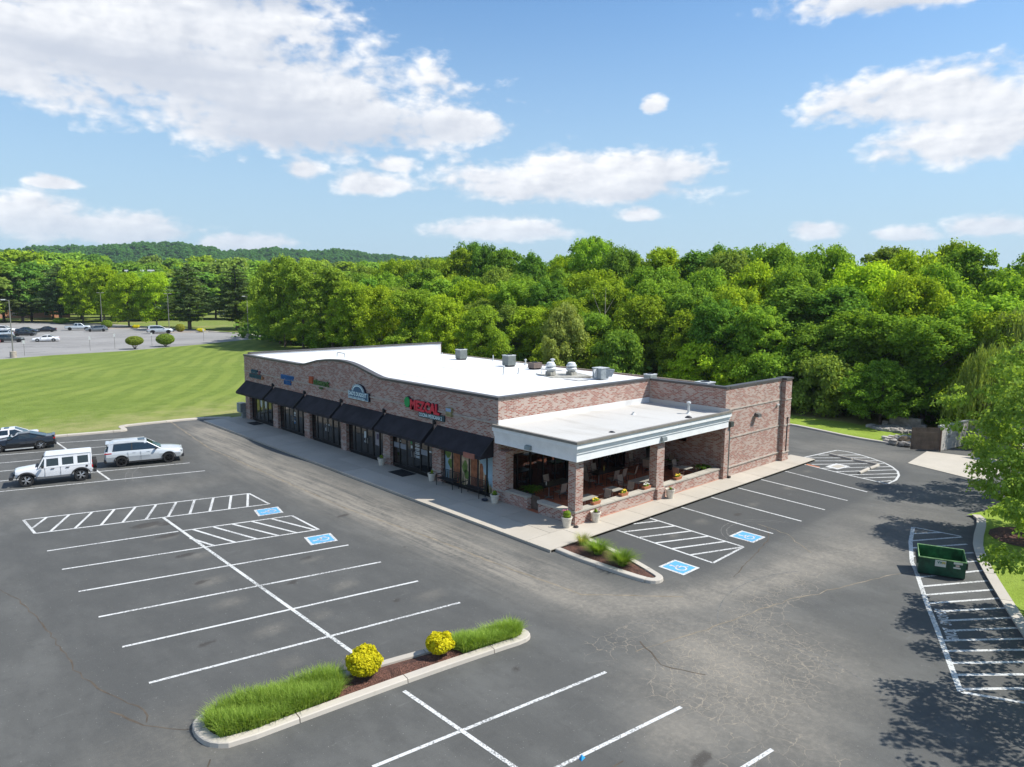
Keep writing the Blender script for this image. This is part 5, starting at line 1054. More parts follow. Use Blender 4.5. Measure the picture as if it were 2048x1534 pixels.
    if kind in('suv','jeep','pickup','wagon') or True:
        for x,z,w in zt: V+=[(x,-w-.02,z-.075),(x,-w*.9,z+.015),(x,0,z+.03),(x,w*.9,z+.015),(x,w+.02,z-.075)]
        for i in range(len(zt)-1): F+=[(i*5+j,i*5+j+1,(i+1)*5+j+1,(i+1)*5+j) for j in range(4)]
        k=len(V); V+=[(v[0],v[1]*.98,v[2]-.02) for v in V]; F+=[tuple(q+k for q in f[::-1]) for f in F]
        F+=[(0,k,k+1,1),(1,k+1,k+2,2),(2,k+2,k+3,3),(3,k+3,k+4,4)]
        e=(len(zt)-1)*5; F+=[(e+1,k+e+1,k+e,e),(e+2,k+e+2,k+e+1,e+1),(e+3,k+e+3,k+e+2,e+2),(e+4,k+e+4,k+e+3,e+3)]
        F+=[(i*5,(i+1)*5,k+(i+1)*5,k+i*5) for i in range(len(zt)-1)]+[(i*5+4,k+i*5+4,k+(i+1)*5+4,(i+1)*5+4) for i in range(len(zt)-1)]
        rf_=newmesh('roof_panel',V,F,P); bm=bmesh.new(); bm.from_mesh(rf_); bmesh.ops.recalc_face_normals(bm,faces=bm.faces); bm.to_mesh(rf_); bm.free(); link('roof_panel',rf_,o)
    c0,c1,cl,cz=cs[0],top[0],top[-1],cs[-1]
    # A pillar and rear pillar follow the slanted glass edges
    for s in (-1,1):
        MB().tube([(c0[0]-.02,s*(c0[2]+.0),c0[1]),(c1[0],s*(c1[4]+.005),c1[3]-.04)],.038,6).build('pillar',P,o,world=False)
        if kind not in('suv',): MB().tube([(cz[0]+.02,s*cz[2],cz[1]),(cl[0],s*(cl[4]+.003),cl[3]-.04)],.045,6).build('pillar',P,o,world=False)
    if kind=='jeep':
        strip(cs,.52,.40,.46,.36,P,'pillar',o); strip(cs,-.28,-.48,-.28,-.48,P,'pillar',o); strip(cs,-1.12,-1.34,-1.12,-1.34,P,'pillar',o); strip(cs,-1.95,-2.12,-1.95,-2.12,P,'pillar',o)
        strip(cs,.5,-2.12,.46,-2.12,P,'window_surround',o,.86,1.04); strip(cs,.8,-2.12,.66,-2.12,P,'window_surround',o,-.02,.14)
        MB().box(-2.16,.46,-.71,.71,1.80,1.92).build('hard_top',P,o,world=False,bevel=.04)
        for x in (fx,rx):
            for s in (-1,1):
                a=[(x+.56*cos(q),s*.86,.44+.50*sin(q)) for q in [radians(t) for t in range(8,175,12)]]
                m=MB()
                for i in range(len(a)-1):
                    p,q=a[i],a[i+1]; m.add([(p[0],s*.76,p[2]),(q[0],s*.76,q[2]),(q[0],s*.93,q[2]-.02),(p[0],s*.93,p[2]-.02),(p[0],s*.76,p[2]-.05),(q[0],s*.76,q[2]-.05),(q[0],s*.93,q[2]-.09),(p[0],s*.93,p[2]-.09)],[(0,1,2,3),(7,6,5,4),(3,2,6,7),(0,4,5,1)])
                m.build('fender_flare',PLAS,o,world=False)
        MB().box(2.2,2.42,-.82,.82,.50,.70).build('front_bumper',PLAS,o,world=False,bevel=.03); MB().box(-2.40,-2.2,-.80,.80,.50,.68).build('rear_bumper',PLAS,o,world=False,bevel=.02)
        MB().box(2.06,2.13,-.50,.50,.68,1.02).build('grille',sm('grille_blue_grey',(.16,.2,.24),.3),o,world=False,bevel=.02)
        for s in (-1,1): MB().box(-.95,.95,s*.80-.06,s*.80+.06,.42,.50).build('side_step',sm('step_grey',(.12,.125,.13),.4),o,world=False); MB().box(-2.2,-2.12,s*.74-.06,s*.74+.06,.85,1.02).build('tail_lamp',REDL,o,world=False); MB().lathe([(.10,0),(.09,.03)],12).xf(Matrix.Translation((2.13,s*.38,.88))@Matrix.Rotation(pi/2,4,'Y')).build('headlight',HEADL,o,world=False)
        sp=empty('spare_wheel',(0,0,0)); sp.parent=o; wheel(o,-2.28,.0,.38,.25,PLAS); w_=[c for c in o.children if c.name.startswith('wheel')][-1]; w_.rotation_euler=(0,0,pi/2); w_.location=(-2.30,.05,1.0); w_.name='spare_wheel'; bpy.data.objects.remove(sp)
        MB().box(.0,.02,-.3,.3,0,.02).build('x',PLAS,None) if 0 else None
        for s in (-1,1):
            for x in (.05,-.78): MB().box(x-.1,x+.1,s*.83-.015,s*.83+.015,1.0,1.04).build('door_handle',PLAS,o,world=False)
            for x in (.48,-.38): MB().box(x-.006,x+.006,s*.812-.008,s*.812+.008,.52,1.1).build('door_gap',WELL,o,world=False)
            MB().box(.52,.66,s*.95-.09,s*.95+.09,1.12,1.27).build('wing_mirror',PLAS,o,world=False,bevel=.02)
            MB().lathe([(.075,0),(.07,.02)],12).xf(Matrix.Translation((-1.85,s*.80,.98))@Matrix.Rotation(-s*pi/2,4,'X')).build('fuel_cap',PLAS,o,world=False)
        MB().box(.86,1.0,-.55,.55,1.14,1.175).build('cowl',PLAS,o,world=False)
    if kind in('suv',):
        strip(cs,.36,.26,.32,.24,PLAS,'pillar',o,.0,.9) if 0 else None
        strip(cs,-.72,-.80,-.72,-.80,PLAS,'pillar',o,0,.95,.008); strip(cs,-2.02,-2.30,-1.90,-2.2,P,'pillar',o); strip(cs,1.0,-2.3,.26,-2.2,P,'window_surround',o,.0,.08) if 0 else None
        strip(cs,.22,-2.28,.2,-2.2,P,'window_surround',o,.88,1.04)
        for s in (-1,1):
            MB().tube([(.1,s*.6,1.79),(-1.9,s*.6,1.80)],.02,6).build('roof_rail',GALVL,o,world=False); 
            for x in (fx,rx):
                a=[(x+.49*cos(radians(t)),.40+.47*sin(radians(t))) for t in range(-5,186,12)]; b=[(x+.43*cos(radians(t)),.40+.42*sin(radians(t))) for t in range(-5,186,12)]; m=MB()
                for i in range(len(a)-1): m.add([(a[i][0],s*.985,a[i][1]),(a[i+1][0],s*.985,a[i+1][1]),(b[i+1][0],s*.985,b[i+1][1]),(b[i][0],s*.985,b[i][1]),(a[i][0],s*.9,a[i][1]),(a[i+1][0],s*.9,a[i+1][1])],[(0,1,2,3),(0,4,5,1)])
                m.build('wheel_arch_trim',PLAS,o,world=False)
            MB().box(-1.0,1.15,s*.93-.05,s*.93+.05,.28,.40).build('side_skirt',PLAS,o,world=False); MB().box(-1.0,1.1,s*.965-.01,s*.965+.01,.40,.425).build('chrome_strip',GALVL,o,world=False)
            MB().box(-2.5,-2.05,s*.90-.035,s*.90+.01,1.0,1.07).build('tail_lamp',REDL,o,world=False); MB().box(2.33,2.58,s*.72-.12,s*.72+.12,.84,.91).build('headlight',HEADL,o,world=False)
            for x in (.3,-.62): MB().box(x-.1,x+.1,s*.955-.012,s*.955+.012,.98,1.01).build('door_handle',GALVL,o,world=False)
            MB().box(.72,.86,s*1.03-.1,s*1.03+.1,1.12,1.25).build('wing_mirror',PLAS,o,world=False,bevel=.02)
            for x in (-.2,-1.02): MB().box(x-.006,x+.006,s*.968-.01,s*.968+.008,.42,1.08).build('door_gap',WELL,o,world=False)
        MB().box(-2.56,-2.36,-.86,.86,.34,.58).build('rear_bumper',PLAS,o,world=False,bevel=.03); MB().box(2.45,2.66,-.78,.78,.34,.56).build('front_bumper',PLAS,o,world=False,bevel=.03); MB().box(2.54,2.6,-.5,.5,.66,.84).build('grille',BLACKM,o,world=False)
        MB().box(-.35,.1,-.42,.42,1.775,1.795).build('sunroof',CGL,o,world=False)
        MB().box(-2.42,-2.18,-.62,.62,1.63,1.70).build('spoiler',P,o,world=False,bevel=.02)
    if kind in('coupe','sedan','wagon'):
        if not two: strip(cs,-.28,-.38,-.28,-.38,P if kind=='sedan' else PLAS,'pillar',o,0,.96,.008)
        strip(cs,-1.2,cs[-1][0]+.02,-.95 if kind!='wagon' else -1.6,cs[-2][0]-.3 if kind!='wagon' else -1.7,P,'pillar',o,.0,.9)
        for s in (-1,1):
            MB().box(-2.38,-2.22,s*.66-.16,s*.66+.16,.78,.88).build('tail_lamp',REDL,o,world=False); MB().box(2.2,2.36,s*.6-.14,s*.6+.14,.58,.66).build('headlight',HEADL,o,world=False); MB().box(.62,.76,s*.97-.08,s*.97+.08,.95,1.06).build('wing_mirror',P,o,world=False,bevel=.02)
            MB().box(-.9,.95,s*.88-.04,s*.88+.04,.17,.24).build('side_skirt',PLAS if not two else GALVL,o,world=False)
            MB().box(.82,.832,s*.92-.01,s*.92+.006,.3,.9).box(-.45,-.438,s*.92-.01,s*.92+.006,.3,.9).build('door_gap',WELL,o,world=False)
        MB().box(-2.44,-2.3,-.7,.7,.26,.42).build('rear_bumper',PLAS if two else P,o,world=False,bevel=.03)
        if two: MB().box(-2.36,-2.16,-.68,.68,1.0,1.05).build('spoiler',P,o,world=False,bevel=.015)
        if name=='white_sedan': MB().box(-.35,.0,-.4,.4,1.42,1.435).build('sunroof',CGL,o,world=False)
    if kind=='pickup':
        MB().box(-2.8,-.95,-.82,.82,.9,1.225).build('bed_liner',WELL,o,world=False); strip(cs,.1,-.02,.1,-.02,P,'pillar',o,0,.96,.008); MB().box(2.78,2.95,-.9,.9,.5,.72).build('front_bumper',GALVL,o,world=False,bevel=.03); MB().box(2.82,2.9,-.6,.6,.78,1.05).build('grille',BLACKM,o,world=False)
        for s in (-1,1): MB().box(2.6,2.86,s*.8-.1,s*.8+.1,.9,1.05).build('headlight',HEADL,o,world=False)
    # windscreen a touch lighter
    V=[(c0[0]+.012,-c0[2]*.9,c0[3]+.0),(c0[0]+.012,c0[2]*.9,c0[3]+.0),(c1[0]+.03,c1[4]*.84,c1[3]-.06),(c1[0]+.03,-c1[4]*.84,c1[3]-.06)]
    MB().add([(v[0]+.02,v[1],v[2]+.01) for v in V],[(0,1,2,3)]).build('windscreen',WSC,o,world=False)
    rm=rim or (RIML if kind in('jeep','coupe') else RIMD)
    yo={'jeep':.74,'suv':.84,'pickup':.84}.get(kind,.79)
    for x in (fx,rx):
        for s in (-1,1): wheel(o,x,s*yo,r,ww,rm,5,s)
    return o
WHP=paint('white',(.72,.73,.75)); SLV=paint('silver',(.52,.55,.57),.15); BLK=paint('black',(.008,.009,.012)); NAV=paint('dark_blue',(.02,.035,.06)); GRP=paint('grey',(.16,.18,.19),.4); LSL=paint('light_silver',(.45,.50,.54),.3); DGP=paint('charcoal',(.05,.06,.065),.3); REDP=paint('red',(.4,.01,.01)); BLUP=paint('blue',(.03,.10,.25))
car('boxy_suv',(7.99,47.05,0),radians(168.2),'boxy white four-door off-roader with black fender flares and rear spare wheel','jeep',WHP,.87)
car('long_suv',(13.15,48.55,0),radians(-14.5),'long silver SUV with black wheels and dark arch trim, parked behind the white off-roader','suv',SLV,.86)
car('black_coupe',(8.0,58.05,0),radians(169),'low black two-door coupe with bright alloy wheels near the lawn kerb','coupe',BLK,.86)
car('white_sedan',(7.45,60.35,0),radians(169),'white sedan with a dark sunroof between the black coupe and the lawn','sedan',WHP,.84,rim=RIML)
far=[('suburban',(55.6,186.0),-12,'large white SUV parked alone in the middle of the far lot','suv',LSL,1.12),('pickup',(43.6,212.5),-8,'silver pickup truck at the far edge of the far lot','pickup',LSL,1.),('dark_car',(46.6,219.5),-20,'dark blue car mostly hidden behind the silver pickup','sedan',NAV,1.),
 ('grey_wagon',(46.0,203.6),168,'grey wagon parked beside the silver pickup','wagon',GRP,1.05),('black_sedan',(35.8,208.5),165,'black sedan with red tail lamp, rightmost of the left cluster','sedan',BLK,1.),('navy_sedan',(31.8,207),-25,'dark navy car between two black sedans in the far lot','sedan',NAV,1.),
 ('black_sedan',(29.3,194.6),-18,'black sedan in front of the white hatchback in the far lot','sedan',BLK,1.),('white_wagon',(28.4,215.5),-30,'white hatchback at the back of the left group of far cars','wagon',WHP,1.),('silver_car',(24.9,194),168,'silver white car with red tail lamps left of the black sedan','wagon',LSL,1.),
 ('charcoal_suv',(23.6,173.4),-15,'charcoal SUV nearest the lamp post at the left edge of the far lot','suv',DGP,.92),('white_car',(29.4,171.4),165,'white sedan parked by itself nearest the lawn in the far lot','sedan',WHP,1.),('blue_car',(22.6,212),-20,'blue car cut off by the left edge behind the other far cars','sedan',BLUP,1.),('red_car',(19.3,171.2),-15,'red car just entering at the left edge of the far lot','sedan',REDP,1.)]
FZ=.06
for n_,(x,y),rz,l,k,c,s in far: car(n_,(x,y,FZ),radians(rz),l,k,c,s,group='cars in the far parking lot',rim=RIML if 'white' in n_ else None)
# ================================================================== DUMPSTER AND PEN
DG=sm('dumpster_green',(.009,.06,.034),.5,var=.35,vs=4,bump=.1,bs=15); DGI=sm('dumpster_inside',(.025,.12,.04),.7,var=.5,vs=3); RIMG=sm('worn_green_rim',(.16,.30,.12),.6,var=.4,vs=6)
a_=atan2(7.36-8.76,30.56-30.01); dmp=empty('dumpster',(30.98,8.32,0),'open dark green steel dumpster with white stickers on the loading zone','dumpster',None,a_)
L2,D2,H2=.80,.50,.90
t=.03
m=MB().add([(-L2,-D2*.8,.06),(L2,-D2*.8,.06),(L2,D2,.06),(-L2,D2,.06),(-L2,-D2,H2-.16),(L2,-D2,H2-.16),(L2,D2,H2+.02),(-L2,D2,H2+.02)],[(0,3,2,1),(0,1,5,4),(1,2,6,5),(2,3,7,6),(3,0,4,7)]); m.build('bin_shell',DG,dmp,world=False)
m=MB().add([(-L2+t,-D2*.8+t,.1),(L2-t,-D2*.8+t,.1),(L2-t,D2-t,.1),(-L2+t,D2-t,.1),(-L2+t,-D2+t,H2-.16),(L2-t,-D2+t,H2-.16),(L2-t,D2-t,H2+.02),(-L2+t,D2-t,H2+.02)],[(0,1,2,3),(4,5,1,0),(5,6,2,1),(6,7,3,2),(7,4,0,3)]); m.build('bin_inside',DGI,dmp,world=False)
m=MB().tube([(-L2,-D2,H2-.16),(L2,-D2,H2-.16),(L2,D2,H2+.02),(-L2,D2,H2+.02),(-L2,-D2,H2-.16)],.03,6); m.build('rim_rail',RIMG,dmp,world=False)
for s in (-1,1):
    MB().box(s*L2-.06 if s<0 else s*L2,s*L2 if s<0 else s*L2+.06,-.46,.42,.45,.70).build('fork_pocket',sm('dumpster_dark_green',(.008,.03,.02),.6),dmp,world=False)
MB().box(-L2+.02,L2-.02,-D2*.8+.05,D2-.05,.0,.06).build('skids',BLACKM,dmp,world=False)
def sticker(x0,x1,z0,z1,m,name='sticker',k=0):
    f=lambda z:-(D2*.8+(D2*.2)*(z-.06)/(H2-.22))-.006-.004*k; return MB().add([(x0,f(z0),z0),(x1,f(z0),z0),(x1,f(z1),z1),(x0,f(z1),z1)],[(0,1,2,3)]).build(name,m,dmp,world=False)
stw=sm('white_sticker',(.60,.62,.60),.6,var=.08,vs=20); sticker(-.24,.13,.43,.70,stw); sticker(.38,.68,.62,.72,stw); sticker(.45,.58,.52,.60,sm('pinkish_sticker',(.5,.4,.38),.6)); sticker(.38,.62,.44,.50,stw)
tl_=text_mesh('W',.18,0,.004); tl_.materials.clear(); tl_.materials.append(sm('sticker_green',(.02,.16,.12),.6)); o=link('sticker_logo',tl_,dmp); o.rotation_euler=(radians(86),0,0); o.location=(-.18,-D2-.0,.56); 
tl_=text_mesh('M',.16,0,.004); tl_.materials.clear(); tl_.materials.append(sm('sticker_gold',(.55,.45,.10),.6)); o=link('sticker_logo',tl_,dmp); o.rotation_euler=(radians(86),0,0); o.location=(-.01,-D2-.0,.56)
pen=empty('dumpster_enclosure',(56,14,0),'open concrete block dumpster enclosure with brown wooden gate at the rear','enclosure')
def bwall(p,q,h,name='block_wall',m=CMU,th=.2):
    dx,dy=q[0]-p[0],q[1]-p[1]; L=hypot(dx,dy); nx,ny=-dy/L*th/2,dx/L*th/2; MB().prism([(p[0]-nx,p[1]-ny),(q[0]-nx,q[1]-ny),(q[0]+nx,q[1]+ny),(p[0]+nx,p[1]+ny)],0,h).build(name,m,pen)
    MB().prism([(p[0]-nx*1.3,p[1]-ny*1.3),(q[0]-nx*1.3,q[1]-ny*1.3),(q[0]+nx*1.3,q[1]+ny*1.3),(p[0]+nx*1.3,p[1]+ny*1.3)],h+.002,h+.07).build('wall_cap',sm('pale_cap',(.42,.43,.41),.7),pen)
bwall((55.7,15.75),(60.2,15.1),1.75); bwall((60.3,15.0),(59.6,10.2),1.75); bwall((55.2,10.9),(59.4,10.3),1.75)
def boards(p,q,h,label,n,m=WOODB):
    dx,dy=q[0]-p[0],q[1]-p[1]; L=hypot(dx,dy); o=empty('gate_leaf',(p[0],p[1],0),label,'gate leaf','gate leaves of the dumpster enclosure',atan2(dy,dx)); w=L/n
    for i in range(n): MB().box(i*w+.006,(i+1)*w-.006,-.012,.012,.10,h+random.uniform(-.015,.015)).build('board',m,o,world=False)
    MB().box(0,L,.013,.05,.35,.44).box(0,L,.013,.05,h-.4,h-.31).build('rail',m,o,world=False); MB().tube([(0,.03,0),(0,.03,h+.05)],.05,8).build('post',sm('rusty_post',(.12,.07,.05),.7),o,world=False)
boards((55.66,15.62),(54.3,17.09),1.68,'brown vertical board gate leaf swung open left of the enclosure',13)
boards((55.6,13.0),(55.2,11.0),1.68,'greenish board gate leaf standing half closed at the right of the enclosure',10,sm('greenish_boards',(.10,.13,.09),.85,var=.2))
hw=tag(MB().add([],[]).box(62.4,62.9,19.0,21.4,.0,1.0).box(62.3,62.7,18.6,19.0,.0,.6).box(62.3,62.7,21.4,21.9,.0,.55).build('headwall',sm('old_concrete',(.24,.22,.19),.9,var=.3),None,bevel=.03),'old concrete culvert headwall at the edge of the woods','headwall')
def rocks(cx,cyy,rx,ry,n,s,label,seed,z=.1):
    r=random.Random(seed); m=MB()
    for i in range(n):
        a=r.random()*6.28; q=r.random()**.5; x=cx+rx*q*cos(a); y=cyy+ry*q*sin(a); k=s*r.uniform(.5,1.2); b=len(m.V)
        m.add([(x+dx*k*r.uniform(.6,1.),y+dy*k*r.uniform(.6,1.),z+(dz+.6)*k*.45*r.uniform(.7,1.1)) for dx in (-.5,.5) for dy in (-.5,.5) for dz in (-.6,.5)],[(0,1,3,2),(4,6,7,5),(0,4,5,1),(2,3,7,6),(0,2,6,4),(1,5,7,3)])
    tag(m.build('rubble_stones',sm('pale_rock',(.33,.31,.28),.9,var=.45,vs=1.5),None),label,'rubble',kind='stuff')
rocks(56.8,18.4,1.6,1.3,150,.42,'pale loose rubble stones between the kerb and the enclosure gate',5); rocks(61.3,20.3,1.3,2.3,190,.42,'grey rubble stones spread in front of the culvert headwall',6)
tag(MB().lathe([(.0,0),(.45,.02),(.52,.25),(.3,.45),(.05,.5)],9,(56.3,18.1,.12)).build('brown_boulder',sm('brown_rock',(.10,.075,.045),.9,var=.4),None),'rounded brown boulder on the pale rubble by the gate','boulder')
print('cars ok')
# ================================================================== FAR LOT AND PARK
FLA=sm('pale_far_asphalt',(.245,.238,.228),.85,var=.16,vs=.06)
fl=MB().flat([(-110,92),(16.56,132.39),(23.61,135.38),(35.16,137.31),(50.47,144.55),(66.41,154.56),(72,164),(70.7,168),(67.84,186.74),(62.54,217.72),(54.7,250),(40,268),(-110,300)],.06).build('far_parking_lot',FLA,None); fl['kind']='structure'
fm=paintmat('faded_far_paint',(.42,.42,.41),1.)
for k in range(7):
    t_=k/6; x0,y0=4+58*t_*.9,150+22*t_; 
    for j in range(9):
        xx=x0-2+j*.0; yy=y0
for row,(xa,ya) in enumerate(((6,146),(14,170),(20,196))):
    for j in range(14):
        x=xa+j*2.75*cos(radians(18)); y=ya+j*2.75*sin(radians(18)); pline((x,y),(x-5.2*sin(radians(18))*-1*-1,y+5.2*cos(radians(18))),.13,fm,.066,'far_stall_line',fl)
streakm=sm('dark_streak',(.10,.10,.105),.9,var=.2)  # plain dark grey streaks strewn at random over the far lot
for i in range(16):
    x=random.uniform(14,62); y=random.uniform(143,190); ribbon([(x,y),(x+random.uniform(3,8),y+random.uniform(-1.5,2))],.55,streakm,'dark_streak',.064)
fk=empty('far_lot_kerb',(0,0,0),kind='structure')
kerb([(72,163),(70.9,168),(68.1,186.9),(62.8,217.9),(55,250.5),(40,268)],fk,w=-1.3,h=.14,seg=30,soft=1)
pg=MB().flat([(-110,300),(40,268.5),(55,251),(63,218),(68.4,187),(71.2,168),(72.5,163.5),(76,162),(150,160),(330,230),(260,420),(-110,420)],.05).build('park_lawn',FARG,None); pg['kind']='structure'
def fisland(P,label_='far_island'):
    o=empty('far_island',(0,0,0),kind='structure'); k_=kerb(P,o,w=.3,h=.2,closed=True,seg=14,soft=1,z0=.04); mound(offset(k_,.29),.12,.08,sm('rusty_mulch',(.26,.13,.07),.95,var=.2),'mulch_bed',o)
fisland([(56,189),(62,186.5),(66.5,184.6),(67,185.6),(62.5,188.5),(56.6,190.4)]); fisland([(48.5,216),(56,213.5),(58.5,211.8),(59,213),(55,216),(49,218)])
POLE=sm('pole_metal',(.20,.195,.18),.5,var=.1)
def lightpole(x,y,h,kind,label):
    o=empty('light_pole',(x,y,.05),label,'light pole','light poles of the far parking lot'); MB().lathe([(.48,0),(.46,.95),(.40,1.0)],14).build('base',sm('pole_base_concrete',(.34,.30,.25),.9,var=.2),o,world=False); MB().lathe([(.10,1.0),(.06,h)],10).build('pole',POLE,o,world=False)
    if kind=='T':
        for s in (-1,1): MB().box(s*.2-.02 if s>0 else -.9,.9 if s>0 else -.18,-.15,.15,h-.02,h+.14).build('lamp_head',POLE,o,world=False)
    else: MB().tube([(0,0,h-.1),(-.5,.1,h+.02)],.04,6).build('arm',POLE,o,world=False); MB().box(-1.05,-.45,-.15,.2,h-.04,h+.12).build('lamp_head',GALVL,o,world=False)
lightpole(18.63,134.9,9.0,'L','tall single arm light pole nearest the lawn at the left edge'); lightpole(50.94,219.3,9.6,'T','twin head light pole between the pickup and the lone white SUV'); lightpole(59.15,190.3,9.6,'T','twin head light pole just right of the lone white SUV'); lightpole(65.53,157.3,9.3,'L','single arm light pole at the right corner of the far lot near the woods')
for (x,y,l,h) in ((20.55,137.8,'first thin sign post from the left along the lawn edge',2.5),(30.84,142,'slightly leaning thin sign post, second from the left along the lawn edge',2.5),(35.27,144.05,'third thin sign post from the left along the lawn edge, with a pale panel',2.7),(42.52,147.4,'fourth thin sign post along the lawn edge, left of the round bush',2.5),(54.5,153.7,'rightmost thin sign post along the lawn edge with a white panel',2.6)):
    o=empty('sign_post',(x,y,.05),l,'sign post','sign posts along the lawn edge'); MB().lathe([(.035,0),(.035,h)],6).build('post',POLE,o,world=False); MB().box(-.16,.16,-.05,-.035,h-.55,h).build('sign_panel',GALVL,o,world=False)
for (u,(x,y,z),l) in ((0,(84,319,18),'stadium floodlight mast furthest left above the trees'),(1,(89.5,317.6,18.1),'stadium floodlight mast second from left above the trees'),(2,(92.6,316.8,18.2),'stadium floodlight mast third from left, with a wide lamp bank'),(3,(93.6,316.4,15.9),'shorter floodlight mast with a wide bank in front of the third'),(4,(116.5,308.8,22.6),'tallest stadium floodlight mast, to the right of the others'),(5,(118,308,18.9),'lower floodlight mast just right of the tallest one')):
    o=empty('floodlight_mast',(x,y,0),l,'floodlight mast','stadium floodlights beyond the far lot'); MB().lathe([(.22,0),(.12,z)],8).build('pole',GALVL,o,world=False); w=1.3 if u in(2,3,5) else .7
    MB().box(-w,w,-.15,.15,z-.3,z+.3).build('lamp_bank',sm('lamp_bank_white',(.6,.62,.62),.4),o,world=False,rz=radians(-15))
# buildings glimpsed behind the trees
def far_building(x,y,w,d,h,rz,m,label,rows=1,cols=6,win=(1.2,1.6)):
    o=empty('far_building',(x,y,0),label,'building',None,rz); MB().box(-w/2,w/2,-d/2,d/2,0,h).build('wall',m,o,world=False); MB().box(-w/2-.3,w/2+.3,-d/2-.3,d/2+.3,h,h+.35).build('roof',sm('far_roof',(.45,.44,.42),.8),o,world=False)
    for r_ in range(rows):
        for c_ in range(cols):
            xx=-w/2+w*(c_+.5)/cols; zz=1.+r_*3.2; f=MB().box(xx-win[0]/2-.1,xx+win[0]/2+.1,-d/2-.06,-d/2+.02,zz-.1,zz+win[1]+.1).build('window',GALVL,o,world=False); MB().box(xx-win[0]/2,xx+win[0]/2,-d/2-.09,-d/2-.065,zz,zz+win[1]).build('pane',GLASS,f,world=False)
far_building(45,316,34,14,6.2,radians(-8),FARBR,'low orange brick building half hidden behind the trees on the left',1,7)
far_building(34,372,26,12,17,radians(-5),sm('pale_cladding',(.55,.55,.54),.7),'pale multi storey building glimpsed through the trees at the left edge',4,6)
# ================================================================== TREES
def clumps(r,shape,n,jit=.12):
    """clump centres over a crown silhouette; shape(t)->radius fraction for height t in 0..1"""
    out=[]
    g=pi*(3-5**.5)
    for i in range(n):
        t=(i+.5)/n; t=.04+.96*t; rad=shape(t); a=i*g*1.0+r.uniform(-.5,.5); k=r.uniform(.74,1.06) if i%3 else r.uniform(.2,.7)
        out.append((cos(a)*rad*k,sin(a)*rad*k,t+r.uniform(-jit,jit)*.4))
    return out
def crown_mesh(name,seed,nc,nl,leaf,shape,H,R,cr=.23,m=None,flat=.7,elong=1.5,droop=0.,up=.55,lobes=0.18):
    """a crown H tall and R in radius, built from leaf clumps; origin at the crown's foot"""
    r=random.Random(seed); q=np.random.default_rng(seed); sets=[]; lob=[(r.random()*6.28,r.uniform(.6,1.4)) for _ in range(3)]
    for (x,y,t) in clumps(r,shape,nc):
        a=atan2(y,x); k=1+lobes*sum(sin(a*(i+2)+ph+t*3*f) for i,(ph,f) in enumerate(lob))/1.5
        c=np.array([x*R*k,y*R*k,t*H]); s=R*cr*r.uniform(.7,1.35); n=int(nl*(s/(R*cr))**2)
        d=q.normal(size=(n,3)); d/=np.linalg.norm(d,axis=1)[:,None]; d[:,2]=np.where(d[:,2]<-.2,-d[:,2]*.6,d[:,2])
        rr=(.45+.62*q.random(n)**.6)[:,None]; P=c+d*rr*s*np.array([1,1,flat]); P+=q.normal(size=(n,3))*s*.12
        if droop: P[:,2]-=droop*q.random(n)**1.5*s
        nrm=d+q.normal(size=(n,3))*.6+np.array([0,0,up]); sets.append(leafquads(P,nrm,leaf*(.6+.8*q.random(n)),q,elong))
    return leafmesh(name,sets,m)
def trunk_mesh(name,seed,h,r0,limbs,m,spread=.5,top=.75):
    r=random.Random(seed); b=MB(); b.tube([(0,0,-.3),(0,0,.0),(r.uniform(-.1,.1),r.uniform(-.1,.1),h*.35),(r.uniform(-.3,.3),r.uniform(-.3,.3),h*top)],[r0*1.35,r0,r0*.8,r0*.3],8)
    for i in range(limbs):
        a=i*2.4+r.random(); z=h*(.22+.4*i/limbs); L=h*spread*r.uniform(.6,1.)*.55; b.tube([(0,0,z),(L*.5*cos(a),L*.5*sin(a),z+L*.45),(L*cos(a),L*sin(a),z+L*.9)],[r0*.42,r0*.25,r0*.08],5)
    return newmesh(name,b.V,b.F,m)
ROUND=lambda t:(max(0,1-((t-.45)/.58)**2))**.5
OVAL=lambda t:(max(0,1-((t-.5)/.52)**2))**.5*.95
BROAD=lambda t:(max(0,1-((t-.35)/.67)**2))**.55
IRR=lambda t:(.55+.45*sin(t*9.))*(max(0,1-((t-.45)/.6)**2))**.5+.12
CONE=lambda t:(1-t)**.85*.95+.05
PROT={}
def fit(cm,tm,th):
    co=np.empty(len(cm.vertices)*3,dtype=np.float32); cm.vertices.foreach_get('co',co); co=co.reshape(-1,3)
    return (cm,tm,float(np.percentile(co[:,2],99.7)),float(np.percentile(np.hypot(co[:,0],co[:,1]),98)),th)
def proto(key,shape,seed,H,R,nc,nl,leaf,th,matl=LEAF,bark=BARK,cr=.23,elong=1.5,droop=0.,up=.55,flat=.7,limbs=7,r0=.24,lobes=.18):
    PROT[key]=fit(crown_mesh('crown',seed,nc,nl,leaf,shape,H,R,cr,matl,flat,elong,droop,up,lobes),trunk_mesh('trunk',seed,H+th,r0,limbs,bark),th)
proto('round',ROUND,1,10,4.6,230,110,.27,1.8,cr=.17,flat=.95); proto('oval',OVAL,2,12,3.8,240,105,.26,1.5,cr=.18,flat=1.05); proto('broad',BROAD,3,9.5,5.2,250,110,.28,1.6,cr=.155,flat=.95); proto('irregular',IRR,4,11.5,4.3,220,115,.26,1.6,cr=.18,lobes=.3,flat=1.05)
proto('clumped',OVAL,5,10.5,4.5,120,220,.27,1.6,cr=.25,lobes=.3,flat=.95); proto('bush',BROAD,6,5.0,3.2,60,190,.24,.1,r0=.1,cr=.3)
proto('coarse',ROUND,7,10,4.6,70,110,.62,2.4,cr=.30); proto('coarse2',OVAL,8,11,4.2,75,100,.62,2.4,cr=.30)
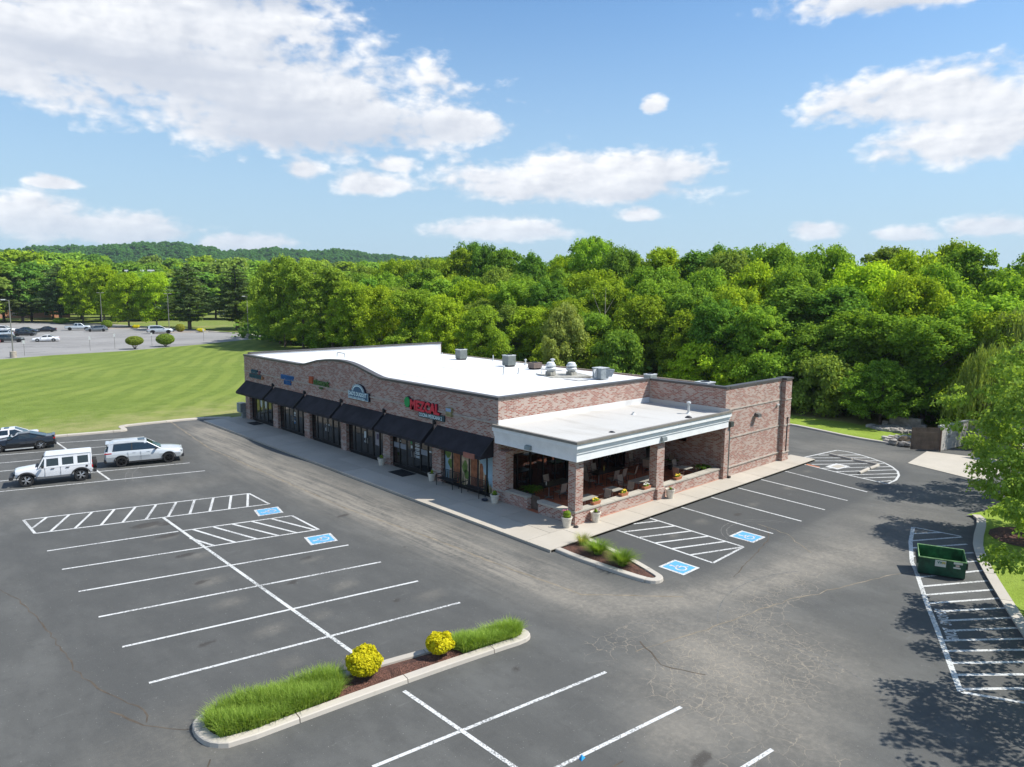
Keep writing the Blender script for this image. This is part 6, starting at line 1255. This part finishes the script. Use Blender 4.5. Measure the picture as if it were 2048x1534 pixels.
def weep_mesh(seed,H,R):
    q=np.random.default_rng(seed); Q=[];Nn=[];Sz=[]
    for i in range(560):
        a=q.random()*2*pi; k=q.random()**.55; lob=1+.18*sin(a*3+seed)+.12*sin(a*7); x,y=R*k*lob*cos(a),R*k*lob*sin(a); top=H*(.50+.5*(1-k**2.2))*q.uniform(.86,1.04); L=min(top-.1,q.uniform(.25,.75)*top*(0.35+.75*k)); sw=q.normal(size=2)*.25; n=int(L/.11)+2
        for j in range(n):
            t=j/n; Q.append((x+sw[0]*t+cos(a)*.5*sin(t*1.5)+q.normal()*.06,y+sw[1]*t+sin(a)*.5*sin(t*1.5)+q.normal()*.06,top-L*t)); Nn.append((q.normal(),q.normal(),.12*q.normal())); Sz.append(.30*q.uniform(.6,1.2))
    P=np.array(Q); nrm=np.array(Nn); nrm/=np.linalg.norm(nrm,axis=1)[:,None]; n=len(P); a=np.array([0,0,-1.])+q.normal(size=(n,3))*.22; a-=nrm*(a*nrm).sum(1)[:,None]; a/=np.linalg.norm(a,axis=1)[:,None]; b=np.cross(nrm,a); s_=np.array(Sz)[:,None]/2
    V=np.stack([P-a*s_*1.5,P-b*s_*.36,P+a*s_*1.5,P+b*s_*.36],1).reshape(-1,3); return leafmesh('crown',[(V,None,q.random(n))],WILLOW)
PROT['weeping']=fit(weep_mesh(9,8.5,3.6),trunk_mesh('trunk',9,8,.26,7,BARK),.5)
def pine_mesh(seed,H,R):
    r=random.Random(seed); q=np.random.default_rng(seed); sets=[]; L=17
    for i in range(L):
        t=i/(L-1); z=H*(.02+.95*t); rad=R*(min(1,(.35+t*4))*(1-t)**.5)*r.uniform(.75,1.15)+.25; nb=max(3,int(9*(1-t)+3))
        for j in range(nb):
            a=j*2*pi/nb+i*1.1+r.uniform(-.3,.3); rl=rad*r.uniform(.65,1.1); n=int(150*rl/R*1.3)+25; s=q.random(n)**.6
            P=np.stack([s*rl*cos(a)+q.normal(size=n)*.32,s*rl*sin(a)+q.normal(size=n)*.32,z+.5*rl*.25*np.sin(s*2.2)+q.normal(size=n)*.16],1); nrm=q.normal(size=(n,3))*.55+np.array([0,0,1.]); sets.append(leafquads(P,nrm,.34*(.6+.8*q.random(n)),q,3.0))
    return leafmesh('crown',sets,NEEDLE)
PROT['pine']=fit(pine_mesh(21,15,5.4),trunk_mesh('trunk',21,17,.35,0,BARK,top=.95),2.2)
def place_tree(key,x,y,height,width,name,label,group,col,rz,z=0.,cat='tree'):
    cm,tm,H,R,th=PROT[key]; sz=height/(H+th); sw=width/(2*R)
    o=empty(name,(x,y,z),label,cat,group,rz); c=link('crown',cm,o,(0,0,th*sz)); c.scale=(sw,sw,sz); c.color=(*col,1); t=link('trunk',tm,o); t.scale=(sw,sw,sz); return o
def proj(x,y,z):
    d=Vector((x,y,z-CAMH)); w=d.dot(fw); return (1024+FPX*d.dot(r2)/w, 767-FPX*d.dot(u2)/w)
SKY=[(5,3.2),(12,3.7),(14.4,3.1),(16,4.1),(17.5,2.9),(19.4,4.0),(21.6,3.3),(22.9,3.85),(24.2,3.1),(26.3,3.8),(28.4,4.1),(30.5,3.66),(32.7,3.5),(34.9,3.75),(36.4,3.5),(38.7,3.85),(40.9,4.4),(43,2.9),(45,3.4),(46.2,3.0),(47.7,3.3),(49.7,4.15),(50.9,3.7),(52.2,2.9),(54,2.5),(56,2.4),(59.8,2.2),(64.9,2.1),(70,1.9)]
def skyel(az_): return float(np.interp(az_,[a for a,b in SKY],[b for a,b in SKY]))
ORD=['first','second','third','fourth','fifth','sixth','seventh','eighth','ninth','tenth','eleventh','twelfth','thirteenth','fourteenth','fifteenth','sixteenth','seventeenth','eighteenth','nineteenth','twentieth']
def ordn(i): 
    if i<20: return ORD[i]
    tens={2:'twenty',3:'thirty',4:'forty',5:'fifty'}[(i+1)//10]; u=(i+1)%10; return tens+'-'+ORD[u-1] if u else {20:'twentieth',30:'thirtieth',40:'fortieth',50:'fiftieth'}[i+1]
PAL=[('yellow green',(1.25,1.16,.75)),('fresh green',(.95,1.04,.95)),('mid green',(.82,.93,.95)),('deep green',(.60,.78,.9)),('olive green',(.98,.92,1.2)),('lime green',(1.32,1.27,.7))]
rT=random.Random(99); specs=[]
# row, x of the row, y range and step, height law, width
rows=[('front fringe',63.2,16,136,5.0,(4.2,7.0),(5.6,7.4)),('front row',67.5,9,140,5.4,(8.6,11.0),(7.6,9.6)),('second row',73.5,6,146,6.0,(11.2,13.4),(8.6,10.6)),('third row',80.5,4,152,6.6,(13.2,15.2),(9.2,11.4)),('back row',90,3,160,6.9,None,(8.4,11.4)),('rearmost row',108,4,170,9.2,None,(10,13.5))]
for ri,(rn,X,ya,yb,st_,hr,wr) in enumerate(rows):
    y=ya; L=[]
    while y<yb:
        x=X+rT.uniform(-1.6,1.6)+max(0,y-110)*.05; yy=y+rT.uniform(-1.3,1.3); w=rT.uniform(*wr); d=hypot(x,yy); az_=degrees(atan2(yy,x))
        if hr: h=rT.uniform(*hr); 
        else:
            e=skyel(az_)+rT.uniform(-.42,.12) if ri==4 else skyel(az_)+rT.uniform(-.75,.0); h=CAMH+d*math.tan(radians(e))
        if ri==3: h=min(h,CAMH+d*math.tan(radians(skyel(az_)-.25)))
        key=rT.choice(['round','oval','broad','irregular','clumped','clumped']) if ri else rT.choice(['bush','bush','broad'])
        if ri>=4 and rT.random()<.35: key='oval'
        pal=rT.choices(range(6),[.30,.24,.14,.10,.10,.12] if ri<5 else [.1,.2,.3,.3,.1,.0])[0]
        if not(ri==0 and (rT.random()<.22)): L.append((x,yy,h,w,key,pal))
        y+=st_*rT.uniform(.85,1.15)
    L=[t for t in L if -60<proj(t[0],t[1],6)[0]<2110]; L.sort(key=lambda t:proj(t[0],t[1],6)[0])
    for i,t in enumerate(L): specs.append((rn,i,len(L))+t)
for rn,i,n,x,y,h,w,key,pal in specs:
    nm,c=PAL[pal]; hs_='low bushy' if h<7.5 else ('tall' if h>15.5 else 'leafy'); sh_={'round':'rounded','oval':'upright','broad':'broad','irregular':'ragged','clumped':'billowing','bush':'spreading','weeping':'drooping'}[key]
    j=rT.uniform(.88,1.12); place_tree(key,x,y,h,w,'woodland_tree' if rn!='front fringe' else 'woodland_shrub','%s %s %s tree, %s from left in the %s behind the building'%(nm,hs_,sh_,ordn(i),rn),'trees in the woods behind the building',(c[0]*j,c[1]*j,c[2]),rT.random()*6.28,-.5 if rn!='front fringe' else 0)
# understorey so the wood has no see-through floor
q=np.random.default_rng(77); n=26000; P=np.stack([q.uniform(64.5,112,n),q.uniform(2,165,n),q.uniform(.1,3.4,n)*q.random(n)**.4],1); us_=link('undergrowth',leafmesh('undergrowth',[leafquads(P,q.normal(size=(n,3))+np.array([0,0,.6]),.75*(.6+.8*q.random(n)),q,1.5)],LEAF)); us_.color=(.5,.62,.9,1); tag(us_,'dark green undergrowth filling the floor of the woods behind the building','undergrowth',kind='stuff')
PROT['pale']=fit(crown_mesh('crown',91,200,150,.24,BROAD,8,3.3,.20,WILLOW,1.1,3.,1.0,.1,.25),trunk_mesh('trunk',91,8,.2,9,BARKL),.8)
wl=place_tree('pale',61.5,57.2,9.3,6.8,'willow_tree','pale olive rounded willow standing against the woods behind the roof fans',None,(.98,1.05,.75),.3)
place_tree('weeping',61.0,14.2,7.2,6.4,'willow_tree','green weeping willow with trailing branches at the right above the enclosure',None,(.80,.95,.6),1.1)
place_tree('weeping',67.5,14.2,9.6,7.,'willow_tree','taller loose green willow behind the weeping one at the right edge',None,(.85,.95,.8),2.1)
for (x,y,h,w,l) in ((64.2,45.5,9.5,.0,'bare forked branches standing in the woods above the right roof fan'),):
    o=empty('dead_tree',(x+6,y+13,0),l,'dead tree'); b=MB().tube([(0,0,0),(.1,0,7),(.5,.3,11.5)],[.12,.07,.02],6).tube([(.1,0,7),(-1,.6,9.6),(-1.5,.9,11.4)],[.05,.03,.01],5).tube([(.2,.1,8.2),(1.4,-.4,10.2)],[.04,.01],5); b.build('bare_trunk',BARKL,o,world=False)
# near maples on the verge
def big_tree(seed,x,y,h,w,label,n=150,leaf=.15,th=1.5,name='maple_tree',shape=BROAD,nl=120):
    key='m%d'%seed; PROT[key]=fit(crown_mesh('crown',seed,n,nl,leaf,shape,h-th,w/2,.15,MAPLE,.9,1.35,0,.5,.28),trunk_mesh('trunk',seed,h,.13,9,BARK,.7),th)
    place_tree(key,x,y,h,w,name,label,'maples on the side verge',(1.,1.,1.),0.,.1)
big_tree(51,38.7,6.2,7.4,7.5,'leafy green maple on the side verge whose crown fills the right edge',250,.165,1.0,nl=95)
big_tree(53,28.9,3.5,6.2,5.7,'second maple on the side verge, right of the large one by the dumpster',120,.17,1.2,nl=62)
big_tree(54,23.3,1.2,6.8,6.6,'third maple on the side verge, beside the near end of the loading zone',95,.17,1.4,nl=62)
big_tree(55,46.6,9.2,8.2,7.8,'maple behind the large one at the right edge near the enclosure drive',120,.19,1.4,nl=80)
# far trees across the park
farT=[('pine',67,198.8,17.2,14.5,'tall dark pine with a clear trunk beyond the far lot, left of the two pines',(1,1,1)),('pine',76.9,191.7,16.8,13.5,'tall dark pine with a clear trunk beyond the far lot, right of the two pines',(1,1,1)),
 ('pine',49.5,263,18,14,'broad dark pine behind the left group of far cars',(.95,1,1.05)),('pine',40.5,270,15.5,12,'dull green pine near the orange brick building',(1.15,1.05,1.0)),
 ('clumped',64.2,217,15.2,12.5,'bright yellow green tree behind the lone white SUV',(1.28,1.27,.6)),('clumped',58.3,222,15.,13,'large bright lime green tree left of the twin head pole',(1.32,1.3,.55)),('broad',57.6,245,17.5,15,'bright yellow green tree behind the silver pickup',(1.36,1.3,.5)),('round',54.2,256,17.5,13,'lime green tree just right of the broad dark pine',(1.25,1.25,.6)),
 ('irregular',71.5,212,13.8,9,'thin leafed tree with bare upper twigs between bright tree and pine',(.9,.9,.9)),('irregular',74.8,178.5,8.,6,'small loose tree beside the right corner light pole',(1.,.95,.9)),('oval',45.9,290,16,10,'slender pale trunked tree near the orange building',(1.,.95,1.1)),('round',30,268,14,11,'olive tree at the left edge behind the far cars',(1.1,.95,1.1)),('irregular',36,285,17,11,'tall olive tree at the left edge in front of the pale building',(1.,.92,1.1)),
 ('broad',86,196,15,12,'green tree right of the two pines where the park meets the woods',(1.1,1.1,.7)),('clumped',84,183,14.5,11,'bright green tree at the left end of the woods',(1.3,1.2,.65))]
for k,x,y,h,w,l,c in farT: place_tree(k,x,y,h,w,'pine_tree' if k=='pine' else 'park_tree',l,None,c,rT.random()*6,.05)
# left end of the wood spills round the lawn corner
for i,(x,y,h,w,k,c) in enumerate([(61.5,112,14.5,10,'oval',(.95,.93,.9)),(60.5,121,16.2,11,'irregular',(.95,.92,.95)),(61,129.5,16.8,11.5,'broad',(.92,.9,.95)),(63.5,137,16.5,11,'round',(.9,.9,.95)),(67,145,15,10,'oval',(.98,.98,.85)),(60.5,103,12,9,'round',(1.1,1.05,.7)),(60.2,94.5,11.5,8.5,'clumped',(1.3,1.15,.65)),(72,153,13,9,'broad',(1.15,1.1,.7)),(60.3,86.5,11,8.5,'irregular',(1.0,1.,.8)),(60.2,78.5,10,8,'broad',(1.25,1.15,.65)),(60.,70.5,9,7,'clumped',(1.,1.,.8))]):
    place_tree(k,x,y,h,w,'woodland_tree','%s tree from the lawn corner along the left edge of the woods'%ordn([4,3,2,1,5,6,7,8,9,10,11][i]),'trees in the woods behind the building',c,rT.random()*6)
# distant wood behind the park
L=[]
for rr,(D,n_,dh) in enumerate(((290,26,0),(350,28,0),(430,30,0))):
    for i in range(n_):
        azd=51+ (86-51)*(i+rT.uniform(.1,.9))/n_; d=D+rT.uniform(-22,22); x,y=d*cos(radians(azd)),d*sin(radians(azd)); e={0:1.25,1:1.9,2:2.15}[rr]+rT.uniform(-.35,.25)+(.3 if azd>80 else 0)
        if azd<60 and rr==0: continue
        L.append((x,y,CAMH+d*math.tan(radians(e)),rT.uniform(14,21),rT.choice(['coarse','coarse2']),rT.choices(range(6),[.18,.25,.25,.15,.12,.05])[0],rr))
L.sort(key=lambda t:(t[6],proj(t[0],t[1],8)[0])); cnt={}
for x,y,h,w,k,p,rr in L:
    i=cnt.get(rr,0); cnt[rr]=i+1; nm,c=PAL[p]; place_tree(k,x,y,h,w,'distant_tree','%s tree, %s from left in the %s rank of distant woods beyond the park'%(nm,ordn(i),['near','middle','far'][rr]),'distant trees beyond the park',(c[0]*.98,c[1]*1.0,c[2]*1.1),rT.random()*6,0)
# bushes along the lawn edge and in the far islands
def vase(x,y,R,H,label,st,seed,col):
    o=empty('round_bush',(x,y,.1),label,'bush','bushes around the far lot'); f=link('foliage',leafmesh('foliage',[leafset(3800,(0,0,st+H*.5),(R,R,H*.5),.16,seed,up=.5,shell=.72)],LEAF),o); f.color=(*col,1); b=MB()
    for i in range(7): a=i*.9; b.tube([(.05*cos(a),.05*sin(a),0),(R*.6*cos(a),R*.6*sin(a),st+H*.4)],[.05,.02],5)
    b.build('stems',BARK,o,world=False)
vase(37.7,140.75,1.5,1.7,'smaller vase shaped bush on the lawn edge, left of the two',.65,61,(1.0,.85,1.0)); vase(43.75,143.4,1.65,2.1,'dense round bush on the lawn edge, right of the two',.35,62,(.95,.95,.9))
vase(51.6,217.4,1.4,2.2,'green bush beside the left twin head pole',.1,63,(.9,.9,.9)); vase(61.2,188.6,1.1,2.,'upright reddish bush beside the right twin head pole',.1,64,(1.2,.85,1.)); vase(57.2,190.4,.8,1.4,'small bush between the white SUV and the light pole',.1,65,(.9,.95,.9))
for (x,y,l) in ((65.3,185.6,'yellow shrub at the tip of the right far island'),(57.6,212.9,'yellow shrub at the tip of the left far island')): 
    shrub('yellow_shrub',x,y,.15,.95,.8,1500,.16,YELLOW,l,'shrub',None,int(x),5)
vase(47.5,252,2.2,1.7,'low clipped hedge like bush near the brick building',.1,66,(.7,.85,.9))
# ================================================================== HILLS
RID=[(20,62),(40,66),(50,70),(52.8,74),(55,72),(57.5,78),(60,86),(62.5,84),(65,86),(67,83),(68.8,80),(70.4,86),(72,93),(73.6,91),(75.2,86),(78.8,79),(80.7,74),(82.4,70),(86,64),(95,66),(110,60)]
def hillz(X,Y):
    R_=np.hypot(X,Y); A=np.degrees(np.arctan2(Y,X)); h=np.interp(A,[a for a,b in RID],[b-13 for a,b in RID]); n_=7*np.sin(A*1.3+R_/130)+5*np.sin(A*2.9-R_/75)
    return (h+n_*ss(R_,600,900)*ss(R_,1500,1250))*ss(R_,980,1470)
A=np.radians(np.linspace(15,112,150)); RR=np.linspace(540,2300,60); Ag,Rg=np.meshgrid(A,RR); X=Rg*np.cos(Ag); Y=Rg*np.sin(Ag); Z=hillz(X,Y)-.5
V=np.stack([X,Y,Z],-1).reshape(-1,3); i=np.arange(149*59); r_=i//149; c_=i%149; a=r_*150+c_; hl=link('hills',newmesh('hills',V,np.stack([a,a+1,a+151,a+150],1),WOODG)); hl['kind']='structure'
n=5200; q=np.random.default_rng(5); az_=np.radians(q.uniform(48,88,n)); rr=np.sqrt(q.uniform(880**2,1640**2,n)); X=rr*np.cos(az_); Y=rr*np.sin(az_); Z=hillz(X,Y)-1
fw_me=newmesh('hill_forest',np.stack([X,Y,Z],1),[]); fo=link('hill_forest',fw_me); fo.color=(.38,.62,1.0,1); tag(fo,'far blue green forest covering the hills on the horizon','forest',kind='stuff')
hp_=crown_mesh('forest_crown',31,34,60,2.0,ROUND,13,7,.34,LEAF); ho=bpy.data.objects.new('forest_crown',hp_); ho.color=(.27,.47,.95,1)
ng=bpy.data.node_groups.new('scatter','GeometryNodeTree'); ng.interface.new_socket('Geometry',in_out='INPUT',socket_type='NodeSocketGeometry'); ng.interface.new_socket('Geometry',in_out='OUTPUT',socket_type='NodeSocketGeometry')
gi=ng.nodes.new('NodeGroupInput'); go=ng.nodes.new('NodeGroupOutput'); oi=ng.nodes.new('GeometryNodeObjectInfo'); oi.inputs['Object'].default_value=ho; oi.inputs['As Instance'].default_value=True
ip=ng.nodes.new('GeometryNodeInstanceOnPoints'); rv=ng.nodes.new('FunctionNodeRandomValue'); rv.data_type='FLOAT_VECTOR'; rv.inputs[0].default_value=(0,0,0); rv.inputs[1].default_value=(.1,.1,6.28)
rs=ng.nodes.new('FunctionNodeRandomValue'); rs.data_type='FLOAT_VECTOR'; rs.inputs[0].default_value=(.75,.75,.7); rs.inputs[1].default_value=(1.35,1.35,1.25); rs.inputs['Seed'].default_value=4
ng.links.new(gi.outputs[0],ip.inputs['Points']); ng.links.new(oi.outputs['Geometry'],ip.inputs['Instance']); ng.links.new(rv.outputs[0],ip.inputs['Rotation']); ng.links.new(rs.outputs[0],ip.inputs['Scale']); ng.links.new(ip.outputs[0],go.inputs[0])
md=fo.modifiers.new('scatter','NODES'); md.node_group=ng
print('trees ok',len(specs))

# ================================================================== HAZE
hz=MB().box(-1800,2600,-1500,2600,-2.,125.).build('haze',None,None,uv=False); hz['kind']='stuff'
hm=bpy.data.materials.new('haze'); hm.use_nodes=True; t=hm.node_tree; t.nodes.clear(); o_=N(t,'ShaderNodeOutputMaterial'); v_=N(t,'ShaderNodeVolumePrincipled',{'Color':(.72,.86,1.,1),'Density':.00010,'Anisotropy':.2}); t.links.new(v_.outputs[0],o_.inputs['Volume']); hz.data.materials.append(hm)

# long tan repair strip and a few pale lap patches on the main membrane
rp=sm('tan_roof_patch',(.42,.35,.26),.8,var=.2); rp2=sm('grey_roof_patch',(.50,.50,.49),.75,var=.1)
def rstrip(x0,y0,x1,y1,m): part(MB().add([(x0,y0,rz_(x0)+.012),(x1,y0,rz_(x1)+.012),(x1,y1,rz_(x1)+.012),(x0,y1,rz_(x0)+.012)],[(0,1,2,3)]),'roof_patch',m)
rstrip(34.4,43.1,34.52,46.1,rp); rstrip(34.3,40.0,34.36,42.4,rp2); rstrip(37.0,33.0,38.2,34.6,rp2); rstrip(41.5,39.6,42.6,43.0,rp2); rstrip(28.2,38.0,28.28,44.6,rp2)
